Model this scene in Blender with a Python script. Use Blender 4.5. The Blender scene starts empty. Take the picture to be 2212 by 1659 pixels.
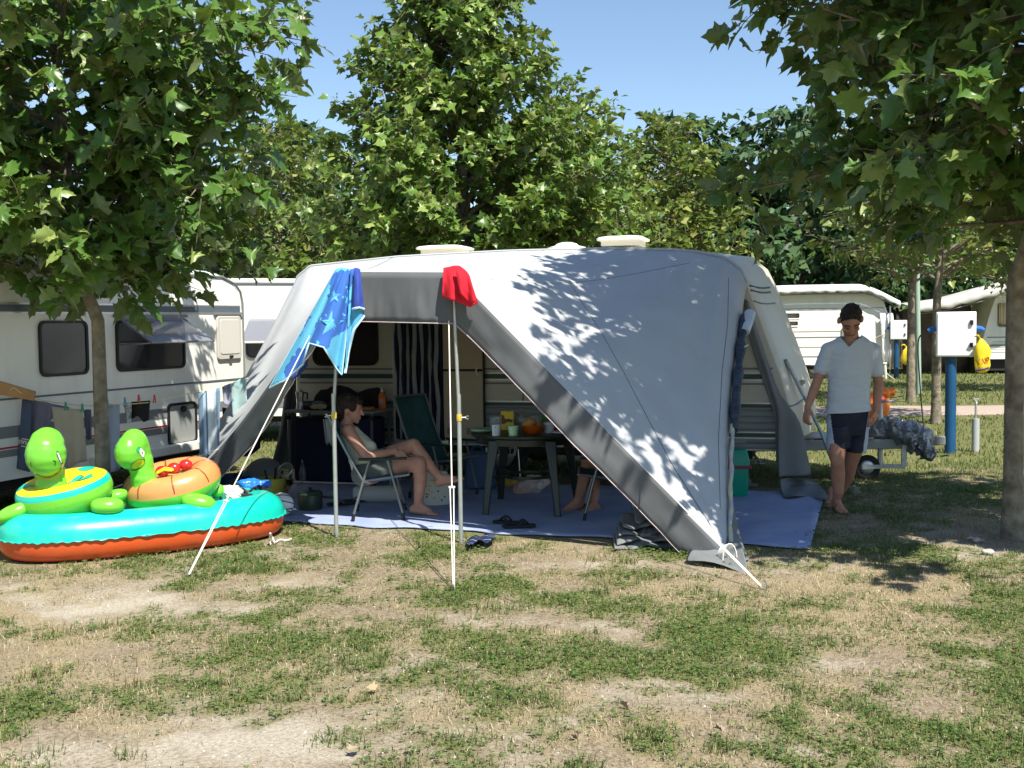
import bpy, bmesh, math, random
import numpy as np
from mathutils import Vector, Matrix, Quaternion
from mathutils.bvhtree import BVHTree
from mathutils import noise as mnoise

R = math.radians
sc = bpy.context.scene
col = sc.collection
# ------------------------------------------------------------------ camera, sky, sun, exposure
CAM = np.array((0.0, 0.0, 1.66))
PITCH, ROLL, FPX, W0, H0 = R(3.23), R(0.75), 2400.0, 2212.0, 1659.0
_F = np.array((0, math.cos(PITCH), -math.sin(PITCH)))
_U0 = np.array((0, math.sin(PITCH), math.cos(PITCH)))
_X0 = np.array((1.0, 0, 0))
_Rt = math.cos(ROLL) * _X0 - math.sin(ROLL) * _U0
_Up = math.sin(ROLL) * _X0 + math.cos(ROLL) * _U0
cam_data = bpy.data.cameras.new('camera')
cam_data.sensor_width = 36.0
cam_data.lens = 36.0 * FPX / W0
cam_data.clip_start, cam_data.clip_end = 0.1, 2000.0
cam = bpy.data.objects.new('camera', cam_data)
cam.matrix_world = Matrix(((_Rt[0], _Up[0], -_F[0], CAM[0]), (_Rt[1], _Up[1], -_F[1], CAM[1]), (_Rt[2], _Up[2], -_F[2], CAM[2]), (0, 0, 0, 1)))
col.objects.link(cam)
sc.camera = cam

SUN_EL, SUN_AZ = R(55), R(150)          # azimuth clockwise from +Y
SUN = Vector((math.sin(SUN_AZ) * math.cos(SUN_EL), math.cos(SUN_AZ) * math.cos(SUN_EL), math.sin(SUN_EL)))
world = bpy.data.worlds.new('World')
sc.world = world
world.use_nodes = True
_nt = world.node_tree
_sky = _nt.nodes.new('ShaderNodeTexSky')
_sky.sky_type = 'NISHITA'
_sky.sun_disc = False
_sky.sun_elevation, _sky.sun_rotation = SUN_EL, SUN_AZ
_sky.altitude = 150
_sky.air_density, _sky.dust_density, _sky.ozone_density = 1.0, 0.3, 2.4
_nt.links.new(_sky.outputs[0], _nt.nodes['Background'].inputs[0])
_nt.nodes['Background'].inputs[1].default_value = 0.096
sun_data = bpy.data.lights.new('sun', 'SUN')
sun_data.energy, sun_data.angle, sun_data.color = 5.0, R(0.53), (1.0, 0.955, 0.87)
sun = bpy.data.objects.new('sun', sun_data)
sun.rotation_euler = (-SUN).to_track_quat('-Z', 'Y').to_euler()
sun.location = (8, -10, 20)
col.objects.link(sun)
vs = sc.view_settings
vs.view_transform, vs.look, vs.exposure, vs.gamma = 'Standard', 'None', 0.84, 1.0
vs.use_curve_mapping = False
sc.cycles.max_bounces = 8
sc.cycles.transparent_max_bounces = 12

# ------------------------------------------------------------------ places: a sight line from the photograph met with the ground or a depth
def ray(x, y):
    return _F + _Rt * ((x - W0 / 2) / FPX) - _Up * ((y - H0 / 2) / FPX)
def P(x, y, d):
    r = ray(x, y)
    return Vector(CAM + r * (d / r[1]))
def G(x, y, z=0.0):
    r = ray(x, y)
    return Vector(CAM + r * ((z - CAM[2]) / r[2]))
def V(*a):
    return Vector(a)

# ------------------------------------------------------------------ materials
MATS = {}
def mat(name, c, rough=0.6, var=0.0, vs=4.0, bump=0.0, bs=60.0, metal=0.0, spec=0.4, trans=0.0, c2=None, wave=None, tcol=None, dirt=0.0):
    if name in MATS: return MATS[name]
    m = bpy.data.materials.new(name); m.use_nodes = True
    nt = m.node_tree; L = nt.links.new; N = nt.nodes.new
    b = nt.nodes['Principled BSDF']
    b.inputs['Roughness'].default_value = rough
    b.inputs['Metallic'].default_value = metal
    b.inputs['Specular IOR Level'].default_value = spec
    b.inputs['Base Color'].default_value = (*c, 1)
    tc = N('ShaderNodeTexCoord')
    colout = None
    if var or c2:
        nz = N('ShaderNodeTexNoise'); nz.inputs['Scale'].default_value = vs; nz.inputs['Detail'].default_value = 5
        L(tc.outputs['Object'], nz.inputs['Vector'])
        rp = N('ShaderNodeValToRGB')
        e = rp.color_ramp.elements
        e[0].position, e[1].position = 0.32, 0.68
        a = c if c2 else tuple(x * (1 - var) for x in c)
        z = c2 if c2 else tuple(min(1, x * (1 + var)) for x in c)
        e[0].color, e[1].color = (*a, 1), (*z, 1)
        L(nz.outputs[0], rp.inputs[0]); colout = rp.outputs[0]
    if dirt:
        nz = N('ShaderNodeTexNoise'); nz.inputs['Scale'].default_value = 2.2; nz.inputs['Detail'].default_value = 8; nz.inputs['Roughness'].default_value = 0.7
        mp = N('ShaderNodeMapping'); mp.inputs['Scale'].default_value = (1.5, 1.5, 0.5)
        L(tc.outputs['Object'], mp.inputs[0]); L(mp.outputs[0], nz.inputs['Vector'])
        mr = N('ShaderNodeMapRange'); mr.inputs[1].default_value, mr.inputs[2].default_value = 0.5, 0.75; mr.inputs[4].default_value = dirt
        L(nz.outputs[0], mr.inputs[0])
        mx = N('ShaderNodeMixRGB'); mx.inputs[1].default_value = (*c, 1); mx.inputs[2].default_value = (0.22, 0.19, 0.14, 1)
        if colout: L(colout, mx.inputs[1])
        L(mr.outputs[0], mx.inputs[0]); colout = mx.outputs[0]
    if colout: L(colout, b.inputs['Base Color'])
    if bump:
        nb = N('ShaderNodeTexNoise'); nb.inputs['Scale'].default_value = bs; nb.inputs['Detail'].default_value = 4
        L(tc.outputs['Object'], nb.inputs['Vector'])
        bp = N('ShaderNodeBump'); bp.inputs['Strength'].default_value = bump; bp.inputs['Distance'].default_value = 0.02
        L(nb.outputs[0], bp.inputs['Height']); L(bp.outputs[0], b.inputs['Normal'])
    if trans:
        t = N('ShaderNodeBsdfTranslucent'); t.inputs[0].default_value = (*(tcol or c), 1)
        if colout and not tcol: L(colout, t.inputs[0])
        mx = N('ShaderNodeMixShader'); mx.inputs[0].default_value = trans
        L(b.outputs[0], mx.inputs[1]); L(t.outputs[0], mx.inputs[2]); L(mx.outputs[0], nt.nodes['Material Output'].inputs[0])
    MATS[name] = m
    return m

def glass(name, c, alpha, rough=0.03):
    if name in MATS: return MATS[name]
    m = bpy.data.materials.new(name); m.use_nodes = True
    nt = m.node_tree; b = nt.nodes['Principled BSDF']
    b.inputs['Base Color'].default_value = (*c, 1); b.inputs['Roughness'].default_value = rough; b.inputs['Alpha'].default_value = alpha
    b.inputs['Specular IOR Level'].default_value = 0.6
    MATS[name] = m
    return m

def stripes(name, cols, axis, period, rough=0.85, off=0.0, bump=0.2, bs=250, coord='Object', vec=None, soft=False):
    """cols: list of (start fraction, colour) repeated along an axis direction"""
    if name in MATS: return MATS[name]
    m = bpy.data.materials.new(name); m.use_nodes = True
    nt = m.node_tree; L = nt.links.new; N = nt.nodes.new
    b = nt.nodes['Principled BSDF']; b.inputs['Roughness'].default_value = rough; b.inputs['Specular IOR Level'].default_value = 0.15
    tc = N('ShaderNodeTexCoord'); d = N('ShaderNodeVectorMath'); d.operation = 'DOT_PRODUCT'
    L(tc.outputs[coord], d.inputs[0]); d.inputs[1].default_value = tuple(x / period for x in axis)
    ad = N('ShaderNodeMath'); ad.operation = 'ADD'; ad.inputs[1].default_value = off; L(d.outputs['Value'], ad.inputs[0])
    fr = N('ShaderNodeMath'); fr.operation = 'FRACT'; L(ad.outputs[0], fr.inputs[0])
    rp = N('ShaderNodeValToRGB'); rp.color_ramp.interpolation = 'LINEAR' if soft else 'CONSTANT'
    e = rp.color_ramp.elements
    while len(e) < len(cols): e.new(0.5)
    for i, (p, c) in enumerate(cols): e[i].position = p; e[i].color = (*c, 1)
    L(fr.outputs[0], rp.inputs[0]); L(rp.outputs[0], b.inputs['Base Color'])
    if bump:
        nb = N('ShaderNodeTexNoise'); nb.inputs['Scale'].default_value = bs; L(tc.outputs['Object'], nb.inputs['Vector'])
        bp = N('ShaderNodeBump'); bp.inputs['Strength'].default_value = bump; bp.inputs['Distance'].default_value = 0.01
        L(nb.outputs[0], bp.inputs['Height']); L(bp.outputs[0], b.inputs['Normal'])
    MATS[name] = m
    return m

# ------------------------------------------------------------------ mesh collecting
def ortho(t):
    t = Vector(t).normalized()
    a = Vector((0, 0, 1)) if abs(t.z) < 0.9 else Vector((1, 0, 0))
    n = t.cross(a).normalized()
    return n, t.cross(n).normalized()
SPH = {}
class MB:
    def __init__(s): s.v, s.f, s.m = [], [], []
    def add(s, vv, ff, m=0):
        o = len(s.v); s.v.extend(tuple(p) for p in vv)
        for f in ff: s.f.append(tuple(i + o for i in f)); s.m.append(m)
        return s
    def box(s, c, size, u=(1, 0, 0), v=(0, 1, 0), w=None, m=0):
        c, u, v = Vector(c), Vector(u).normalized(), Vector(v).normalized()
        w = Vector(w).normalized() if w is not None else u.cross(v)
        hx, hy, hz = (q / 2 for q in size)
        vv = [c + u * (hx * i) + v * (hy * j) + w * (hz * k) for i in (-1, 1) for j in (-1, 1) for k in (-1, 1)]
        return s.add(vv, [(0, 1, 3, 2), (4, 6, 7, 5), (0, 4, 5, 1), (2, 3, 7, 6), (0, 2, 6, 4), (1, 5, 7, 3)], m)
    def bar(s, a, b, w, h, m=0, up=(0, 0, 1)):
        a, b = Vector(a), Vector(b); t = (b - a); l = t.length; t.normalize()
        n = t.cross(Vector(up));
        if n.length < 1e-4: n = t.cross(Vector((1, 0, 0)))
        n.normalize(); q = n.cross(t)
        return s.box((a + b) / 2, (l, w, h), t, n, q, m)
    def tube(s, pts, r, n=8, m=0, caps=True):
        pts = [Vector(p) for p in pts]; k = len(pts)
        rs = r if isinstance(r, (list, tuple)) else [r] * k
        vv, ff = [], []; nn = None
        for i, p in enumerate(pts):
            t = (pts[min(i + 1, k - 1)] - pts[max(i - 1, 0)])
            if t.length < 1e-9: t = Vector((0, 0, 1))
            t.normalize()
            if nn is None: nn, _ = ortho(t)
            nn = nn - t * nn.dot(t)
            if nn.length < 1e-6: nn, _ = ortho(t)
            nn.normalize(); bb = t.cross(nn)
            for j in range(n):
                a = 2 * math.pi * j / n
                vv.append(p + (nn * math.cos(a) + bb * math.sin(a)) * rs[i])
        for i in range(k - 1):
            for j in range(n):
                j2 = (j + 1) % n
                ff.append((i * n + j, i * n + j2, (i + 1) * n + j2, (i + 1) * n + j))
        if caps: ff.append(tuple(range(n - 1, -1, -1))); ff.append(tuple((k - 1) * n + j for j in range(n)))
        return s.add(vv, ff, m)
    def lathe(s, prof, c=(0, 0, 0), n=24, u=(1, 0, 0), v=(0, 1, 0), w=(0, 0, 1), m=0, sx=1, sy=1, close=False):
        """prof: (radius, height[, mat])"""
        c, u, v, w = Vector(c), Vector(u), Vector(v), Vector(w)
        vv, ff, k = [], [], len(prof)
        for q in prof:
            for j in range(n):
                a = 2 * math.pi * j / n
                vv.append(c + u * (q[0] * sx * math.cos(a)) + v * (q[0] * sy * math.sin(a)) + w * q[1])
        o = len(s.v); s.v.extend(tuple(p) for p in vv)
        for i in range(k - 1 + (1 if close else 0)):
            i2 = (i + 1) % k
            mm = prof[i][2] if len(prof[i]) > 2 else m
            for j in range(n):
                j2 = (j + 1) % n
                s.f.append((o + i * n + j, o + i * n + j2, o + i2 * n + j2, o + i2 * n + j)); s.m.append(mm)
        if not close:
            if prof[0][0] > 1e-6: s.f.append(tuple(o + j for j in range(n - 1, -1, -1))); s.m.append(prof[0][2] if len(prof[0]) > 2 else m)
            if prof[-1][0] > 1e-6: s.f.append(tuple(o + (k - 1) * n + j for j in range(n))); s.m.append(prof[-1][2] if len(prof[-1]) > 2 else m)
        return s
    def grid(s, g, m=0, closeu=False):
        """g: list of rows of points"""
        a, b = len(g), len(g[0]); o = len(s.v)
        for r_ in g: s.v.extend(tuple(p) for p in r_)
        for i in range(a - 1):
            for j in range(b if closeu else b - 1):
                j2 = (j + 1) % b
                s.f.append((o + i * b + j, o + i * b + j2, o + (i + 1) * b + j2, o + (i + 1) * b + j)); s.m.append(m)
        return s
    def loft(s, rings, m=0, caps=True):
        n = len(rings[0]); o = len(s.v); s.grid(rings, m, True)
        if caps:
            s.f.append(tuple(o + j for j in range(n - 1, -1, -1))); s.m.append(m)
            s.f.append(tuple(o + (len(rings) - 1) * n + j for j in range(n))); s.m.append(m)
        return s
    def ell(s, c, r, u=(1, 0, 0), v=(0, 1, 0), w=None, n=14, k=9, m=0):
        c, u, v = Vector(c), Vector(u).normalized(), Vector(v).normalized()
        w = Vector(w).normalized() if w is not None else u.cross(v)
        if isinstance(r, (int, float)): r = (r, r, r)
        vv = [c - w * r[2]]
        for i in range(1, k):
            t = math.pi * i / k
            for j in range(n):
                a = 2 * math.pi * j / n
                vv.append(c + u * (r[0] * math.sin(t) * math.cos(a)) + v * (r[1] * math.sin(t) * math.sin(a)) - w * (r[2] * math.cos(t)))
        vv.append(c + w * r[2]); ff = []
        for j in range(n): ff.append((0, 1 + (j + 1) % n, 1 + j))
        for i in range(k - 2):
            for j in range(n):
                j2 = (j + 1) % n
                ff.append((1 + i * n + j, 1 + i * n + j2, 1 + (i + 1) * n + j2, 1 + (i + 1) * n + j))
        e = len(vv) - 1; b0 = 1 + (k - 2) * n
        for j in range(n): ff.append((e, b0 + j, b0 + (j + 1) % n))
        return s.add(vv, ff, m)
    def cap(s, a, b, ra, rb, n=12):
        a, b = Vector(a), Vector(b)
        s.ell(a, ra, n=n, k=8); s.ell(b, rb, n=n, k=8)
        if (b - a).length > 1e-5: s.tube([a, b], [ra, rb], n)
        return s
    def chain(s, pts, rs, n=12):
        for i in range(len(pts) - 1): s.cap(pts[i], pts[i + 1], rs[i], rs[i + 1], n)
        return s
    def prism(s, poly, u, v, o, h, m=0, w=None):
        """poly: 2-D points in the u,v plane at origin o, extruded by h along w"""
        u, v, o = Vector(u), Vector(v), Vector(o)
        w = Vector(w) if w is not None else u.cross(v)
        n = len(poly)
        a = [o + u * p[0] + v * p[1] for p in poly]; b = [p + w * h for p in a]
        ff = [tuple(range(n - 1, -1, -1)), tuple(range(n, 2 * n))] + [(i, (i + 1) % n, n + (i + 1) % n, n + i) for i in range(n)]
        return s.add(a + b, ff, m)
    def mesh(s, name, mats, smooth=True, ang=35, fix=True):
        me = bpy.data.meshes.new(name)
        me.from_pydata([tuple(p) for p in s.v], [], s.f)
        for mm in (mats if isinstance(mats, (list, tuple)) else [mats]): me.materials.append(mm)
        if any(s.m): me.polygons.foreach_set('material_index', s.m)
        if fix:
            bm = bmesh.new(); bm.from_mesh(me); bmesh.ops.recalc_face_normals(bm, faces=bm.faces); bm.to_mesh(me); bm.free()
        if smooth:
            me.polygons.foreach_set('use_smooth', [True] * len(me.polygons))
            me.set_sharp_from_angle(angle=R(ang))
        me.update()
        return me
    def build(s, name, mats, parent=None, smooth=True, ang=35, bev=0.0, solid=0.0, sub=0, fix=True, bseg=2):
        return link(name, s.mesh(name, mats, smooth, ang, fix), parent, bev, solid, sub, bseg)

def link(name, me, parent=None, bev=0.0, solid=0.0, sub=0, bseg=2):
    o = bpy.data.objects.new(name, me); col.objects.link(o)
    if parent: setpar(o, parent)
    if solid:
        md = o.modifiers.new('thickness', 'SOLIDIFY'); md.thickness = solid; md.offset = 0
    if bev:
        md = o.modifiers.new('edges', 'BEVEL'); md.width = bev; md.segments = bseg; md.limit_method = 'ANGLE'; md.angle_limit = R(40); md.harden_normals = False
    if sub:
        md = o.modifiers.new('smooth', 'SUBSURF'); md.levels = md.render_levels = sub
    return o
def setpar(o, p):
    o.parent = p
    if p.type == 'EMPTY': o.matrix_parent_inverse = Matrix.Translation(-p.location)
def tag(o, label, cat, group=None):
    o['label'] = label; o['category'] = cat
    if group: o['group'] = group
    return o
def thing(name, loc, label, cat, group=None):
    o = bpy.data.objects.new(name, None); o.location = loc; o.empty_display_size = 0.1
    col.objects.link(o); return tag(o, label, cat, group)
def dup(root, delta, label, rotz=0.0, group=None):
    r = root.copy(); col.objects.link(r); r.location = root.location + Vector(delta); r.rotation_euler.z += rotz
    r['label'] = label
    if group: r['group'] = group
    for ch in list(root.children):
        c = ch.copy(); col.objects.link(c); c.parent = r
        for g in list(ch.children):
            d = g.copy(); col.objects.link(d); d.parent = c
    return r
def struct(o): o['kind'] = 'structure'; return o
def stuff(o): o['kind'] = 'stuff'; return o

def rrect(a0, a1, b0, b1, r, n=5):
    out = []
    for cx, cy, s in ((a1 - r, b0 + r, -90), (a1 - r, b1 - r, 0), (a0 + r, b1 - r, 90), (a0 + r, b0 + r, 180)):
        for i in range(n + 1):
            t = R(s + 90 * i / n); out.append((cx + r * math.cos(t), cy + r * math.sin(t)))
    return out
def spline(pts, n=12):
    """Catmull-Rom through points"""
    p = [Vector(q) for q in pts]; p = [p[0] * 2 - p[1]] + p + [p[-1] * 2 - p[-2]]; out = []
    for i in range(1, len(p) - 2):
        for j in range(n):
            t = j / n; a, b, c, d = p[i - 1], p[i], p[i + 1], p[i + 2]
            out.append(0.5 * ((2 * b) + (c - a) * t + (2 * a - 5 * b + 4 * c - d) * t * t + (3 * b - a - 3 * c + d) * t ** 3))
    out.append(p[-2]); return out
def ringx(c, rx, ry, u=(1, 0, 0), v=(0, 1, 0), n=20):
    c, u, v = Vector(c), Vector(u), Vector(v)
    return [c + u * (rx * math.cos(2 * math.pi * i / n)) + v * (ry * math.sin(2 * math.pi * i / n)) for i in range(n)]

def remesh(mb, voxel, it=4, fac=0.5):
    """one continuous surface around overlapping volumes"""
    me = mb.mesh('tmp', [], smooth=False)
    o = bpy.data.objects.new('tmp', me); col.objects.link(o)
    md = o.modifiers.new('r', 'REMESH'); md.mode = 'VOXEL'; md.voxel_size = voxel
    if it:
        sm = o.modifiers.new('s', 'SMOOTH'); sm.iterations = it; sm.factor = fac
    dg = bpy.context.evaluated_depsgraph_get(); dg.update()
    out = bpy.data.meshes.new_from_object(o.evaluated_get(dg))
    bpy.data.objects.remove(o); bpy.data.meshes.remove(me)
    out.polygons.foreach_set('use_smooth', [True] * len(out.polygons))
    return out
def wob(me, amp, scale, seed=0, along=None):
    """uneven surface: moves vertices along their normals by smooth noise"""
    for v in me.vertices:
        p = v.co * scale + Vector((seed * 7.1, seed * 3.3, 0))
        if along: p = Vector((p.x * along[0], p.y * along[1], p.z * along[2]))
        v.co += v.normal * (amp * mnoise.noise(p))
    me.update()
def sharp_folds(me, amp, scale, seed=0, along=(1, 1, 1)):
    """sharp folds: moves vertices along their normals by ridged noise"""
    for v in me.vertices:
        p = Vector((v.co.x * along[0], v.co.y * along[1], v.co.z * along[2])) * scale + Vector((seed * 5.7, seed * 2.9, seed))
        v.co += v.normal * (amp * (.5 - 2 * abs(mnoise.noise(p))))
    me.update()
def npnoise(x, y, seed=0):
    """smooth value noise, vectorised"""
    xi, yi = np.floor(x).astype(np.int64), np.floor(y).astype(np.int64); xf, yf = x - xi, y - yi
    def h(a, b):
        n = (a * 374761393 + b * 668265263 + seed * 1442695041) & 0x7fffffff
        n = ((n ^ (n >> 13)) * 1274126177) & 0x7fffffff
        return ((n ^ (n >> 16)) & 0xffff) / 65535.0
    u, v = xf * xf * (3 - 2 * xf), yf * yf * (3 - 2 * yf)
    return (h(xi, yi) * (1 - u) + h(xi + 1, yi) * u) * (1 - v) + (h(xi, yi + 1) * (1 - u) + h(xi + 1, yi + 1) * u) * v
def fbm(x, y, seed=0, o=4):
    s, a, t = 0, 0.5, 0
    for i in range(o):
        s = s + a * npnoise(x * 2 ** i, y * 2 ** i, seed + i); t += a; a *= 0.5
    return s / t
def raw_mesh(name, Vt, F, mats, smooth=True):
    """numpy vertices and equal-sized faces straight into a mesh"""
    me = bpy.data.meshes.new(name); nv, nf, k = len(Vt), len(F), F.shape[1]
    me.vertices.add(nv); me.vertices.foreach_set('co', np.ascontiguousarray(Vt, dtype=np.float32).ravel())
    me.loops.add(nf * k); me.loops.foreach_set('vertex_index', np.ascontiguousarray(F, dtype=np.int32).ravel())
    me.polygons.add(nf); me.polygons.foreach_set('loop_start', np.arange(0, nf * k, k, dtype=np.int32))
    try: me.polygons.foreach_set('loop_total', np.full(nf, k, dtype=np.int32))
    except Exception: pass
    if smooth: me.polygons.foreach_set('use_smooth', np.ones(nf, dtype=bool))
    for m in mats: me.materials.append(m)
    me.update(calc_edges=True)
    return me
# ================================================================== ground
def to_px(x, y, z):
    d = np.stack([x - CAM[0], y - CAM[1], z - CAM[2]], -1)
    f = d @ _F
    return W0 / 2 + FPX * (d @ _Rt) / f, H0 / 2 - FPX * (d @ _Up) / f
def blobs(px, py, lst):
    s = 0
    for x, y, rx, ry, a in lst: s = s + a * np.exp(-((px - x) / rx) ** 2 - ((py - y) / ry) ** 2)
    return s
B_SAND = [(330, 1300, 420, 40, .55), (120, 1290, 230, 45, .3), (450, 1620, 420, 60, .75), (100, 1640, 200, 40, .35), (1340, 1372, 90, 22, .7), (1180, 1345, 120, 14, .5), (2120, 1195, 130, 28, .6), (1800, 1430, 110, 16, .4), (1000, 1335, 60, 12, .45),
          (620, 1255, 90, 15, .4), (1680, 1260, 90, 14, .25), (1540, 1505, 60, 12, .4), (1250, 1560, 120, 25, .3), (1300, 1215, 200, 18, .45), (2100, 1300, 120, 14, .4), (2100, 1165, 120, 22, .4), (150, 1400, 150, 20, .2)]
B_DRY = [(1850, 1280, 260, 65, .75), (200, 1440, 330, 70, .55), (1450, 1260, 300, 40, .3), (1150, 1560, 350, 60, .3), (950, 1390, 200, 30, .35), (1900, 1560, 250, 60, .2), (2080, 1120, 160, 40, .35), (1250, 1480, 250, 30, .25), (700, 1500, 200, 30, .2), (300, 1560, 200, 40, .3), (1400, 1420, 100, 20, .35)]
B_GREEN = [(500, 1400, 150, 45, .6), (850, 1480, 260, 70, .5), (1500, 1390, 330, 60, .6), (1180, 1300, 260, 40, .35), (2180, 1350, 170, 140, .6), (1900, 1600, 420, 80, .45), (540, 1215, 80, 25, .8), (700, 1200, 70, 22, .5), (1350, 1240, 130, 25, .3), (780, 1290, 260, 20, .4), (600, 1330, 160, 16, .55),
           (1050, 1255, 90, 20, .4), (2050, 1000, 400, 90, .55), (1830, 1030, 140, 60, .4), (1620, 1265, 110, 18, .35), (1420, 1610, 160, 40, .4), (1050, 1620, 260, 40, .2), (700, 1420, 120, 30, .3), (2000, 1200, 120, 22, .45)]
def cover(x, y):
    px, py = to_px(x, y, 0 * x)
    far = np.clip((y - 11) / 4, 0, 1)
    g = fbm(x * 1.9 + 3, y * 1.9, 11) * .40 + fbm(x * 5.5, y * 5.5, 5, 3) * .40 + fbm(x * 15, y * 15, 15, 2) * .24 - .02 + blobs(px, py, B_GREEN) * .27 - blobs(px, py, B_SAND) * .24 - blobs(px, py, B_DRY) * .16
    g = g + far * .2
    d = fbm(x * 1.7 + 9, y * 1.7, 23) * .45 + fbm(x * 6, y * 6, 29, 3) * .35 + fbm(x * 14, y * 14, 33, 2) * .2 + blobs(px, py, B_DRY) * .26 - blobs(px, py, B_SAND) * .2
    s = fbm(x * 1.1 + 31, y * 1.1, 41) * .4 + fbm(x * 4, y * 4, 47, 3) * .35 + fbm(x * 12, y * 12, 49, 2) * .25 + blobs(px, py, B_SAND) * .30 - blobs(px, py, B_GREEN) * .1 - far * .15
    ss = lambda v, a, b: np.clip((v - a) / (b - a), 0, 1)
    return ss(g, .425, .68), ss(d, .43, .69), ss(s, .53, .80)
def ground_z(x, y):
    flat = 1 - .88 * np.clip((5.0 - np.abs(x + .2)) / .8, 0, 1) * np.clip((y - 6.9) / .7, 0, 1) * np.clip((14 - y) / 2, 0, 1)
    return ((fbm(x * .9, y * .9, 61, 3) - .5) * .05 * np.clip(1.2 - y / 30, .2, 1) + (fbm(x * 7, y * 7, 67, 3) - .5) * .018) * flat - .004

def ground_material():
    m = bpy.data.materials.new('dry_lawn'); m.use_nodes = True
    nt = m.node_tree; L = nt.links.new; N = nt.nodes.new; b = nt.nodes['Principled BSDF']
    b.inputs['Roughness'].default_value = .95; b.inputs['Specular IOR Level'].default_value = .1
    at = N('ShaderNodeVertexColor'); at.layer_name = 'cover'
    sp = N('ShaderNodeSeparateColor'); L(at.outputs[0], sp.inputs[0])
    tc = N('ShaderNodeTexCoord')
    def noise(sc_, det=6, rough=.6):
        n = N('ShaderNodeTexNoise'); n.inputs['Scale'].default_value = sc_; n.inputs['Detail'].default_value = det; n.inputs['Roughness'].default_value = rough
        L(tc.outputs['Object'], n.inputs['Vector']); return n.outputs[0]
    def ramp(src, c0, c1, p0=.35, p1=.65):
        r = N('ShaderNodeValToRGB'); e = r.color_ramp.elements; e[0].position, e[1].position = p0, p1; e[0].color, e[1].color = (*c0, 1), (*c1, 1); L(src, r.inputs[0]); return r.outputs[0]
    def mix(f, a, c):
        n = N('ShaderNodeMixRGB'); L(f, n.inputs[0]); L(a, n.inputs[1]); L(c, n.inputs[2]); return n.outputs[0]
    nf, nm = noise(55), noise(14)
    soil = ramp(nf, (.14, .108, .07), (.33, .27, .185))
    sand = ramp(nf, (.31, .268, .205), (.47, .42, .335))
    straw = ramp(noise(90, 4), (.185, .145, .085), (.40, .325, .20), .3, .7)
    green = ramp(noise(70, 4), (.075, .085, .026), (.22, .215, .09), .3, .7)
    c = mix(sp.outputs[2], soil, sand)
    def gate(ch, nz):
        a = N('ShaderNodeMath'); a.operation = 'ADD'; L(ch, a.inputs[0]); L(nz, a.inputs[1])
        r = N('ShaderNodeMapRange'); r.inputs[1].default_value, r.inputs[2].default_value = .62, 1.25; L(a.outputs[0], r.inputs[0]); return r.outputs[0]
    c = mix(gate(sp.outputs[1], nm), c, straw)
    c = mix(gate(sp.outputs[0], noise(20)), c, green)
    L(c, b.inputs['Base Color'])
    bp = N('ShaderNodeBump'); bp.inputs['Strength'].default_value = .6; bp.inputs['Distance'].default_value = .02
    L(noise(120, 5), bp.inputs['Height']); L(bp.outputs[0], b.inputs['Normal'])
    return m
xs = np.concatenate([-np.geomspace(400, 9.2, 30), np.arange(-9, 9.01, .05), np.geomspace(9.2, 400, 30)])
ys = np.concatenate([np.linspace(-60, 2.4, 12), np.arange(2.6, 13.01, .045), np.arange(13.2, 34, .3), np.geomspace(35, 900, 26)])
gx, gy = np.meshgrid(xs, ys)
gz = ground_z(gx, gy)
ny, nx = gx.shape
ii = (np.arange(ny - 1)[:, None] * nx + np.arange(nx - 1)[None, :]).ravel()
gF = np.stack([ii, ii + 1, ii + nx + 1, ii + nx], 1)
g_me = raw_mesh('ground', np.stack([gx.ravel(), gy.ravel(), gz.ravel()], 1), gF, [ground_material()])
ca = g_me.color_attributes.new('cover', 'FLOAT_COLOR', 'POINT')
cg, cd, cs = cover(gx.ravel(), gy.ravel())
ca.data.foreach_set('color', np.stack([cg, cd, cs, np.ones_like(cg)], 1).astype(np.float32).ravel())
struct(link('ground', g_me))

# gravel track beyond the pitch
mb = MB(); rows = []
for i in range(61):
    x = -4 + i * 1.0
    y0 = 18.3 + .25 * math.sin(x * .35) + .12 * math.sin(x * 1.7); y1 = 20.6 + .3 * math.sin(x * .3 + 1) + .1 * math.sin(x * 2.1)
    rows.append([V(x, y0 + (y1 - y0) * t, .022 - .012 * abs(2 * t - 1) + (0.0 if 0 < t < 1 else -.03)) for t in (0, .1, .3, .5, .7, .9, 1)])
struct(mb.grid(rows).build('gravel_path', mat('gravel', (.30, .22, .175), .95, c2=(.52, .42, .35), vs=45, bump=.8, bs=70)))

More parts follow.
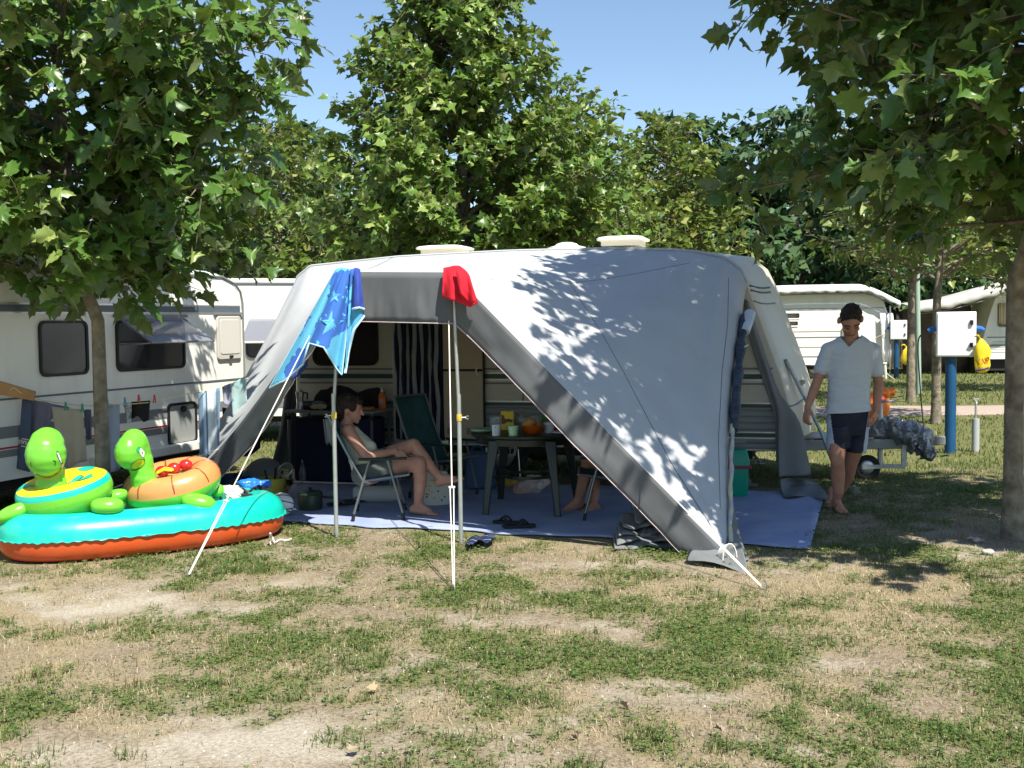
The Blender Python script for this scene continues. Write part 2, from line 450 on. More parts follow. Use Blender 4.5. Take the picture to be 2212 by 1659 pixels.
# ------------------------------------------------------------------ vegetation cards: many small real leaves in one mesh
def rand_mat(name, stops, rough=.5, trans=.3, tcol=(.2, .3, .05), spec=.3, back=None):
    if name in MATS: return MATS[name]
    m = bpy.data.materials.new(name); m.use_nodes = True
    nt = m.node_tree; L = nt.links.new; N = nt.nodes.new; b = nt.nodes['Principled BSDF']
    b.inputs['Roughness'].default_value = rough; b.inputs['Specular IOR Level'].default_value = spec
    ge = N('ShaderNodeNewGeometry'); oi = N('ShaderNodeObjectInfo')
    ad = N('ShaderNodeMath'); ad.operation = 'ADD'; L(ge.outputs['Random Per Island'], ad.inputs[0]); L(oi.outputs['Random'], ad.inputs[1])
    fr = N('ShaderNodeMath'); fr.operation = 'FRACT'; L(ad.outputs[0], fr.inputs[0])
    rp = N('ShaderNodeValToRGB'); e = rp.color_ramp.elements
    while len(e) < len(stops): e.new(.5)
    for i, (p, c) in enumerate(stops): e[i].position = p; e[i].color = (*c, 1)
    L(fr.outputs[0], rp.inputs[0]); c = rp.outputs[0]
    if back:
        mx = N('ShaderNodeMixRGB'); L(ge.outputs['Backfacing'], mx.inputs[0]); L(c, mx.inputs[1]); mx.inputs[2].default_value = (*back, 1); c = mx.outputs[0]
    L(c, b.inputs['Base Color'])
    if trans:
        t = N('ShaderNodeBsdfTranslucent'); t.inputs[0].default_value = (*tcol, 1)
        mx = N('ShaderNodeMixShader'); mx.inputs[0].default_value = trans
        L(b.outputs[0], mx.inputs[1]); L(t.outputs[0], mx.inputs[2]); L(mx.outputs[0], nt.nodes['Material Output'].inputs[0])
    MATS[name] = m
    return m
def unit(a): return a / np.maximum(np.linalg.norm(a, axis=-1, keepdims=True), 1e-9)
def frames(tip, nrm):
    y = unit(tip); z = unit(nrm - y * np.sum(nrm * y, -1, keepdims=True)); x = np.cross(y, z)
    return np.stack([x, y, z], -1)              # columns
def cloud(name, pos, tip, nrm, size, tv, tf, m, curl=None):
    M = frames(tip, nrm)
    t = tv[None] * size[:, None, None]
    Vt = np.einsum('nij,nkj->nki', M, t) + pos[:, None, :]
    n, k = len(pos), len(tv)
    F = (tf[None] + (np.arange(n) * k)[:, None, None]).reshape(-1, tf.shape[1])
    return raw_mesh(name, Vt.reshape(-1, 3), F, [m], smooth=False)
# ---- grass
rng = np.random.default_rng(4)
def inside(x, y, poly):
    r = np.zeros_like(x, bool); n = len(poly)
    for i in range(n):
        x0, y0 = poly[i]; x1, y1 = poly[(i + 1) % n]
        c = ((y0 > y) != (y1 > y)) & (x < (x1 - x0) * (y - y0) / (y1 - y0 + 1e-12) + x0); r ^= c
    return r
MAT_POLY = [G(592, 1128), G(884, 1150), G(1320, 1181), G(1748, 1187), G(1780, 1069), (2.6, 11.4, 0), (-2.4, 12.3, 0)]
MATP = [(p[0], p[1]) for p in MAT_POLY]
def keep_off(x, y):
    k = inside(x, y, MATP)
    rx, ry = x + 2.8, y - 8.42; a = rx * .866 + ry * .5; b_ = -rx * .5 + ry * .866
    k |= (np.abs(a) < 1.0) & (np.abs(b_) < .46)
    k |= (y > 18.3) & (y < 20.6)
    return k
def scatter(n, y0, y1, power=1.0):
    u = rng.random(n)
    yy = (y0 ** power + u * (y1 ** power - y0 ** power)) ** (1 / power) if power else y0 * (y1 / y0) ** u
    xx = (rng.random(n) * 2 - 1) * (.49 * yy + .25)
    k = ~keep_off(xx, yy)
    return xx[k], yy[k]
def blades(name, x, y, per, lmin, lmax, wid, m, spread=.03, lean=.7):
    n = len(x) * per
    bx = np.repeat(x, per) + rng.normal(0, spread, n) * np.repeat(1 + y * .04, per); by = np.repeat(y, per) + rng.normal(0, spread, n) * np.repeat(1 + y * .04, per)
    bz = ground_z(bx, by)
    Ln = (lmin + (lmax - lmin) * rng.random(n) ** 1.8)
    an = rng.random(n) * 2 * np.pi; le = lean * rng.random(n)
    d = np.stack([np.cos(an), np.sin(an), 0 * an], -1); sd = np.stack([-np.sin(an), np.cos(an), 0 * an], -1)
    sd = unit(sd + np.array((1.0, 0, 0)) * rng.normal(0, .6, (n, 1)))
    up = np.array((0, 0, 1.0)); b0 = np.stack([bx, by, bz], -1)
    w = (wid * (.6 + .8 * rng.random(n)) * (1 + np.maximum(by - 6, 0) * .10))[:, None]
    p1 = b0 + up * (Ln * .55)[:, None] + d * (Ln * le * .3)[:, None]
    p2 = b0 + up * (Ln * (1 - .35 * le))[:, None] + d * (Ln * le)[:, None]
    Vt = np.stack([b0 - sd * w, b0 + sd * w, p1 - sd * w * .8, p1 + sd * w * .8, p2], 1).reshape(-1, 3)
    F = np.array([(0, 1, 3), (0, 3, 2), (2, 3, 4)])[None] + (np.arange(n) * 5)[:, None, None]
    return stuff(link(name, raw_mesh(name, Vt, F.reshape(-1, 3), [m], smooth=False)))
m_grass = rand_mat('grass_blade', [(0, (.055, .09, .022)), (.45, (.095, .14, .036)), (.75, (.17, .195, .066)), (1, (.30, .28, .12))], .55, .3, (.20, .27, .06))
m_straw = rand_mat('straw_blade', [(0, (.21, .16, .095)), (.5, (.35, .285, .175)), (1, (.52, .45, .31))], .7, .2, (.45, .35, .16))
m_clover = rand_mat('clover_leaf', [(0, (.05, .10, .022)), (.5, (.085, .15, .035)), (.85, (.13, .19, .05)), (1, (.22, .22, .08))], .5, .25, (.16, .26, .05))
x, y = scatter(26000, 3.3, 12.5, .8); g, d, s = cover(x, y)
k = rng.random(len(x)) < np.clip(g * .85 - s * .3 + .05, 0, 1) ** 1.15
o = blades('grass', x[k], y[k], 9, .012, .045, .0019, m_grass, .032)
tag(o, 'low patchy green grass tufts over the sandy pitch', 'grass')
x, y = scatter(1500, 3.4, 11, .6); g, d, s = cover(x, y); k = rng.random(len(x)) < g * .35 + .03
o = blades('long_grass', x[k], y[k], 34, .03, .085, .0021, m_grass, .03, 1.1)
tag(o, 'longer upright grass clumps dotted over the pitch', 'grass')
x, y = scatter(24000, 3.3, 12.0, .8); g, d, s = cover(x, y); k = rng.random(len(x)) < np.clip(d * .9 - s * .15 + .12, 0, 1)
o = blades('dry_grass', x[k], y[k], 9, .010, .036, .0015, m_straw, .045, 2.2)
tag(o, 'dry straw coloured grass lying flat between the green', 'grass')
x, y = scatter(20000, 12.0, 46, 1.1); g, d, s = cover(x, y); k = (rng.random(len(x)) < .25 + g) & (x > -9)
o = blades('lawn_grass', x[k], y[k], 6, .03, .08, .0032, m_grass, .06, .8)
tag(o, 'green lawn grass behind the caravans towards the track', 'grass')
# clover: three leaflets on a low stalk
x, y = scatter(130000, 3.3, 10.8, .7); g, d, s = cover(x, y); k = rng.random(len(x)) < np.clip(g - s * .3, 0, 1) ** 1.2 * .85
x, y = x[k], y[k]; n = len(x)
an = rng.random(n) * 2 * np.pi
tv = np.array([(0, 0, 0), (.5, .55, .08), (0, 1.0, -.05), (-.5, .55, .08)]); tf = np.array([(0, 1, 2), (0, 2, 3)])
ps, tp, nr, szs = [], [], [], []
hz = ground_z(x, y) + .006 + .028 * rng.random(n); sz = (.007 + .008 * rng.random(n)) * (1 + np.maximum(y - 5, 0) * .10)
for q in range(3):
    a = an + q * 2.094
    tp.append(np.stack([np.cos(a), np.sin(a), -.1 + .5 * rng.random(n)], -1)); ps.append(np.stack([x, y, hz], -1))
    nr.append(np.stack([rng.normal(0, .35, n), rng.normal(0, .35, n), np.ones(n)], -1)); szs.append(sz)
o = stuff(link('clover', cloud('clover', np.concatenate(ps), np.concatenate(tp), np.concatenate(nr), np.concatenate(szs), tv, tf, m_clover)))
tag(o, 'small clover leaves spreading in patches over the pitch', 'clover')

# grit, crumbs and bits of straw on the bare soil
x, y = scatter(16000, 3.3, 9.5, .6); g, d, s = cover(x, y); k = rng.random(len(x)) < .12 + .6 * s + .2 * d; x, y = x[k], y[k]; n = len(x)
tv = np.array([(1, 0, -.3), (-.3, .8, -.3), (-.7, -.7, -.3), (.1, 0, .6)]); tf = np.array([(0, 1, 3), (1, 2, 3), (2, 0, 3)])
o = stuff(link('grit', cloud('grit', np.stack([x, y, ground_z(x, y) + .002], -1), rng.normal(0, 1, (n, 3)) * np.array((1, 1, .2)), np.stack([rng.normal(0, .3, n), rng.normal(0, .3, n), np.ones(n)], -1), .002 + .007 * rng.random(n) ** 3.5, tv, tf, rand_mat('grit', [(0, (.16, .12, .08)), (.5, (.34, .28, .20)), (.93, (.50, .45, .36)), (1, (.75, .73, .68))], .9, 0))))
tag(o, 'small stones and crumbs of soil on the bare patches', 'grit')
# ================================================================== trees
LEAF_V = []
half = [(.12, -.07), (.30, -.05), (.47, .07), (.36, .17), (.38, .28), (.60, .47), (.42, .48), (.30, .53), (.27, .72), (.13, .80)]
outl = [(0, 0)] + half + [(0, 1.02)] + [(-a, b) for a, b in reversed(half)]
LEAF_T = np.array([(0, .34, 0)] + [(a, b, 0) for a, b in outl], float)
LEAF_F = np.array([(0, i + 1, (i + 1) % len(outl) + 1) for i in range(len(outl))])
def curled(c, dr): t = LEAF_T.copy(); t[:, 2] = np.abs(t[:, 0]) * c - (t[:, 1] ** 2) * dr + .05 * np.sin(t[:, 0] * 9 + 3 * dr) + .04 * np.sin(t[:, 1] * 8 + c * 7); t[:, 1] -= .0; return t
LEAF_VAR = [curled(.45, .30), curled(.20, .55), curled(-.30, .35), curled(.75, .10)]
_mo = [(0, 0), (.34, -.04), (.36, .22), (.58, .46), (.26, .54), (0, 1.0), (-.26, .54), (-.58, .46), (-.36, .22), (-.34, -.04)]
MID_T = np.array([(a, b, abs(a) * .4 - b * b * .3 + .05 * math.sin(a * 9)) for a, b in _mo]); MID_F = np.array([(0, 1, 2), (0, 2, 8), (0, 8, 9), (2, 3, 4), (2, 4, 8), (4, 6, 8), (6, 7, 8), (4, 5, 6)])
SMALL_T = np.array([(0, 0, 0), (.42, .3, .10), (.22, .55, .05), (0, 1, -.12), (-.22, .55, .05), (-.42, .3, .10)]); SMALL_F = np.array([(0, 1, 2), (0, 2, 3), (0, 3, 4), (0, 4, 5)])
m_leaf = rand_mat('plane_leaf', [(0, (.045, .105, .018)), (.5, (.080, .165, .028)), (.82, (.125, .215, .040)), (1, (.24, .29, .08))], .36, .20, (.19, .30, .035), .45, (.12, .165, .06))
m_leaf_y = rand_mat('plane_leaf_young', [(0, (.06, .115, .018)), (.5, (.125, .195, .036)), (.8, (.21, .27, .058)), (1, (.36, .36, .10))], .4, .32, (.22, .28, .04), .4, (.14, .17, .06))
m_leaf_c = rand_mat('plane_leaf_mid', [(0, (.060, .125, .020)), (.5, (.115, .205, .036)), (.82, (.175, .27, .052)), (1, (.32, .36, .10))], .38, .24, (.21, .30, .04), .4, (.14, .18, .065))
m_leaf_f = rand_mat('fine_leaf', [(0, (.030, .070, .026)), (.6, (.055, .112, .038)), (1, (.10, .165, .055))], .5, .25, (.08, .16, .04), .3)
m_bark = mat('plane_bark', (.12, .095, .065), .85, c2=(.27, .235, .17), vs=11, bump=.7, bs=40)
m_bark_d = mat('dark_bark', (.10, .08, .06), .9, var=.4, vs=8, bump=.6, bs=30)
def tree(name, base, ztop, z0, rfun, nl, label, group, leaf=.17, tw=8, lpt=6, seed=1, lm=None, trunk_r=.08, lean=(0, 0), keep=0, tmpl=None, fac=1.0, asc=.42, droop=.35, skew=None, thin=1.0):
    rg = np.random.default_rng(seed); rd = random.Random(seed)
    base = Vector(base); base.z = -.03; root = thing(name, base, label, 'tree', group)
    mb = MB()
    def axis(z): f = (max(0, z - z0 * .85) / (ztop - z0 * .85)) ** .6; return Vector((base.x + lean[0] * f + .05 * math.sin(f * 5 + seed), base.y + lean[1] * f + .04 * math.sin(f * 4 + seed * 2), z))
    tp = [axis(ztop * .95 * i / 22) for i in range(23)]; tp[0].z = -.05
    mb.tube(tp, [trunk_r * (1.25 if i == 0 else 1.0) * (1 - .9 * (i / 22) ** 1.3) for i in range(23)], 10)
    nodes, tang, outs = [], [], []
    for i in range(nl):
        f = (i + rd.random()) / nl; h = z0 + (ztop - z0) * f * .97; az = i * 2.39996 + rd.uniform(-.5, .5)
        rr = rfun(f) * rd.uniform(.72, 1.12)
        if skew: rr *= 1 + skew[0] * math.cos(az - skew[1])
        o = Vector((math.cos(az), math.sin(az), 0)); up_ = asc * (1 - .2 * f) + rd.uniform(-.12, .15)
        if keep and f < .2 and z0 > 2.02: up_ -= rd.uniform(.15, .55)
        h0 = max(z0 * .92, h - rr * up_ * .8) if up_ > 0 else h
        a = axis(h0); b = a + o * rr * .5 + Vector((0, 0, rr * up_ * .62)); c = a + o * rr + Vector((rd.uniform(-.15, .15), rd.uniform(-.15, .15), rr * up_ * .85 + rd.uniform(-.1, .1)))
        pts = [a.lerp(b, t).lerp(b.lerp(c, t), t) for t in (0, .2, .4, .6, .8, 1)]
        mb.tube(pts, [max(.006, trunk_r * .36 * (1 - t * .85) * (.5 + rr / 3)) for t in (0, .2, .4, .6, .8, 1)], 5, caps=False)
        nt_ = max(3, int(tw * (rr / 1.5) * (1 if f < .42 else thin)))
        for j in range(nt_):
            t = .22 + .8 * (j + rd.random()) / nt_; t = min(t, 1.0)
            p = a.lerp(b, t).lerp(b.lerp(c, t), t)
            d = ((c - a).normalized() * .55 + Vector((rd.gauss(0, .7), rd.gauss(0, .7), rd.gauss(.22, .5)))).normalized()
            l = rd.uniform(.25, .55) * (leaf / .17) ** .5 * fac; q = p + d * l + Vector((0, 0, -.12 * l))
            mb.tube([p, p.lerp(q, .5) + Vector((0, 0, .03)), q], [.006, .004, .0025], 3, caps=False)
            for k_ in range(lpt):
                s_ = .25 + .75 * (k_ + rd.random()) / lpt; w = p.lerp(q, s_)
                sd = Vector((rd.gauss(0, 1), rd.gauss(0, 1), rd.gauss(.1, .6))).normalized()
                w = w + sd * (.07 * leaf / .17)
                nodes.append(w); tang.append(sd * .9 + d * .5 + o * .35 + Vector((0, 0, -droop))); outs.append(o)
    trunk = mb.build('trunk', m_bark, root, ang=80, fix=False)
    n = len(nodes); pos = np.array(nodes); tip = np.array(tang); out = np.array(outs)
    nrm = np.array((0, 0, 1.0)) * .9 + out * .45 + rg.normal(0, .55, (n, 3)); size = leaf * (.42 + .80 * rg.random(n))
    lm = lm or m_leaf
    order = np.arange(n)
    if keep:
        px, py = to_px(pos[:, 0], pos[:, 1], pos[:, 2]); dist = np.linalg.norm(pos - CAM, axis=1)
        vis = (px > 0) & (px < W0) & (py > 0) & (py < H0); score = np.where(vis, size / dist, 0)
        # the outermost, nearest leaves show largest
        toward = -((pos - np.array((base.x, base.y, 0))) * np.array((1, 1, 0))) @ (np.array((base.x, base.y, 0)) / np.hypot(base.x, base.y))
        score = score * (1 + .5 * toward)
        idx = np.argsort(-score)[:keep]
        mes = [raw_mesh('leaf', t, LEAF_F, [lm], False) for t in LEAF_VAR]
        M = frames(tip[idx], nrm[idx])
        for q, i in enumerate(idx):
            ob = bpy.data.objects.new('leaf', mes[q % 4]); col.objects.link(ob); ob.parent = root
            m3 = Matrix(M[q].tolist()).to_4x4() @ Matrix.Scale(float(size[i]), 4)
            m3.translation = Vector(pos[i]) - base
            ob.matrix_local = m3
        order = np.setdiff1d(order, idx)
    if tmpl is None:
        me_all = []
        parts = np.array_split(rg.permutation(order), 4)
        Vs, Fs, off = [], [], 0
        for tv_, ix in zip(LEAF_VAR, parts):
            M = frames(tip[ix], nrm[ix]); asp = np.stack([.68 + .5 * rg.random(len(ix)), .85 + .3 * rg.random(len(ix)), .5 + 1.1 * rg.random(len(ix))], -1)[:, None, :]; Vt = (np.einsum('nij,nkj->nki', M, tv_[None] * asp * size[ix][:, None, None]) + pos[ix][:, None, :]).reshape(-1, 3)
            F = (LEAF_F[None] + (np.arange(len(ix)) * len(tv_))[:, None, None]).reshape(-1, 3) + off
            Vs.append(Vt); Fs.append(F); off += len(Vt)
        me = raw_mesh('crown', np.concatenate(Vs), np.concatenate(Fs), [lm], False)
    else:
        me = cloud('crown', pos[order], tip[order], nrm[order], size[order], tmpl[0], tmpl[1], lm)
    cr = stuff(link('crown', me, root))
    return root
def prof(pts):
    xs_, ys_ = zip(*pts); return lambda f: float(np.interp(f, xs_, ys_))
tree('plane_tree', (-3.40, 9.15, 0), 6.6, 2.05, prof([(0, 1.05), (.12, 1.5), (.3, 1.8), (.55, 1.8), (.8, 1.1), (1, .3)]), 90, 'large plane tree with slim pale trunk behind the turtle floats, shading the white caravan', 'plane trees on the pitches', .15, 19, 9, 3, trunk_r=.062, thin=.5, lean=(.0, -1.1), keep=300)
tree('plane_tree', (3.66, 8.2, 0), 8.8, 2.25, prof([(0, .8), (.06, 1.65), (.13, 2.3), (.3, 2.45), (.6, 2.45), (.85, 1.5), (1, .4)]), 120, 'plane tree at the right edge with stout mottled trunk in sandy soil', 'plane trees on the pitches', .165, 14, 9, 8, trunk_r=.072, thin=.55, skew=(-.14, math.pi), lean=(.05, -1.7), keep=300, asc=.3)
tree('plane_tree', (-.77, 17.5, 0), 8.0, 2.0, prof([(0, 2.0), (.2, 2.35), (.4, 2.0), (.6, 1.35), (.8, .78), (1, .25)]), 120, 'tall pointed plane tree rising behind the middle of the caravan roof', 'plane trees on the pitches', .15, 24, 10, 12, m_leaf_c, trunk_r=.11, keep=300, tmpl=(MID_T, MID_F), asc=.75, droop=.1)
tree('plane_tree', (3.55, 25.5, 0), 6.3, 1.4, prof([(0, 1.7), (.35, 1.9), (.7, 1.4), (1, .3)]), 110, 'rounded light green plane tree above the nose end of the caravan roof', 'plane trees behind the caravan', .20, 10, 8, 17, m_leaf_y, .09, tmpl=(SMALL_T, SMALL_F), asc=.6, droop=.1)
tree('plane_tree', (-4.9, 24, 0), 6.0, 1.4, prof([(0, 1.3), (.4, 1.5), (.75, 1.0), (1, .25)]), 95, 'yellowish narrow plane tree just left of the tall middle tree', 'plane trees behind the caravan', .19, 10, 8, 21, m_leaf_y, .08, tmpl=(SMALL_T, SMALL_F), asc=.7, droop=.1)
tree('plane_tree', (1.25, 22.5, 0), 6.5, 1.5, prof([(0, 1.5), (.4, 1.8), (.75, 1.3), (1, .25)]), 95, 'dense low plane tree filling the gap right of the tall middle tree', 'plane trees behind the caravan', .19, 11, 8, 25, m_leaf_c, .08, tmpl=(SMALL_T, SMALL_F), asc=.6, droop=.1)
tree('plane_tree', (6.55, 17.1, 0), 6.2, 2.4, prof([(0, 1.3), (.3, 1.9), (.6, 1.6), (1, .4)]), 54, 'plane tree with slender straight trunk behind the nearer white electricity box', 'plane trees by the track', .18, 8, 6, 31, m_leaf_y, .075, tmpl=(SMALL_T, SMALL_F))
tree('plane_tree', (7.75, 21.5, 0), 6.0, 2.5, prof([(0, 1.2), (.3, 1.9), (.6, 1.6), (1, .4)]), 50, 'plane tree growing right beside the green lamp post', 'plane trees by the track', .18, 8, 6, 37, m_leaf, .085, tmpl=(SMALL_T, SMALL_F))
tree('plane_tree', (11.2, 24, 0), 6.2, 2.3, prof([(0, 1.4), (.3, 2.1), (.6, 1.7), (1, .4)]), 50, 'plane tree at the far right beyond the track, partly hidden by the near trunk', 'plane trees by the track', .19, 8, 6, 41, m_leaf_y, .09, tmpl=(SMALL_T, SMALL_F))
FINE_T = np.array([(0, 0, 0), (.5, .12, 0), (.1, 1, -.2), (-.5, .12, 0)]); FINE_F = np.array([(0, 1, 2), (0, 2, 3)])
def airy(base, ztop, r, label, seed, n=3):
    return tree('acacia_tree', base, ztop, ztop * .18, prof([(0, r * .8), (.4, r), (.75, r * .8), (1, r * .3)]), 60, label, 'dark trees at the back', .30, 10, 9, seed, m_leaf_f, .14, tmpl=(FINE_T, FINE_F), fac=1.3, droop=.9)
airy((-6.9, 36, 0), 8.3, 2.7, 'dark feathery tree at the back between the left plane and the tall middle tree', 51)
airy((5.7, 36, 0), 8.2, 2.9, 'dark feathery tree behind the caravan vents, right of the middle', 53)
airy((9.0, 35, 0), 8.3, 3.0, 'broad dark feathery tree standing above the white caravan across the track', 57)
airy((12.6, 38, 0), 8.4, 3.0, 'dark feathery tree mostly hidden by the right plane crown', 59)
airy((2.0, 40, 0), 7.0, 2.8, 'low dark feathery tree hidden behind the tall middle tree', 61)
# far wood closing the view
n = 36000; rg = np.random.default_rng(77)
px_ = rg.uniform(-34, 44, n); dep = rg.uniform(44, 52, n); tops = 5.2 + 1.6 * fbm(px_ * .35, dep * .2, 3); hh = tops * rg.random(n) ** .7
o = stuff(link('far_treeline', cloud('far_treeline', np.stack([px_, dep, hh], -1), rg.normal(0, 1, (n, 3)) + np.array((0, 0, -.5)), rg.normal(0, .6, (n, 3)) + np.array((0, -.4, .7)), .45 * (.6 + .8 * rg.random(n)), SMALL_T, SMALL_F, m_leaf_f)))
tag(o, 'dark wood closing the view at the back', 'wood')
# ================================================================== caravans
m_cream = mat('cream_paint', (.62, .575, .46), .38, spec=.45, dirt=.25)
m_white = mat('white_paint', (.80, .79, .72), .35, spec=.45, dirt=.18)
m_white2 = mat('white_aluminium', (.78, .77, .71), .4, spec=.45, dirt=.2)
m_green = mat('green_stripe', (.035, .085, .075), .4)
m_greyst = mat('grey_stripe', (.20, .21, .205), .45)
m_rib = mat('grey_ribbed_sheet', (.27, .285, .275), .45, dirt=.25)
m_black = mat('black_rubber', (.012, .012, .013), .55)
m_dark = mat('dark_underside', (.02, .02, .02), .8)
m_alu = mat('aluminium', (.62, .62, .60), .35, metal=.8)
m_galv = mat('galvanised', (.42, .43, .43), .45, metal=.6, var=.15, vs=20)
m_tint = glass('tinted_pane', (.035, .024, .02), .97, .05)
m_tintg = glass('grey_pane', (.03, .03, .035), .95, .06)
m_clear = glass('clear_acrylic', (.35, .36, .40), .42, .04)
m_plastic = mat('white_plastic', (.82, .80, .72), .4)
m_beige = mat('beige_panel', (.55, .46, .31), .5, dirt=.15)
Z = Vector((0, 0, 1))
class Frame:
    def __init__(s, o, ang):
        s.o = Vector(o); s.u = Vector((math.cos(ang), math.sin(ang), 0)); s.v = Vector((-math.sin(ang), math.cos(ang), 0))
    def p(s, a, b, z): return s.o + s.u * a + s.v * b + Z * z
def shell(fr, prof_, w, front, rear, nose, crown=.06, step=.09, mb=None):
    """lengthwise outline (a,z) carried across the width; rounded long edges, bowed ends"""
    bs = [0, step * .3, step, w * .25, w * .5, w * .75, w - step, w - step * .3, w]
    rows = []
    for b in bs:
        e = min(b, w - b); ins = step * (1 - math.sqrt(max(0, 1 - (1 - min(e / step, 1)) ** 2))) * .6
        q = 1 - ((b - w / 2) / (w / 2)) ** 2; row = []
        for a, z in prof_:
            da = 0
            if a > nose: da = front * q - ins * .6
            if a < -nose + .2: da = -rear * q + ins * .6
            top = max(0, min(1, (z - 1.9) / .3))
            row.append(fr.p(a + da, b, z + crown * q * top - ins * top))
        rows.append(row)
    mb = mb or MB()
    return mb.loft(rows)
def pane_window(fr, root, a0, a1, z0, z1, r=.07, fm=None, gm=None, off=0.0, name='window'):
    fm, gm = fm or m_black, gm or m_tint
    f = MB()
    outer, inner = rrect(a0, a1, z0, z1, r), rrect(a0 + .025, a1 - .025, z0 + .025, z1 - .025, r - .02)
    n = len(outer)
    A = [fr.p(a, -off, z) for a, z in outer]; B = [fr.p(a, -off - .025, z) for a, z in outer]; C = [fr.p(a, -off - .022, z) for a, z in inner]
    rows = [A, B, C, [fr.p(a, -off + .01, z) for a, z in inner]]
    f.grid(rows, 0, True)
    w = f.build(name, fm, root)
    g = MB().prism(inner, fr.u, Z, fr.p(0, -off - .012, 0), .012, w=fr.v).build('pane', gm, w)
    return w
def strip(fr, root, a0, a1, z0, z1, m, t=.006, name='trim_strip'):
    return MB().box(fr.p((a0 + a1) / 2, -t / 2 - .001, (z0 + z1) / 2), (a1 - a0, t, z1 - z0), fr.u, fr.v).build(name, m, root)
def wheel(name, c, ax, r, w, parent, rim=True):
    ax = Vector(ax).normalized(); u, v = ortho(ax)
    t = MB().lathe([(r * .6, -w / 2), (r * .92, -w / 2), (r, -w * .3), (r, w * .3), (r * .92, w / 2), (r * .6, w / 2)], c, 28, u, v, ax, close=True).build(name, m_dark, parent)
    MB().lathe([(0.001, -w * .2), (r * .3, -w * .3), (r * .58, -w * .1), (r * .6, w * .3), (r * .55, w * .38), (r * .2, w * .25), (0.001, w * .25)], c, 24, u, v, ax).build('rim', m_alu, t)
    return t

# ---- main caravan
MF = Frame((0, 11.35, 0), R(-16))
mroot = thing('caravan', MF.p(0, 0, 0), 'cream caravan with green stripes behind the grey awning', 'caravan')
MPROF = [(-2.30, .38), (2.62, .38), (2.78, .50), (2.79, .80), (2.70, 1.12), (2.52, 1.62), (2.40, 1.95), (2.30, 2.12), (2.14, 2.24), (1.80, 2.31), (1.0, 2.345), (0, 2.35), (-1.2, 2.325), (-2.15, 2.27), (-2.33, 2.18), (-2.42, 2.02), (-2.46, 1.6), (-2.45, .9), (-2.40, .5)]
mbody_mb = shell(MF, MPROF, 2.1, .20, .10, 2.0)
mbody = mbody_mb.build('body', m_cream, mroot, ang=28)
def bvh_of(o):
    me = o.data; return BVHTree.FromPolygons([v.co for v in me.vertices], [tuple(p.vertices) for p in me.polygons])
def onto(bvh, pts, off=.006, default=None):
    out = []
    for x, y in pts:
        d = Vector(ray(x, y)).normalized(); h = bvh.ray_cast(Vector(CAM), d)
        if h[0] is not None: out.append(h[0] - d * off)
        elif default: out.append(P(x, y, default))
    return out
bvh_m = bvh_of(mbody)
for z0, z1, m in ((1.165, 1.185, m_greyst), (1.125, 1.137, m_alu), (1.075, 1.122, m_green), (1.058, 1.070, m_alu), (1.018, 1.036, m_greyst)):
    strip(MF, mroot, -2.38, -1.30, z0, z1, m); strip(MF, mroot, -.66, 2.60, z0, z1, m)
for a0, a1 in ((-2.36, -1.30), (-.66, 2.66)):
    zz = .40
    pr = []
    while zz < .80:
        pr += [(zz, .006), (zz + .012, .018), (zz + .048, .018), (zz + .06, .006)]; zz += .062
    g = [[MF.p(a, -d, z) for z, d in pr] for a in (a0, a1)]
    MB().grid(g).build('lower_panel', m_rib, mroot, ang=20)
    for z0, z1, m in ((.835, .848, m_alu), (.80, .832, m_green), (.555, .566, m_alu), (.515, .552, m_green), (.50, .512, m_alu), (.46, .47, m_greyst)):
        MB().box(MF.p((a0 + a1) / 2, -.012, (z0 + z1) / 2), (a1 - a0, .024, z1 - z0), MF.u, MF.v).build('trim_strip', m, mroot)
pane_window(MF, mroot, -2.22, -1.46, 1.21, 1.73, .09)
pane_window(MF, mroot, .55, 1.55, 1.21, 1.73, .09)
# doorway: frame, dark opening, striped strand curtain, open door leaf
MB().box(MF.p(-.985, .004, 1.21), (.52, .02, 1.56), MF.u, MF.v).build('door_opening', m_dark, mroot)
df = MB()
for a in (-1.27, -.70): df.box(MF.p(a, -.02, 1.21), (.045, .05, 1.62), MF.u, MF.v)
df.box(MF.p(-.985, -.02, 2.005), (.61, .05, .045), MF.u, MF.v).box(MF.p(-.985, -.025, .415), (.61, .06, .04), MF.u, MF.v)
df.build('door_frame', m_alu, mroot, bev=.006)
m_navy_c = mat('navy_chenille', (.012, .022, .055), .95, bump=.8, bs=120); m_white_c = mat('white_chenille', (.40, .41, .41), .95, bump=.8, bs=120)
cu = MB().tube([MF.p(-1.24, -.06, 1.96), MF.p(-.73, -.06, 1.96)], .009).build('curtain_rail', m_alu, mroot)
rd = random.Random(5)
for i in range(13):
    a = -1.225 + i * .0405; b0 = -.07 - .012 * (i % 3); pts = []
    for k in range(15):
        z = 1.955 - k * .108; pts.append(MF.p(a + .008 * math.sin(k * .9 + i * 2.1) + rd.uniform(-.003, .003), b0 - .012 * math.sin(k * .5 + i), max(z, .45)))
    MB().tube(pts, [.0225 + rd.uniform(-.003, .003) for _ in pts], 7).build('curtain_strand', m_white_c if i % 2 else m_navy_c, cu)
dl = MB().prism(rrect(-.715, -.285, .44, 1.98, .05), MF.u, Z, MF.p(0, -.085, 0), .04, w=MF.v).build('door', m_beige, mroot, bev=.006)
MB().box(MF.p(-.5, -.088, 1.165), (.42, .012, .022), MF.u, MF.v).build('middle_rail', m_black, dl)
MB().box(MF.p(-.279, -.07, 1.2), (.012, .04, 1.46), MF.u, MF.v).build('door_seal', m_black, dl)
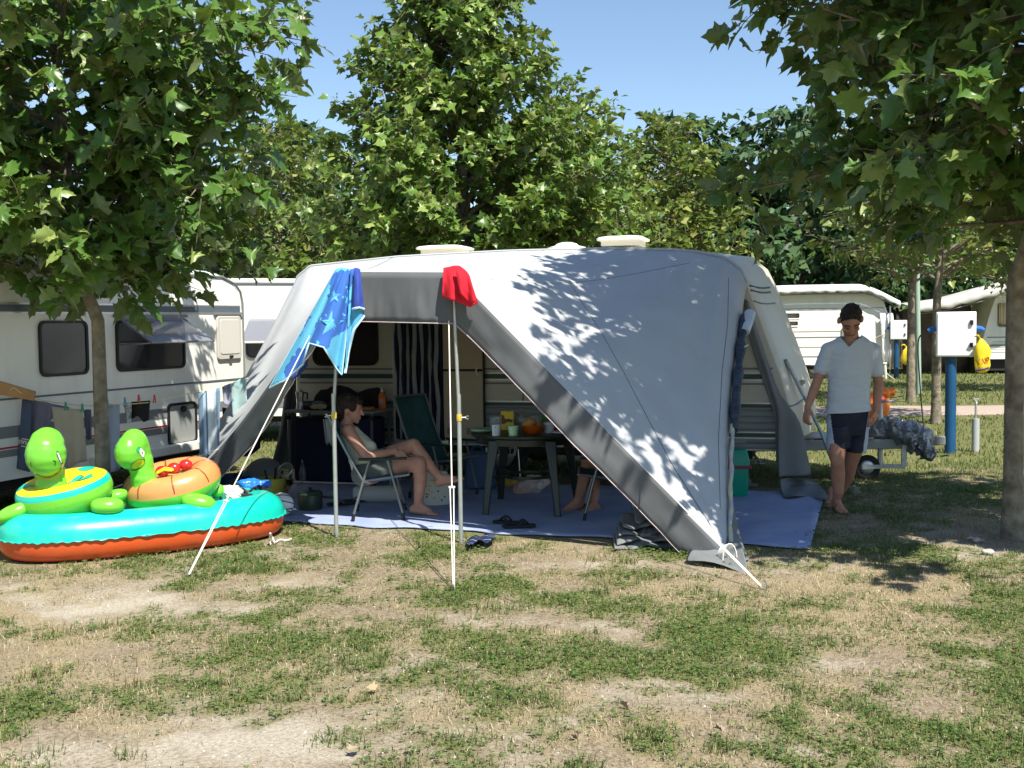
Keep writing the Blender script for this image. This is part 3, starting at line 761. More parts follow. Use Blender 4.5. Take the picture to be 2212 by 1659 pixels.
MB().tube(spline([MF.p(-.34, -.088, 1.19), MF.p(-.345, -.12, 1.17), MF.p(-.34, -.12, 1.13), MF.p(-.335, -.088, 1.115)], 4), .008, 6).build('handle', m_plastic, dl)
MB().lathe([(.001, 0), (.03, 0), (.028, .012), (.001, .014)], MF.p(-.36, -.086, .86), 16, MF.u, Z, -MF.v).build('door_lock', m_beige, dl)
for a in (-.66, -.55, -.45, -.36): MB().prism(rrect(a - .018, a + .018, .50, .57, .015), MF.u, Z, MF.p(0, -.0885, 0), .004, w=MF.v).build('vent_slot', m_greyst, dl)
MB().tube([MF.p(.12, -.012, .84), MF.p(.12, -.012, 2.2)], .005, 6).build('cable', m_dark, mroot)
# roof fittings
def roof_vent(fr, a, b, w, d, zr, h, root, m=None, name='roof_vent'):
    v = MB().prism(rrect(-w * .42, w * .42, -d * .42, d * .42, .05), fr.u, fr.v, fr.p(a, b, zr), h * .55).build(name, m_plastic, root)
    for sa in (-.3, .3): MB().box(fr.p(a + sa * w, b - d * .3, zr + h * .6), (.02, .02, h * .5), fr.u, fr.v).build('strut', m_greyst, v)
    rows = []
    for s, z in ((.96, .55), (1.0, .62), (1.0, .78), (.90, .92), (.6, 1.05), (.2, 1.1)):
        rows.append([fr.p(a, b, zr) + fr.u * p[0] + fr.v * p[1] + Z * (h * z) for p in rrect(-w / 2 * s, w / 2 * s, -d / 2 * s, d / 2 * s, .06 * s)])
    MB().loft(rows).build('lid', m or m_plastic, v, ang=50)
    return v
roof_vent(MF, -.98, .80, .54, .5, 2.405, .095, mroot)
roof_vent(MF, 1.02, .80, .50, .5, 2.435, .10, mroot)
MB().lathe([(.21, 0), (.21, .03), (.13, .05), (.11, .07), (.06, .085), (.001, .09)], MF.p(.38, .9, 2.42), 28, sx=1, sy=1).build('roof_dome', m_white, mroot, ang=25)
# underneath
MB().box(MF.p(.1, 1.05, .33), (4.6, 1.9, .09), MF.u, MF.v).build('floor_pan', m_dark, mroot)
for b in (.22, 1.88): wheel('wheel', MF.p(-.2, b, .30), MF.v, .30, .17, mroot)
for a, b in ((2.15, .25), (2.15, 1.85), (-2.1, .25), (-2.1, 1.85)):
    MB().bar(MF.p(a, b, .34), MF.p(a + .22, b, .03), .035, .03).box(MF.p(a + .23, b, .012), (.12, .1, .02), MF.u, MF.v).build('corner_steady', m_greyst, mroot)
MB().prism(rrect(2.14, 2.36, .455, .50, .01), MF.u, Z, MF.p(0, -.03, 0), .012, w=MF.v).build('hatch_plate', m_rib, mroot)
# nose: seams, top band, lamps, handle
for pts, r_, m in ([[(1690, 876), (1708, 877), (1722, 872), (1736, 862), (1748, 850)], .008, m_greyst], [[(1622, 627), (1638, 631), (1652, 632), (1664, 631)], .010, m_green], [[(1620, 617), (1636, 621), (1650, 622), (1662, 621)], .010, m_green], [[(1628, 650), (1644, 655), (1660, 656), (1674, 655)], .008, m_greyst]):
    q = onto(bvh_m, pts, .004)
    if len(q) > 1: MB().tube(spline(q, 4), r_, 6).build('nose_seam', m, mroot)
for dz in (0, .11):
    MB().box(MF.p(2.83, .32, .43 + dz), (.06, .20, .08), MF.u, MF.v).build('nose_lamp', m_plastic, mroot, bev=.012)
MB().tube(spline([MF.p(2.80, .35, .98), MF.p(2.88, .35, 1.02), MF.p(2.87, .45, 1.03), MF.p(2.80, .5, 1.0)], 5), .014, 7).build('grab_handle', m_beige, mroot)
# drawbar with jockey wheel
db = MB()
for s in (-1, 1): db.bar(MF.p(2.3, 1.05 + .62 * s, .37), MF.p(3.95, 1.05 + .05 * s, .37), .07, .10)
db.bar(MF.p(3.85, 1.05, .385), MF.p(4.25, 1.05, .40), .08, .09).build('drawbar', m_greyst, mroot, bev=.008)
MB().bar(MF.p(2.62, 1.05, .435), MF.p(3.55, 1.05, .435), .55, .012).build('drawbar_tray', m_galv, mroot)
jk = MB().tube([MF.p(3.62, .93, .12), MF.p(3.62, .93, .78)], .026, 10).tube([MF.p(3.62, .93, .80), MF.p(3.76, .93, .80)], .012, 6).build('jockey_post', m_galv, mroot)
wheel('jockey_wheel', MF.p(3.50, .93, .125), MF.v, .125, .07, mroot)
MB().bar(MF.p(3.62, .88, .14), MF.p(3.45, .88, .13), .02, .04).bar(MF.p(3.85, .93, .14), MF.p(3.85, .93, .36), .03, .05).bar(MF.p(3.62, .93, .14), MF.p(3.86, .93, .14), .03, .04).build('jockey_fork', m_galv, mroot)

# ---- caravan on the next pitch (left)
LF = Frame((-4.33, 9.4, 0), math.atan2(.93, .37))     # u runs away from the camera, wall faces +x
LF.v = Vector((-LF.u.y, LF.u.x, 0))
lroot = thing('caravan', LF.p(1.5, 0, 0), 'white caravan with three windows behind the left tree, dappled with leaf shade', 'caravan')
LPROF = [(-3.2, .36), (3.42, .36), (3.50, .5), (3.52, 1.1), (3.50, 1.8), (3.44, 2.05), (3.30, 2.18), (3.0, 2.24), (0, 2.28), (-3, 2.25), (-3.2, 2.1), (-3.3, 1.6), (-3.3, .6)]
lbody = shell(LF, LPROF, 2.2, .05, .05, 3.0).build('body', m_white, lroot, ang=28)
m_navy_s = mat('slate_stripe', (.10, .125, .15), .45); m_red_s = mat('red_stripe', (.45, .03, .03), .5)
for z0, z1, m in ((1.80, 1.86, m_navy_s), (1.865, 1.878, m_alu), (1.785, 1.795, m_alu), (1.045, 1.062, m_navy_s), (.72, .82, m_greyst), (.63, .645, m_red_s), (.56, .62, m_greyst)):
    strip(LF, lroot, -3.15, 3.42, z0, z1, m)
MB().tube([LF.p(3.47, -.004, .45), LF.p(3.475, -.004, 1.9), LF.p(3.44, -.004, 2.03), LF.p(3.34, -.004, 2.12), LF.p(3.1, -.004, 2.19), LF.p(-3, -.004, 2.21)], .014, 7).build('awning_rail', m_greyst, lroot)
pane_window(LF, lroot, .43, 1.02, 1.22, 1.72, .07, gm=m_tintg)
w2 = pane_window(LF, lroot, 1.40, 2.42, 1.22, 1.72, .07, gm=m_tintg)
# hinged acrylic flap propped open
hp = [LF.p(1.44, -.03, 1.73), LF.p(2.40, -.03, 1.73), LF.p(2.40, -.40, 1.50), LF.p(1.44, -.40, 1.50)]
fl = MB(); fl.add([p for p in hp] + [p + Vector((0, 0, .012)) for p in hp], [(3, 2, 1, 0), (4, 5, 6, 7), (0, 1, 5, 4), (1, 2, 6, 5), (2, 3, 7, 6), (3, 0, 4, 7)])
fl = fl.build('window_flap', m_clear, lroot)
MB().tube([hp[0], hp[1], hp[2], hp[3], hp[0]], .009, 6).build('flap_edge', m_greyst, fl)
for k in (.08, .92): MB().tube([hp[0].lerp(hp[1], k) + Vector((0, 0, -.25)), hp[3].lerp(hp[2], k)], .006, 6).build('window_stay', m_alu, fl)
m_grille = mat('grey_grille', (.52, .50, .45), .5)
gw = MB().prism(rrect(2.97, 3.40, 1.28, 1.76, .04), LF.u, Z, LF.p(0, -.03, 0), .03, w=LF.v).build('roof_light_cover', m_grille, lroot, bev=.008)
MB().prism(rrect(3.01, 3.36, 1.34, 1.72, .03), LF.u, Z, LF.p(0, -.036, 0), .006, w=LF.v).build('panel', mat('pale_grille', (.60, .58, .52), .45), gw, bev=.004)
MB().box(LF.p(3.19, -.042, 1.31), (.05, .016, .03), LF.u, LF.v).build('latch', m_black, gw)
strip(LF, lroot, 2.93, 3.44, 1.775, 1.80, m_greyst, .03, 'window_gutter'); strip(LF, lroot, 1.38, 2.46, 1.745, 1.775, m_greyst, .03, 'window_gutter')
lk = pane_window(LF, lroot, 2.12, 2.58, .42, .86, .06, gm=m_rib, name='locker_hatch'); MB().lathe([(.001, 0), (.035, 0), (.03, .03), (.001, .03)], LF.p(2.35, -.02, .79), 14, LF.u, Z, -LF.v).build('latch', m_black, lk)
MB().box(LF.p(2.2, -.03, .39), (2.4, .10, .10), LF.u, LF.v).build('side_skirt', m_white, lroot, bev=.015)
MB().box(LF.p(.2, 1.1, .3), (6.0, 1.9, .1), LF.u, LF.v).build('floor_pan', m_dark, lroot)
for b in (.25, 1.95): wheel('wheel', LF.p(.9, b, .30), LF.v, .30, .17, lroot)
MB().tube([LF.p(-.35, -.01, .38), LF.p(-.35, -.01, 1.86)], .012, 6).build('awning_rail', m_navy_s, lroot)
roof_vent(LF, 2.2, .6, .4, .4, 2.30, .08, lroot)
rv = roof_vent(LF, 3.0, 1.0, .5, .5, 2.26, .07, lroot, name='roof_light')
hp = [LF.p(2.75, 1.3, 2.36), LF.p(3.3, 1.3, 2.36), LF.p(3.38, .75, 2.66), LF.p(2.70, .75, 2.66)]
MB().add(hp + [p + Vector((0, 0, .02)) for p in hp], [(3, 2, 1, 0), (4, 5, 6, 7), (0, 1, 5, 4), (1, 2, 6, 5), (2, 3, 7, 6), (3, 0, 4, 7)]).tube([LF.p(2.8, .8, 2.33), hp[3]], .008, 5).tube([LF.p(3.25, .8, 2.33), hp[2]], .008, 5).build('raised_lid', m_clear, rv)

# ---- caravan farther back between the two
BF = Frame((-4.9, 15.6, 0), R(-4))
broot = thing('caravan', BF.p(1.5, 0, 0), 'white caravan end with propped window between the left caravan and the awning', 'caravan')
BP = [(0, .38), (2.55, .38), (2.75, .60), (2.75, 1.3), (2.58, 1.95), (2.44, 2.16), (2.2, 2.26), (0, 2.30)]
shell(BF, BP, 2.0, .05, .0, 2.3).build('body', m_white, broot, ang=28)
MB().tube([BF.p(2.76, -.004, .9), BF.p(2.74, -.004, 1.35), BF.p(2.57, -.004, 1.95), BF.p(2.42, -.004, 2.13), BF.p(2.2, -.004, 2.22), BF.p(0, -.004, 2.26)], .016, 7).build('awning_rail', m_greyst, broot)
pane_window(BF, broot, 1.2, 2.3, 1.20, 1.72, .08, gm=m_tintg)
hp = [BF.p(1.25, -.03, 1.74), BF.p(2.32, -.03, 1.74), BF.p(2.32, -.42, 1.42), BF.p(1.25, -.42, 1.42)]
bw = MB().add(hp + [p + Vector((0, 0, .012)) for p in hp], [(3, 2, 1, 0), (4, 5, 6, 7), (0, 1, 5, 4), (1, 2, 6, 5), (2, 3, 7, 6), (3, 0, 4, 7)]).build('window_flap', m_clear, broot)
MB().tube([hp[0], hp[1], hp[2], hp[3], hp[0]], .015, 6).build('flap_edge', m_plastic, bw)
strip(BF, broot, .02, 2.6, .66, .675, mat('orange_stripe', (.55, .30, .10), .5)); strip(BF, broot, .02, 2.62, .50, .60, m_greyst)
MB().box(BF.p(1.2, 1.0, .33), (2.4, 1.8, .08), BF.u, BF.v).build('floor_pan', m_dark, broot)
wheel('wheel', BF.p(.6, .22, .30), BF.v, .30, .17, broot)

# ---- far caravans across the track, with scalloped sun roofs
FF = Frame((6.6, 30, 0), R(-3))
froot = thing('caravan', FF.p(1.8, 0, 0), 'white caravan with scalloped sun roof across the track behind the man', 'caravan')
FP = [(0, .38), (3.35, .38), (3.55, .6), (3.6, 1.1), (3.52, 1.7), (3.40, 2.05), (3.2, 2.22), (2.9, 2.28), (0, 2.32)]
shell(FF, FP, 2.1, .08, 0, 3.0).build('body', m_white2, froot, ang=28)
for z, m in ((1.88, m_greyst), (1.86, m_alu), (.60, m_greyst), (1.28, m_beige), (1.12, m_greyst), (.86, m_beige)): strip(FF, froot, .02, 3.4 if z > 1.5 else 2.6, z, z + .02, m, .012)
pane_window(FF, froot, .62, 1.18, 1.62, 1.80, .05, fm=m_plastic, gm=m_tintg); pane_window(FF, froot, .62, 1.14, 1.42, 1.58, .05, fm=m_plastic, gm=m_tintg)
MB().box(FF.p(1.6, 1, .3), (3.0, 1.8, .1), FF.u, FF.v).build('floor_pan', m_dark, froot)
for a in (1.6, 1.95): wheel('wheel', FF.p(a, .2, .3), FF.v, .3, .17, froot)
MB().box(FF.p(2.3, -.02, 1.0), (.06, .05, .7), FF.u, FF.v).build('door_edge', m_greyst, froot)
m_roofc = mat('white_canvas', (.72, .72, .70), .8, var=.08, bump=.2, bs=40, trans=.12); m_roofg = mat('grey_canvas', (.50, .48, .43), .8, var=.1, trans=.1)
def sun_roof(fr, root, pts, b0, b1, m, drop=.16, scal=.30):
    """pts: (a,z) ridge line; sloping to both sides with a scalloped border hanging from the near edge"""
    ln = []
    for i in range(len(pts) - 1):
        n_ = max(2, int((pts[i + 1][0] - pts[i][0]) / .06))
        for k in range(n_): t = k / n_; ln.append((pts[i][0] + (pts[i + 1][0] - pts[i][0]) * t, pts[i][1] + (pts[i + 1][1] - pts[i][1]) * t))
    ln.append(pts[-1])
    g = [[fr.p(a, b, z + (.10 * math.sin(math.pi * (b - b0) / (b1 - b0)))) for b in (b0, b0 + (b1 - b0) * .3, (b0 + b1) / 2, b1)] for a, z in ln]
    sr = MB().grid(g).build('sun_roof', m, root, solid=.012)
    v = [[fr.p(a, b0 - .015, z + .01) for a, z in ln], [fr.p(a, b0 - .02 - .02 * math.sin(i), z - drop * .5) for i, (a, z) in enumerate(ln)], [fr.p(a, b0 - .02, z - drop * (.75 + .25 * abs(math.sin(a / scal * math.pi)))) for a, z in ln]]
    MB().grid(v).build('scalloped_border', m, sr, solid=.008)
    for k in range(3, len(ln), 9): MB().tube([fr.p(ln[k][0], b0 + .02, ln[k][1] - drop * 1.2), fr.p(ln[k][0], b0 + .02, ln[k][1])], .012, 5).build('roof_rod', m_greyst, sr)
    MB().tube([fr.p(a, b0 + .02, z - drop * 1.15) for a, z in ln[::4]], .012, 5).build('roof_rod', m_greyst, sr)
    return sr
sun_roof(FF, froot, [(-.6, 2.42), (1.3, 2.46), (2.9, 2.46), (3.2, 2.34), (3.75, 2.05)], -.25, 2.4, m_roofc)
MB().tube([FF.p(3.5, -.2, 1.95), FF.p(3.5, -.2, 0)], .02, 6).build('roof_pole', m_greyst, froot)
fl = MB(); g = [[FF.p(3.25 + .35 * t + .1 * s, -.12 - .04 * math.sin(t * 9 + s * 4), 1.75 - 1.35 * s) for t in (0, .2, .4, .6, .8, 1)] for s in (0, .25, .5, .75, 1)]
MB().grid(g).build('side_cloth', m_roofc, froot, solid=.006)
RF = Frame((11.9, 31.5, 0), R(-8))
rroot = thing('caravan', RF.p(2, 0, 0), 'ribbed white caravan with striped curtain and grey sun roof at the far right', 'caravan')
RP = [(1.60, .42), (6, .42), (6, 2.35), (2.0, 2.35), (1.72, 2.2), (1.55, 1.6), (1.40, 1.0), (1.42, .6)]
shell(RF, RP, 2.2, 0, 0, 9).build('body', m_white2, rroot, ang=28)
for i in range(9): strip(RF, rroot, 1.62, 6, .62 + i * .07, .632 + i * .07, m_rib if i in (3, 4) else m_white, .012)
strip(RF, rroot, 1.50, 6, 1.02, 1.05, m_greyst, .014); strip(RF, rroot, 1.45, 6, .78, .82, m_greyst, .014)
wn = pane_window(RF, rroot, 1.78, 2.9, 1.32, 1.98, .06, fm=m_greyst, gm=m_tintg)
m_curt = stripes('curtain_stripes', [(0, (.62, .54, .36)), (.28, (.30, .19, .15)), (.40, (.62, .54, .36)), (.55, (.42, .30, .22)), (.70, (.62, .54, .36)), (.85, (.25, .16, .13)), (.92, (.60, .52, .35))], RF.u, .17)
g = [[RF.p(1.80 + 1.08 * i / 40, -.045 - .015 * math.sin(i * 1.1), 1.99 - .56 * t - (.04 * abs(math.sin(i * .27)) if t == 1 else 0)) for i in range(41)] for t in (0, .35, .7, 1)]
MB().grid(g).build('curtain', m_curt, wn, solid=.006)
MB().box(RF.p(3.5, 1.1, .25), (4.5, 1.9, .32), RF.u, RF.v).build('floor_pan', m_dark, rroot)
wheel('wheel', RF.p(3.9, .2, .3), RF.v, .3, .17, rroot)
sun_roof(RF, rroot, [(-.75, 1.92), (.3, 2.05), (1.3, 2.32), (2.6, 2.62), (4.5, 2.75)], -.9, 2.6, m_roofg, .2, .55)
for a in (-.65,): MB().tube([RF.p(a, -.8, 1.9), RF.p(a, -.8, 0)], .03, 8).build('roof_pole', m_galv, rroot)
g = [[RF.p(-.6 + 1.9 * t, .9 + .05 * math.sin(t * 20), 1.85 + t * .35 - (1.8 + t * .35) * s) for t in np.linspace(0, 1, 14)] for s in (0, .3, .6, 1)]
MB().grid(g).build('side_wall', mat('brown_canvas', (.10, .075, .06), .9, var=.3), rroot, solid=.01)
# a dark board fence behind them: every board its own piece
fe = thing('board_fence', (9.9, 36, 0), 'dark upright board fence between the two far caravans', 'fence')
m_board = mat('dark_boards', (.055, .048, .042), .9, var=.3, vs=6)
bme = MB().box((0, 0, .95), (.17, .03, 1.9)).mesh('board', m_board)
for i in range(26):
    ob = bpy.data.objects.new('board', bme); col.objects.link(ob); ob.parent = fe; ob.location = (-1.2 + i * .19, rd.uniform(-.02, .02), rd.uniform(-.06, .05))
for z in (.4, 1.5): MB().box((11.1, 36.04, z), (5, .05, .09)).build('fence_rail', m_board, fe)

# ================================================================== awning
AF = MF
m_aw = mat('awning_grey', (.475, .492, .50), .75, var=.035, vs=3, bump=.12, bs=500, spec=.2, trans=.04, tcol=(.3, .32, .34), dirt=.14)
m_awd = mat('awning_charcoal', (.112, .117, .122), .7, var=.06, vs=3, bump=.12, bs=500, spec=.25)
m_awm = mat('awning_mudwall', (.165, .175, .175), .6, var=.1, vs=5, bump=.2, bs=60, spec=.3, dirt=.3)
aroot = thing('awning', AF.p(0, -1.4, 0), 'grey caravan awning with charcoal valance stretched from the caravan roof to the ground', 'awning')
PB1, PB2 = G(727, 1160), G(996, 1172)
T1, T2 = PB1 + Z * 2.055, PB2 + Z * 2.055
T1, T2 = P(737, 587, PB1.y + .02), P(977, 588, PB2.y - .03)
LC, RC = G(372, 1078), G(1574, 1203)
LC.z, RC.z = .02, .02
RAIL = [(-2.44, 1.98), (-2.38, 2.16), (-2.22, 2.275), (-1.2, 2.345), (0, 2.37), (1.0, 2.362), (1.8, 2.325), (2.14, 2.25), (2.30, 2.13), (2.36, 1.99)]
def rail(a):
    z = float(np.interp(a, [q[0] for q in RAIL], [q[1] for q in RAIL])); return AF.p(a, -.025, z)
def edge(f0, f1, s):
    p = f0.lerp(f1, s)
    if f0 is LC or f1 is LC: p.z -= .16 * math.sin(math.pi * s); p.z = max(p.z, .015)
    return p
def panel(a0, a1, f0, f1, ns, nt_, sag, wr, seed, afun=None):
    rows = []
    for i in range(ns + 1):
        s = i / ns; top = rail(afun(s) if afun else a0 + (a1 - a0) * s); bot = edge(f0, f1, s); row = []
        for j in range(nt_ + 1):
            t = j / nt_; p = top.lerp(bot, t)
            w = math.sin(math.pi * t)
            n_ = mnoise.noise(Vector((s * 5 + seed, t * 1.6, seed))) * wr * w + math.sin(s * 16 + t * 3 + seed) * wr * .25 * w
            for s0 in (0, 1):
                ds, dt_ = abs(s - s0) * 2.4, (1 - t) * 2.6; n_ += .019 * math.sin(13 * math.atan2(ds, dt_ + .02) + seed) * math.exp(-(ds * ds + dt_ * dt_) * .8) * min(1, (ds + dt_) * 4)
            lo = min(1, min(s, 1 - s) * 7); p = p + (sag * lo + Z * (-.04 * (1 - lo))) * w + (AF.v * -1 + Z * .5) * (n_ * lo)
            row.append(p)
        rows.append(row)
    return rows
gL = panel(-2.44, -1.30, LC, T1, 30, 30, AF.u * .03 + Z * -.03, .05, 2, lambda s: -2.44 + 1.14 * s ** 1.1)
gM = panel(-1.30, .35, T1, T2, 24, 24, Z * -.05, .02, 5)
gR = panel(.35, 2.36, T2, RC, 64, 56, AF.v * .05 + Z * -.05, .05, 9)
# the free right-hand edge bows in a little
for i in range(len(gR)):
    s = i / (len(gR) - 1)
    for j in range(len(gR[i])):
        t = j / (len(gR[i]) - 1); gR[i][j] = gR[i][j] - AF.u * (.07 * math.sin(math.pi * t) * s ** 4)
MB().grid(gM).build('roof_panel', m_aw, aroot, solid=.004, ang=80)
sideL = MB().grid(gL).build('side_panel', m_aw, aroot, solid=.004, ang=80)
sideR = MB().grid(gR).build('side_panel', m_aw, aroot, solid=.004, ang=80)
bvh_r = bvh_of(sideR)
m_seam = mat('seam', (.13, .14, .15), .8)
for pts in ([(1045, 602), (1110, 609), (1170, 612), (1232, 611), (1300, 604), (1380, 590), (1440, 578), (1490, 568)], [(1232, 612), (1262, 660), (1300, 720), (1345, 800), (1400, 905), (1450, 1000), (1500, 1080), (1545, 1150)], [(1574, 600), (1572, 700), (1560, 800), (1552, 950), (1556, 1100)]):
    fine = [(a[0] + (b[0] - a[0]) * k / 8, a[1] + (b[1] - a[1]) * k / 8) for a, b in zip(pts, pts[1:]) for k in range(8)] + [pts[-1]]
    q = onto(bvh_r, fine, .005)
    if len(q) > 2: MB().tube(q, .0028, 5).build('seam', m_seam, sideR)
def valance(f0, f1, drop, n_, seed, amp=.02, top=.005):
    fw = (f1 - f0); fw.z = 0; out = Vector((fw.y, -fw.x, 0)).normalized()
    if out.y > 0: out = -out
    rows = []
    for j in range(9):
        t = j / 8; row = []
        for i in range(n_ + 1):
            s = i / n_; p = edge(f0, f1, s)
            d = drop * (1 - (.10 * math.sin(s * math.pi) if f0 is not T1 or f1 is not T2 else 0)); wv = amp * t * (math.sin(s * 9 + seed) + .6 * mnoise.noise(Vector((s * 7, t * 2, seed))) + .45 * mnoise.noise(Vector((s * 19, t * 3 + s * 8, seed))))
            q = p + out * (.012 + wv) - Z * (d * t + top); q.z = max(q.z, .012 + .004 * math.sin(i)); row.append(q)
        rows.append(row)
    return rows
m_pink = mat('valance_piping', (.52, .42, .44), .7)
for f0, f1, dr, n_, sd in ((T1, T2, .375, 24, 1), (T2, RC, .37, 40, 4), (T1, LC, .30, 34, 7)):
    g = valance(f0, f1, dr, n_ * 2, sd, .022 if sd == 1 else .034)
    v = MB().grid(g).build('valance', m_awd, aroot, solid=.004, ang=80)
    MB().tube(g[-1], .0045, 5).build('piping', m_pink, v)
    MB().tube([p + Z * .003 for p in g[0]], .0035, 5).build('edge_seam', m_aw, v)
# rail beading along the caravan edge
MB().tube([rail(a) + Z * .006 for a in np.concatenate([np.linspace(-2.44, -2.2, 8), np.linspace(-2.1, 2.1, 20), np.linspace(2.15, 2.36, 8)])], .013, 7).build('rail_bead', m_aw, aroot)
# corner strip down the caravan nose, spreading on the ground
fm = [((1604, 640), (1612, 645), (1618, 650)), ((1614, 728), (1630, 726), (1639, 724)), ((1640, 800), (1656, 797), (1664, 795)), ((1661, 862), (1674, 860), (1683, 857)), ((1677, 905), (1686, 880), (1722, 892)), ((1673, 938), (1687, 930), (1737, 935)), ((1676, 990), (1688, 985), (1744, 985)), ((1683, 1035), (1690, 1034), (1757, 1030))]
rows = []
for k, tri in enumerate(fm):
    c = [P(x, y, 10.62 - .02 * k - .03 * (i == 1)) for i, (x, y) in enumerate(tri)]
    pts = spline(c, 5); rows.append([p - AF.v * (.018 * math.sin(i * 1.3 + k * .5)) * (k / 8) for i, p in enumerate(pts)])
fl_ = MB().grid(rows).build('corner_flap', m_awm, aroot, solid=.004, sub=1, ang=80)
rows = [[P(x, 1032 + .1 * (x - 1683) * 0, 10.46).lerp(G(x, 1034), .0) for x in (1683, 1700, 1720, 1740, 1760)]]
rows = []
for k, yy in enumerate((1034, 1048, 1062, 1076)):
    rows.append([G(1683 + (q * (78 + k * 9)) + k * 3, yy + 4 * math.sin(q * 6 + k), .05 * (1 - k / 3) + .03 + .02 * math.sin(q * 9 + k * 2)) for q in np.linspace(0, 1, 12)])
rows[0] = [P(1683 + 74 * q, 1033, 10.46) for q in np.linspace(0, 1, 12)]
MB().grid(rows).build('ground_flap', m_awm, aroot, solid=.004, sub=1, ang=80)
# dark inner curtain on the far end
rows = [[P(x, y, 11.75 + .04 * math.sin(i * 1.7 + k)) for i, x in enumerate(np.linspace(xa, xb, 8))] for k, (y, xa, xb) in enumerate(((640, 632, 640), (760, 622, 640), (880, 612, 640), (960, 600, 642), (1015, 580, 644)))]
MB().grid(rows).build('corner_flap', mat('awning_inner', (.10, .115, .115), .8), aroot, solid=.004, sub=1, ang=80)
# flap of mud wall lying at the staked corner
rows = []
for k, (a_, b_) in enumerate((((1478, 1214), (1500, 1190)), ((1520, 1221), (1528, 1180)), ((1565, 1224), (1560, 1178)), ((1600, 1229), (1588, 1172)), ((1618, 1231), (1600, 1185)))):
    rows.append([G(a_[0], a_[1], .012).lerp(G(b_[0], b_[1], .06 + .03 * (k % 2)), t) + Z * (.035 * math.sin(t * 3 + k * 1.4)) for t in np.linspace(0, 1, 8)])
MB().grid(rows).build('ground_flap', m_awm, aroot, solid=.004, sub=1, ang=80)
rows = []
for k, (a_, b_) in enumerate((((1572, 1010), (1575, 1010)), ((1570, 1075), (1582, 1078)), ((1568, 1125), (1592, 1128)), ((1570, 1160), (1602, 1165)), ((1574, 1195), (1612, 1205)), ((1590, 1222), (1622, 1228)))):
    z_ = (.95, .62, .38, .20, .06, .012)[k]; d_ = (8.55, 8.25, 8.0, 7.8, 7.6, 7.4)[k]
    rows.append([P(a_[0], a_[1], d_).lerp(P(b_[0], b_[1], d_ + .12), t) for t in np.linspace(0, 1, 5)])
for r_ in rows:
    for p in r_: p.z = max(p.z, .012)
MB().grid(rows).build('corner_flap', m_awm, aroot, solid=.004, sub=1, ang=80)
# rolled-up door at the right edge
m_roll = mat('rolled_navy', (.035, .045, .065), .6, var=.5, vs=14, bump=.6, bs=30); m_rollw = mat('rolled_window', (.55, .58, .62), .3, var=.1)
def edge_pt(t): return gR[-1][0].lerp(gR[-1][-1], t) - AF.u * (.05 * math.sin(math.pi * t))
rp_ = [edge_pt(t) + Vector((.03, .02, 0)) for t in np.linspace(.16, .62, 14)]
rl = MB().tube(rp_, [.040 + .009 * math.sin(i * 1.9) + .005 * math.sin(i * 3.7) for i in range(14)], 10).build('rolled_door', m_roll, aroot, ang=60)
MB().tube([rp_[0] + Vector((.05, .0, .03)), rp_[1] + Vector((.03, 0, 0)), rp_[2] + Vector((.015, -.012, 0))], [.052, .05, .044], 10).build('rolled_window', m_rollw, rl)
rp2 = [edge_pt(t) + Vector((.012 + .005 * math.sin(t * 60), 0, 0)) for t in np.linspace(.6, .97, 16)]
MB().tube(rp2, [.015 + .004 * math.sin(i * 2.3) for i in range(16)], 8).build('rolled_edge', mat('faded_print', (.30, .36, .46), .7, c2=(.62, .52, .30), vs=9), rl)
MB().tube([rp_[4] + Vector((0, -.06, 0)), rp_[4] + Vector((.06, -.02, .03)), rp_[4] + Vector((.05, .05, .0))], .006, 5).build('tie', m_plastic, rl)

# poles
m_pole = mat('pole_steel', (.42, .45, .43), .38, metal=.55, var=.08, vs=15); m_brass = mat('brass_yellow', (.62, .45, .08), .4, metal=.2)
for nm_, pb, pt, lb in ((0, PB1, T1, 'steel awning pole hung with the blue towel'), (1, PB2, T2, 'steel awning pole under the red cloth beside the black table')):
    r = thing('awning_pole', pb, lb, 'pole', 'awning poles')
    MB().tube([pb - Z * .02, Vector((pb.x, pb.y, 1.12))], .0165, 12).build('lower_tube', m_pole, r)
    MB().tube([Vector((pb.x, pb.y, 1.0)), pt + Z * .03], .0135, 12).build('upper_tube', m_pole, r)
    c = Vector((pb.x, pb.y, .945 if nm_ else .95))
    MB().lathe([(.0205, -.025), (.022, -.015), (.022, .015), (.0205, .025)], c, 14).build('clamp', m_brass, r)
    s_ = 1 if nm_ else -1
    MB().tube([c + V(.02 * s_, 0, 0), c + V(.05 * s_, 0, 0)], .005, 6).tube([c + V(.05 * s_, 0, 0) + V(.012 * s_ * (1 - math.cos(q)), 0, .012 * math.sin(q)) for q in np.linspace(-2.4, 2.4, 9)], .0035, 5).build('eye_screw', m_alu, r)
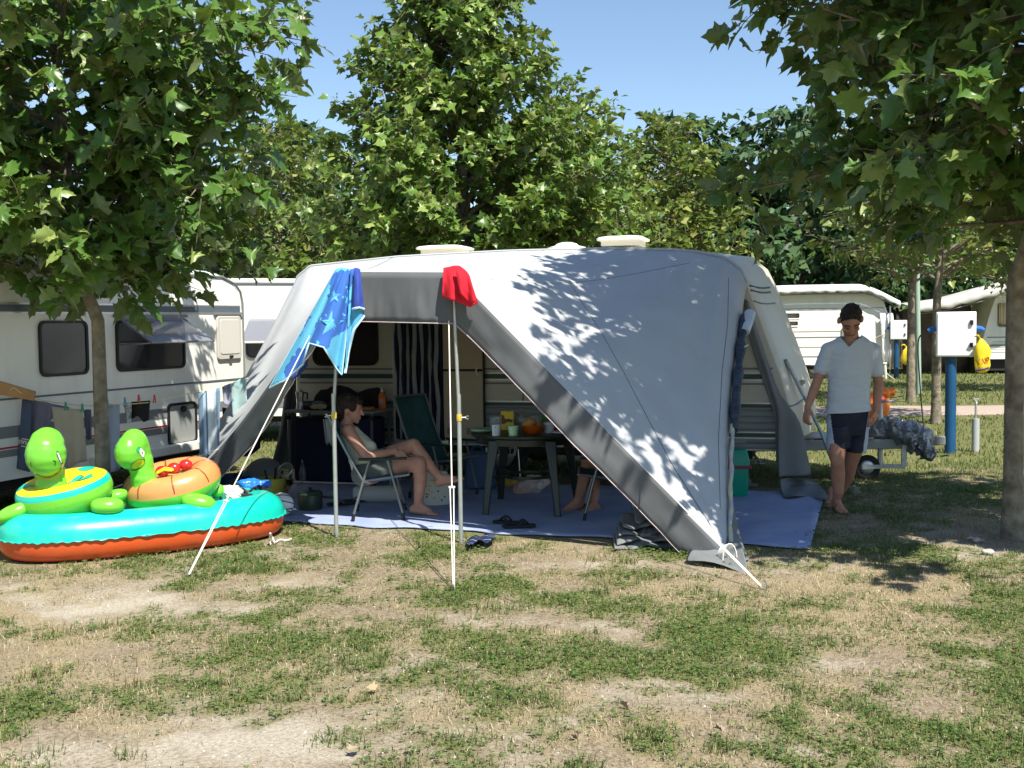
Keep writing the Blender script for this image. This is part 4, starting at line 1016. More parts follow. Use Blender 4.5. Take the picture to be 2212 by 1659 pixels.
# guy lines
m_cord = mat('white_cord', (.74, .70, .62), .8); m_peg = mat('steel_peg', (.3, .3, .3), .4, metal=.8)
def guy(label, a, s, k, r=.0045):
    a, s = Vector(a), Vector(s); root = thing('guy_line', s, label, 'guy line', 'guy lines')
    t = (s - a).normalized(); n_ = ortho(t)[0]; j = a.lerp(s, k)
    MB().tube([a, j], r, 6).build('cord', m_cord, root)
    MB().tube([j + n_ * .012, s + n_ * .004], r * .8, 6).build('cord', m_cord, root); MB().tube([j - n_ * .012, s - n_ * .004], r * .8, 6).build('cord', m_cord, root)
    MB().bar(j - n_ * .022, j + n_ * .022, .02, .014).build('runner', m_cord, root, bev=.004)
    MB().tube([s + Z * .05 - t * .0, s + Z * .055 + t * .02, s + Z * .04 + t * .03, s - Z * .02 + t * .02], .005, 6).build('peg', m_peg, root)
guy('guy line crossing in front of the turquoise boat', T1 + V(0, -.02, -.02), G(408, 1241), .78)
guy('guy line running straight down from the red cloth', T2 + V(-.03, -.03, -.36), G(980, 1272), .66)
gm = gR[45][-1]
guy('guy line from the shaded panel to the lower right peg', gm + V(0, -.05, .0), G(1650, 1272), .42)
gl = edge(LC, T1, .33)
guy('guy line behind the turtle floats towards the tree', gl, G(120, 1100), .7)
# spare cord hanked at the staked corner
hk = thing('cord_hank', G(1566, 1200), 'bundle of white cord hanging at the staked awning corner', 'cord')
c0 = P(1566, 1190, 7.55)
for i in range(6):
    q = [c0 + V(.03 * math.sin(a) * (1 + i * .12) + .008 * i - .02, -.012 * i - .01, -.07 - .07 * math.cos(a) * (1 + .1 * i) + .03) for a in np.linspace(.3, 6.0, 14)]
    MB().tube(q, .0042, 5).build('loop', m_cord, hk)
for dx in (-.005, .045): MB().tube(spline([c0 + V(.01, -.02, -.10), c0 + V(dx, -.05, -.17), c0 + V(dx * 1.2, -.10, max(-.26, .012 - c0.z))], 5), .0042, 5).build('loose_end', m_cord, hk)
# ================================================================== things on the pitch
# ---- groundsheet
m_mat = mat('blue_matting', (.26, .32, .51), .9, c2=(.36, .41, .57), vs=3, bump=.5, bs=140, spec=.15)
fl0, fr0, br0, bl0 = G(592, 1129), G(1750, 1187), G(1782, 1069), Vector((-2.35, 12.0, 0))
rows = []
for j in range(41):
    t = j / 40; row = []
    for i in range(81):
        s = i / 80; p = fl0.lerp(fr0, s).lerp(bl0.lerp(br0, s), t)
        ed = .03 * math.sin(s * 23) * (1 - t) ** 3 + .02 * math.sin(s * 51) * (1 - t) ** 6
        p = p + MF.v * ed
        p.z = float(ground_z(np.array([p.x]), np.array([p.y]))[0]) + .014 + .004 * mnoise.noise(p * 5) + (.006 if j else 0) + .01 * max(0, mnoise.noise(Vector((p.x * 1.2, p.y * 6, 3)))) * (1 - t)
        row.append(p)
    rows.append(row)
tag(MB().grid(rows).build('groundsheet', m_mat, solid=.006, ang=80), 'blue woven groundsheet spread under the awning', 'groundsheet')

# ---- turquoise and orange inflatable boat, keel up
m_teal = mat('turquoise_vinyl', (.005, .47, .36), .30, spec=.5, var=.05, vs=3, bump=.12, bs=9, dirt=.12); m_orange = mat('orange_vinyl', (.62, .09, .02), .36, spec=.45, var=.06, vs=3, bump=.15, bs=12, dirt=.2)
m_dgreen = mat('dark_green_patch', (.01, .13, .09), .45)
BC, BU = Vector((-2.80, 8.42, 0)), Vector((.866, .5, 0)); BV = Vector((-.5, .866, 0))
def boat_path(q, grow=0.0):
    c, s = math.cos(q), math.sin(q); e = 2 / 2.7
    return BC + BU * ((.885 + grow) * math.copysign(abs(c) ** e, c)) + BV * ((.36 + grow) * math.copysign(abs(s) ** e, s))
boat = thing('inflatable_boat', BC, 'upturned turquoise and orange inflatable boat carrying the turtle floats', 'boat')
NQ = 96
def boat_out(q):
    d = boat_path(q + .01) - boat_path(q - .01); n_ = Vector((d.y, -d.x, 0)).normalized(); return n_
RB, ZB, SE = .165, .168, .165
for nm_, a0, a1, m in (('hull_top', None, 180, m_teal), ('hull_side', -165, None, m_orange)):
    aS = math.degrees(math.asin((SE - ZB) / RB))
    lo, hi = (aS, a1) if nm_ == 'hull_top' else (a0 + 60, aS)
    rows = []
    for i in range(NQ):
        q = 2 * math.pi * i / NQ; o_ = boat_out(q); c = boat_path(q)
        rows.append([c + o_ * (RB * math.copysign(abs(math.cos(R(a))) ** (1.0 if a > 0 else .55), math.cos(R(a))) * (1 + .012 * math.sin(i * 2.1))) + Z * (ZB + RB * math.sin(R(a)) * (1.0)) for a in np.linspace(lo, hi, 15)])
    rows.append(rows[0])
    h = MB().grid(rows).build(nm_, m, boat, ang=80)
    if nm_ == 'hull_top': hull_top = h
    else: hull_side = h
fl = MB(); ring_ = [boat_path(2 * math.pi * i / 48) + Z * .30 for i in range(48)]
fl.add(ring_ + [BC + Z * .27], [(i, (i + 1) % 48, 48) for i in range(48)]).build('boat_floor', m_teal, boat)
rows = [[], [], []]
for i in range(NQ * 4 + 1):
    q = 2 * math.pi * i / (NQ * 4); o_ = boat_out(q); c = boat_path(q) + o_ * (RB * .985) + Z * SE
    rows[0].append(c); rows[1].append(c + o_ * .014 + Z * (.004 * math.sin(i * .8))); rows[2].append(c + o_ * (.020 + .003 * math.sin(i * .55)) + Z * (-.004 + .005 * math.sin(i * 1.1) + .003 * math.sin(i * .37)))
MB().grid(rows).build('seam_flange', m_teal, boat, solid=.003, ang=80)
bvh_b = bvh_of(hull_side)
def decal(bvh, poly, m, name, parent, off=.003, rings=3):
    """flat print laid on a curved surface"""
    cx, cy = sum(p[0] for p in poly) / len(poly), sum(p[1] for p in poly) / len(poly); n_ = len(poly)
    mb = MB(); vv = []
    for k in range(1, rings + 1):
        for p in poly: vv.append((cx + (p[0] - cx) * k / rings, cy + (p[1] - cy) * k / rings))
    vv.append((cx, cy)); q = []
    for p in vv:
        h = onto(bvh, [p], off)
        if not h: return None
        q.append(h[0])
    ff = [(len(vv) - 1, i, (i + 1) % n_) for i in range(n_)]
    for k in range(rings - 1): ff += [(k * n_ + i, (k + 1) * n_ + i, (k + 1) * n_ + (i + 1) % n_, k * n_ + (i + 1) % n_) for i in range(n_)]
    return mb.add(q, ff).build(name, m, parent, ang=80)
def px_ell(cx, cy, rx, ry, n_=14, rot=0): return [(cx + rx * math.cos(t) * math.cos(rot) - ry * math.sin(t) * math.sin(rot), cy + rx * math.cos(t) * math.sin(rot) + ry * math.sin(t) * math.cos(rot)) for t in np.linspace(0, 2 * math.pi, n_, endpoint=False)]
for c, w, h in (((222, 1211), 10, 9), ((268, 1206), 10, 9), ((541, 1169), 5, 7)): decal(bvh_b, [(c[0] - w, c[1] - h + 2), (c[0] + w, c[1] - h - 2), (c[0] + w - 2, c[1] + h - 2), (c[0] - w - 2, c[1] + h + 2)], m_dgreen, 'patch', boat)
decal(bvh_b, px_ell(389, 1196, 26, 8, 16, -.12), m_dgreen, 'patch', boat); decal(bvh_b, px_ell(389, 1196, 19, 4.5, 16, -.12), m_teal, 'patch_ring', boat, .006)
gro = onto(bvh_b, [(185, 1210)], .01)
if gro: MB().lathe([(.035, -.005), (.03, .012), (.018, .02), (.014, .035), (.001, .036)], gro[0], 16, BU, Z, -BV).build('rope_grommet', m_teal, boat)
rp_ = onto(bvh_b, [(5, 1186), (60, 1209), (120, 1217), (160, 1212), (185, 1209), (215, 1210), (260, 1211), (320, 1208), (380, 1205), (420, 1199)], .02)
rope_end = [G(450, 1205, .012), G(500, 1196, .012), G(545, 1186, .012), G(560, 1183, .012)]
if len(rp_) > 3: MB().tube(spline(rp_ + rope_end, 5), .0065, 6).build('grab_rope', m_cord, boat)
MB().tube(spline([G(584, 1152, .10), G(588, 1160, .04), G(594, 1172, .012), G(604, 1166, .012), G(618, 1167, .012), G(630, 1164, .012)], 5), .007, 6).tube(spline([G(584, 1152, .10), G(582, 1166, .03), G(585, 1176, .012)], 4), .006, 6).build('tied_rope', m_cord, boat)

for a_ in (.7, -.35): MB().lathe([(.032, 0), (.030, .008), (.014, .012), (.012, .028), (.001, .030)], boat_path(0) .lerp(boat_path(math.pi), .5 - .42 * a_) + V(0, 0, .305 if a_ < 0 else .30), 16).build('valve', m_teal, boat)
# ---- inflatable turtles
m_lime = mat('lime_vinyl', (.15, .50, .04), .28, spec=.5, var=.06, vs=4, bump=.15, bs=14); m_yel = mat('yellow_vinyl', (.72, .58, .02), .3, spec=.5); m_brownv = mat('tan_vinyl', (.60, .26, .085), .3, spec=.55)
m_brownl = mat('russet_print', (.24, .055, .02), .35); m_ink = mat('ink_line', (.015, .03, .015), .4); m_lime2 = mat('yellow_green_print', (.38, .56, .01), .3); m_eyew = mat('eye_white', (.85, .87, .88), .3); m_eyeb = mat('eye_blue', (.18, .33, .55), .3)
m_eyelid = mat('eye_lid', (.02, .38, .12), .3); m_mouth = mat('mouth_print', (.42, .20, .08), .4)
def turtle(name, c, sx, sy, tilt, yaw, label, kind):
    root = thing(name, c, label, 'pool float', 'inflatable turtles on the boat')
    Mx = Matrix.Rotation(yaw, 3, 'Z') @ Matrix.Rotation(R(11), 3, 'X') @ Matrix.Rotation(tilt, 3, 'Y')
    u, v, w = Mx @ V(1, 0, 0), Mx @ V(0, 1, 0), Mx @ Z
    def ringp(prof_, m, nm_, n_=72):
        rows = []
        for r, z in prof_:
            rows.append([c + u * (r * sx * math.cos(t)) + v * (r * sy * math.sin(t)) + w * (z * 1.28 + .0035 * math.sin(t * 36) * (1 if .03 < z < .15 else .2)) for t in np.linspace(0, 2 * math.pi, n_, endpoint=False)])
        return MB().grid(rows, 0, True).build(nm_, m, root, ang=80)
    low = [(0.001, -.085), (.55, -.09), (.82, -.07), (.95, -.03), (1.0, .01), (1.0, .02)] + ([(.998, .038), (.985, .055)] if kind == 0 else [])
    ringp(low, m_lime, 'belly')
    if kind == 0:
        ringp([(.985, .055), (.972, .070), (.93, .088)], m_teal, 'shell_rim')
        sh = ringp([(.93, .088), (.8, .108), (.62, .108), (.4, .085), (.22, .07), (.001, .068)], m_yel, 'shell')
    else:
        sh = ringp([(1.0, .02), (.99, .05), (.94, .085), (.82, .115), (.66, .122), (.5, .105), (.36, .075), (.24, .075), (.12, .09), (.001, .095)], m_brownv, 'shell')
    return root, sh, u, v, w
def head(root, prims, m, neck=None):
    mb = MB()
    for pr in prims: mb.ell(*pr) if isinstance(pr[1], tuple) else mb.cap(*pr)
    me = remesh(mb, .010, 12, .6); wob(me, .006, 13, 4, (.25, .25, 1.7)); me.materials.append(m)
    o_ = link('head', me, root); return o_, bvh_of(o_)
def flipper(root, a, b, wd, th, m=m_lime):
    a, b = Vector(a), Vector(b); d = (b - a); l = d.length; d.normalize(); s_ = d.cross(Z).normalized(); rows = []
    for t, k in ((0, .25), (.06, .55), (.2, .85), (.45, 1.0), (.7, .95), (.88, .7), (.97, .35), (1, .05)):
        rows.append([a + d * (l * t) + s_ * (wd * k * math.cos(q)) + Z * (th * (k ** .7) * math.sin(q)) for q in np.linspace(0, 2 * math.pi, 18, endpoint=False)])
    return MB().loft(rows).build('flipper', m, root, ang=80)
D1, D2 = 8.12, 8.52
c1 = P(142, 1072, D1); t1, sh1, u1, v1, w1 = turtle('turtle_float', c1, .345, .30, R(-9), R(5), 'green turtle float with yellow and teal shell on the boat', 0)
h1, bh1 = head(t1, [(P(99, 982, D1 - .22), (.142, .145, .165), V(1, 0, 0), V(0, 1, 0)), (P(101, 960, D1 - .18), (.122, .125, .128), V(1, 0, 0), V(0, 1, 0)), (P(107, 1015, D1 - .12), P(114, 1078, D1 - .12), .108, .112)], m_lime)
def on_top(bvh, c, u, v, w, pts, off):
    out = []
    for a, b in pts:
        h = bvh.ray_cast(c + u * a + v * b + w * .6, -w)
        if h[0] is None: return None
        out.append(h[0] + w * off)
    return out
def top_decal(bvh, c, u, v, w, poly, m, nm_, parent, off):
    n_ = len(poly); cx, cy = sum(p[0] for p in poly) / n_, sum(p[1] for p in poly) / n_
    q = on_top(bvh, c, u, v, w, [(cx + (p[0] - cx) * k, cy + (p[1] - cy) * k) for k in (.5, 1) for p in poly] + [(cx, cy)], off)
    if q: MB().add(q, [(2 * n_, i, (i + 1) % n_) for i in range(n_)] + [(i, n_ + i, n_ + (i + 1) % n_, (i + 1) % n_) for i in range(n_)]).build(nm_, m, parent, ang=80)
bs_ = bvh_of(sh1)
for k, (a_, r_, s_) in enumerate(((-2.3, .80, .062), (-1.75, .45, .045), (-1.05, .78, .058), (-.45, .62, .05), (.1, .80, .055), (.9, .72, .055), (1.7, .75, .055), (2.5, .74, .055), (3.3, .76, .05), (.5, .30, .04))):
    cx, cy = .345 * r_ * math.cos(a_), .30 * r_ * math.sin(a_); bl = [(cx + s_ * (1 + .25 * math.sin(3 * t + k)) * math.cos(t) * 1.25, cy + s_ * (1 + .25 * math.sin(2 * t + k * 2)) * math.sin(t)) for t in np.linspace(0, 2 * math.pi, 14, endpoint=False)]
    top_decal(bs_, c1, u1, v1, w1, [(cx + (x - cx) * 1.13, cy + (y - cy) * 1.13) for x, y in bl], m_ink, 'spot_outline', sh1, .002); top_decal(bs_, c1, u1, v1, w1, bl, m_teal, 'spot', sh1, .004)
decal(bh1, [(122, 974), (126, 975), (132, 988), (136, 1000), (134, 1003), (128, 995), (123, 985)], m_ink, 'eye_outline', h1, .003); decal(bh1, [(123, 977), (126, 978), (131, 989), (134, 999), (132, 1000), (128, 992)], m_eyew, 'eye', h1, .006)
def line_on(bvh, pts, r, m, nm_, parent):
    q = onto(bvh, pts, .002)
    if len(q) > 2: MB().tube(spline(q, 4), r, 5).build(nm_, m, parent)
line_on(bh1, [(79, 1026), (88, 1031), (100, 1033), (112, 1031), (124, 1024), (133, 1012), (136, 1003)], .0075, m_mouth, 'mouth', h1); line_on(bh1, [(79, 1023), (88, 1028), (100, 1030), (112, 1028), (124, 1021), (132, 1010)], .003, m_ink, 'mouth_line', h1)
line_on(bh1, [(115, 995), (119, 996), (120, 1000), (118, 1004)], .0025, m_ink, 'nostril', h1); line_on(bh1, [(67, 998), (66, 1003), (69, 1008)], .0025, m_ink, 'nostril', h1)
flipper(t1, P(196, 1094, D1 - .22), P(268, 1092, D1 - .16), .085, .062); flipper(t1, P(64, 1095, D1 - .2), P(-8, 1121, D1 - .25), .082, .062); flipper(t1, P(225, 1076, D1 + .1), P(276, 1066, D1 + .16), .07, .05)
c2 = P(374, 1052, D2); t2, sh2, u2, v2, w2_ = turtle('turtle_float', c2, .37, .33, R(-9), R(8), 'green turtle float with brown patterned shell and red beads on the boat', 1)
h2, bh2 = head(t2, [(P(281, 976, D2 - .28), (.112, .135, .135), V(1, 0, 0), V(0, 1, 0)), (P(289, 960, D2 - .24), (.104, .115, .118), V(1, 0, 0), V(0, 1, 0)), (P(292, 960, D2 - .22), P(306, 1010, D2 - .2), .10, .096), (P(306, 1010, D2 - .2), P(319, 1078, D2 - .18), .092, .10)], m_lime)
bs_ = bvh_of(sh2)
for k in range(8):
    a_ = k * math.pi / 4 + .25; ln_ = on_top(bs_, c2, u2, v2, w2_, [(.37 * r_ * math.cos(a_ + .06 * math.sin(r_ * 5)), .33 * r_ * math.sin(a_ + .06 * math.sin(r_ * 5))) for r_ in (.42, .5, .6, .7, .8, .88, .94, .975, .993)], 0)
    if ln_: MB().tube(ln_, [.013, .009, .007, .006, .0055, .0055, .006, .006, .006], 6).build('shell_line', m_brownl, sh2)
rg6 = [(.37 * r_ * math.cos(t), .33 * r_ * math.sin(t)) for t, r_ in ((t, .42 + .05 * math.cos(8 * (t - .25))) for t in np.linspace(0, 2 * math.pi, 49))]
ln_ = on_top(bs_, c2, u2, v2, w2_, rg6, 0)
if ln_: MB().tube(ln_, .006, 6).build('shell_line', m_brownl, sh2)
decal(bh2, px_ell(298, 1003, 17, 9, 16, -.5), m_ink, 'snout_outline', h2, .003); decal(bh2, px_ell(298, 1003, 15.8, 8, 16, -.5), m_lime2, 'snout_patch', h2, .006)
line_on(bh2, [(281, 1015), (290, 1016), (300, 1012), (308, 1004), (312, 995), (311, 990)], .003, m_ink, 'mouth_line', h2); line_on(bh2, [(292, 1004), (295, 1002), (296, 1005), (293, 1007)], .002, m_ink, 'nostril', h2)
decal(bh2, px_ell(300.5, 972, 5.6, 6.6, 12, .3), m_ink, 'eye_outline', h2, .002); decal(bh2, px_ell(300.5, 972, 4.8, 5.8, 12, .3), m_eyelid, 'eye_lid', h2, .004); decal(bh2, [(304, 967), (313, 977), (311, 986), (308, 988), (301, 976)], m_eyew, 'eye', h2, .006); decal(bh2, [(305.5, 975), (307.5, 976), (309, 980), (307, 979.5)], m_ink, 'pupil', h2, .009)
flipper(t2, P(392, 1080, D2 - .26), P(466, 1090, D2 - .24), .085, .066); flipper(t2, P(272, 1086, D2 - .2), P(226, 1104, D2 - .26), .07, .05); flipper(t2, P(455, 1062, D2 + .1), P(484, 1058, D2 + .14), .07, .05)
hb = onto(bs_, [(385, 1003), (400, 1003), (412, 1001)], .02)
m_redb = mat('red_vinyl', (.52, .02, .02), .25, spec=.6)
hc = c2 + w2_ * .15 + u2 * .04
for k in range(3): MB().ell(hc + u2 * (.085 * (k - 1)) + v2 * (.03 * (k - 1)), (.052, .045, .042)).build('bead', m_redb, t2)
hh = hc - v2 * .10 + w2_ * .015 - u2 * .05; MB().tube([hh + u2 * (.06 * x) + v2 * (.02 * y) + w2_ * (.02 * (1 - abs(x))) for x, y in ((-1, 0), (-.9, 1), (0, 1.2), (.9, 1), (1, 0), (.9, -1), (0, -1.2), (-.9, -1), (-1, 0))], .009, 6).build('handle', mat('yellow_plastic', (.75, .50, .02), .35), t2)

# ---- footwear and cloth on the boat's end
def shoe(name, c, ang, L_, m_sole, m_strap, label, cat='shoe', group=None, side=1):
    root = thing(name, c, label, cat, group); u = V(math.cos(ang), math.sin(ang), 0); v = V(-u.y, u.x, 0)
    out = [(-.5, -.10), (-.48, .12), (-.25, .15), (.1, .14), (.32, .19), (.47, .12), (.5, -.02), (.42, -.16), (.2, -.17), (-.1, -.13), (-.35, -.15)]
    MB().prism([(a * L_, b * L_ * side) for a, b in out], u, v, c, .022, w=Z).build('sole', m_sole, root, bev=.006)
    toe = c + u * (.27 * L_) + Z * .024
    for s_ in (-1, 1): MB().tube(spline([toe, c + u * (.12 * L_) + v * (.13 * L_ * s_) + Z * .055, c + u * (-.06 * L_) + v * (.15 * L_ * s_) + Z * .02], 5), .009, 6).build('strap', m_strap, root)
    return root
m_sole = mat('black_foam', (.018, .018, .02), .8); m_soleg = mat('grey_foam', (.10, .10, .11), .8)
shoe('flip_flop', G(1098, 1131, .026), R(160), .27, m_sole, m_sole, 'black flip-flop lying farther from the edge of the groundsheet', 'flip-flop', 'black flip-flops in front of the table'); shoe('flip_flop', G(1122, 1139, .026), R(8), .27, m_sole, m_sole, 'black flip-flop nearer the groundsheet edge, toe pointing right', 'flip-flop', 'black flip-flops in front of the table', -1)
shoe('slipper', G(738, 1090, .026), R(200), .27, m_sole, m_soleg, 'dark slipper beside the pole behind the chair legs', 'slipper', 'dark slippers by the chair'); shoe('slipper', G(765, 1084, .026), R(15), .27, m_sole, m_soleg, 'dark slipper just under the seated woman chair', 'slipper', 'dark slippers by the chair')
shoe('sandal', P(548, 1065, 8.9), R(-10), .26, m_soleg, m_sole, 'grey soled black sandal on the end of the boat', 'sandal', 'sandals on the boat'); shoe('sandal', P(524, 1072, 8.82), R(150), .25, m_sole, m_sole, 'black strappy sandal lying on the boat rim', 'sandal', 'sandals on the boat')
def crumple(name, c, r, m, label, cat, seed, amp=.03, sc_=14, group=None, vox=.012):
    mb = MB(); rg_ = random.Random(seed); c = Vector(c)
    for i in range(7): mb.ell(c + V(rg_.uniform(-.5, .5) * r[0], rg_.uniform(-.5, .5) * r[1], rg_.uniform(-.3, .3) * r[2]), (r[0] * rg_.uniform(.4, .7), r[1] * rg_.uniform(.4, .7), r[2] * rg_.uniform(.5, .8)))
    me = remesh(mb, vox, 1); wob(me, amp, sc_, seed); wob(me, amp * .5, sc_ * 2.2, seed + 3); me.materials.append(m if not isinstance(m, list) else m[0])
    o_ = link(name, me); tag(o_, label, cat, group); return o_
m_zig = stripes('zigzag_cotton', [(0, (.72, .69, .62)), (.8, (.05, .05, .05)), (.9, (.72, .69, .62))], (.6, .2, .8), .05, bump=.6, bs=60)
crumple('beach_shirt', P(499, 1066, 8.80), (.11, .10, .07), m_zig, 'crumpled white cloth with dark lines on the boat behind the turtle', 'cloth', 3, .02, 20)
crumple('blue_bag', P(545, 1046, 9.15), (.14, .06, .05), mat('blue_film', (.02, .16, .60), .3), 'bright blue plastic bag behind the end of the boat', 'bag', 5, .02, 18)

# ---- round things by the boat: ball, pot, bucket, tub, cover
def round_thing(name, c, prof_, m, label, cat, n_=28): return tag(MB().lathe(prof_, c, n_).build(name, m, ang=40), label, cat)
ball = thing('ball', G(609, 1119), 'white ball with dark lines at the corner of the groundsheet', 'ball'); bc = G(609, 1119, .0) + V(0, 0, .118)
m_ball = mat('ball_white', (.80, .80, .78), .4); MB().ell(bc, .102, n=32, k=20).build('cover', m_ball, ball, ang=80)
for k, (ax, off, wd, mm) in enumerate(((V(1, -.3, .25), .0, .014, m_soleg), (V(.15, .3, 1), .02, .004, m_black), (V(.35, .1, 1), -.03, .004, m_black), (V(-.2, .2, 1), -.055, .004, m_black), (V(-.1, .5, 1), .055, .004, m_black), (V(1, .2, -.2), -.062, .010, m_soleg))):
    ax = ax.normalized(); p_, q_ = ortho(ax); rr = math.sqrt(.103 ** 2 - off ** 2)
    MB().lathe([(rr, off - wd), (rr + .0012, off), (rr, off + wd)], bc, 40, p_, q_, ax).build('ball_line', mm, ball) if False else MB().grid([[bc + ax * (off + d_) + (p_ * math.cos(t) + q_ * math.sin(t)) * (math.sqrt(.1035 ** 2 - (off + d_) ** 2)) for t in np.linspace(0, 2 * math.pi, 41)] for d_ in (-wd, 0, wd)]).build('ball_line', mm, ball, ang=80)
pc = G(655, 1119); pot = thing('cooking_pot', pc, 'dark green cooking pot with black handle behind the ball', 'pot'); m_potg = mat('pot_enamel', (.03, .045, .03), .35)
MB().lathe([(.001, .01), (.10, .01), (.108, .03), (.11, .15), (.114, .155)], pc + V(0, .35, 0), 28).build('pot_body', m_potg, pot); MB().lathe([(.114, .156), (.10, .175), (.04, .185), (.001, .187)], pc + V(0, .35, 0), 28).build('lid', m_potg, pot); MB().lathe([(.012, .185), (.012, .20), (.028, .21), (.001, .215)], pc + V(0, .35, 0), 14).build('lid_knob', m_black, pot)
MB().bar(pc + V(.10, .33, .13), pc + V(.25, .30, .12), .03, .018).build('handle', m_black, pot, bev=.006)
bk = G(570, 1098); bucket = thing('bucket', bk + V(0, .35, 0), 'yellow-green plastic bucket holding kitchen tools', 'bucket'); bq = bk + V(.0, .35, 0)
MB().lathe([(.001, .01), (.095, .01), (.125, .22), (.133, .225), (.128, .23), (.118, .22), (.09, .02), (.001, .02)], bq, 28).build('bucket_body', mat('bucket_yellow', (.48, .42, .06), .5), bucket)
for dx, dy, l, r_ in ((.03, -.02, .33, .012), (-.04, .02, .3, .010), (.06, .03, .29, .012)): MB().tube([bq + V(dx * .5, dy, .05), bq + V(dx * 1.6, dy, l)], r_, 6).build('tool_handle', m_black, bucket)
st = thing('wire_strainer', bq + V(.08, .02, .2), 'round wire strainer sticking out of the yellow bucket', 'strainer'); sc0 = bq + V(.13, .0, .30); ax = V(-.5, -.8, .5).normalized(); su, sv = ortho(ax)
MB().tube([sc0 + su * (.085 * math.cos(t)) + sv * (.07 * math.sin(t)) for t in np.linspace(0, 2 * math.pi, 25)], .005, 6).build('rim', m_alu, st)
for k in range(-4, 5):
    h_ = math.sqrt(max(0, 1 - (k / 4.6) ** 2)); MB().tube([sc0 + su * (.085 * k / 4.6) + sv * (.07 * h_ * s_) - ax * (.03 * (1 - s_ * s_)) for s_ in (-1, -.5, 0, .5, 1)], .0016, 4).build('wire', m_alu, st); MB().tube([sc0 + sv * (.07 * k / 4.6) + su * (.085 * h_ * s_) - ax * (.03 * (1 - s_ * s_)) for s_ in (-1, -.5, 0, .5, 1)], .0016, 4).build('wire', m_alu, st)
MB().tube([sc0 - su * .08, bq + V(.02, .0, .1)], .006, 6).build('handle', m_alu, st)
tb = G(492, 1080); tq = tb + V(0, .25, 0); tag(MB().lathe([(.001, .005), (.15, .005), (.17, .19), (.18, .195), (.175, .205), (.16, .19), (.14, .02), (.001, .02)], tq, 32, sx=1.0, sy=.9).build('wash_tub', mat('tub_blue', (.03, .06, .16), .4)), 'dark blue plastic tub behind the brown turtle', 'tub')
gp = G(552, 1085); tag(MB().lathe([(.19, 0), (.195, .015), (.17, .07), (.12, .115), (.05, .135), (.001, .138)], gp + V(-.05, .5, .18), 32, V(1, 0, .25).normalized(), V(0, .75, .65).normalized(), V(-.25, -.6, .75).normalized()).build('basin', mat('grey_plastic', (.22, .23, .24), .5)), 'grey plastic basin leaning upside down behind the bucket', 'basin')
tag(MB().lathe([(.001, 0), (.036, 0), (.038, .12), (.03, .17), (.012, .20), (.012, .25), (.001, .25)], G(636, 1054) + V(.05, .2, .01), 18).build('glass_bottle', glass('clear_glass', (.5, .55, .55), .35)), 'clear glass bottle standing against the kitchen cupboard', 'bottle')

# ---- kitchen cupboard
kc = thing('kitchen_cupboard', MF.p(-1.78, -.32, 0), 'folding camp kitchen cupboard in navy cloth with grey frame', 'cupboard'); m_navy = mat('navy_cloth', (.012, .016, .045), .9, var=.2, vs=9, bump=.3, bs=90); m_frame = mat('grey_frame', (.10, .105, .105), .5)
for a in (-2.24, -1.32):
    for b in (-.56, -.10): MB().tube([MF.p(a, b, .0), MF.p(a, b, .745)], .016, 8).build('post', m_frame, kc)
MB().box(MF.p(-1.78, -.33, .76), (1.0, .52, .025), MF.u, MF.v).build('worktop', mat('grey_worktop', (.24, .24, .235), .45), kc, bev=.005)
MB().box(MF.p(-1.78, -.33, .36), (.86, .42, .66), MF.u, MF.v).build('cloth_body', m_navy, kc, bev=.03); MB().tube([MF.p(-2.24, -.57, .035), MF.p(-1.32, -.57, .035)], .009, 8).build('bottom_rail', m_plastic, kc)
for a in (-2.24, -1.32):
    MB().box(MF.p(a, -.57, .70), (.05, .03, .04), MF.u, MF.v).build('corner_joint', m_black, kc); MB().box(MF.p(a, -.57, .03), (.06, .05, .05), MF.u, MF.v).build('foot', m_black, kc)
stv = thing('camp_stove', MF.p(-1.75, -.3, .775), 'black camp stove with arched wind shield on the cupboard', 'stove')
pl = [(-.40, 0), (.42, 0), (.42, .10), (.40, .17), (.33, .215), (.22, .20), (.10, .155), (.0, .21), (-.10, .235), (-.2, .22), (-.24, .195), (-.32, .185), (-.38, .13), (-.40, .09)]
MB().prism(pl, MF.u, Z, MF.p(-1.75, -.16, .775), .03, w=MF.v).build('wind_shield', m_black, stv, bev=.006); MB().box(MF.p(-1.80, -.34, .80), (.62, .32, .05), MF.u, MF.v).build('hob', m_black, stv, bev=.01)
for a in (-2.0, -1.68): MB().lathe([(.001, 0), (.07, 0), (.07, .015), (.03, .03), (.001, .03)], MF.p(a, -.34, .826), 18).build('burner', m_greyst, stv)
mk = thing('moka_pot', MF.p(-2.19, -.36, .775), 'silver stovetop coffee pot at the end of the cupboard', 'coffee pot'); mo = MF.p(-2.19, -.40, .773)
MB().lathe([(.001, 0), (.045, 0), (.036, .075), (.033, .085), (.036, .10), (.048, .18), (.001, .185)], mo, 8).build('pot_body', m_alu, mk, ang=20); MB().lathe([(.046, .181), (.02, .205), (.008, .21), (.01, .225), (.001, .23)], mo, 8).build('lid', m_alu, mk, ang=20)
MB().tube(spline([mo + MF.u * .045 + Z * .17, mo + MF.u * .085 + Z * .165, mo + MF.u * .08 + Z * .10], 5), .009, 6).build('handle', m_black, mk)
bo = MF.p(-1.33, -.25, .775); btl = thing('soap_bottle', bo, 'orange washing-up liquid bottle on the cupboard', 'bottle'); m_ob = mat('orange_bottle', (.72, .16, .015), .3)
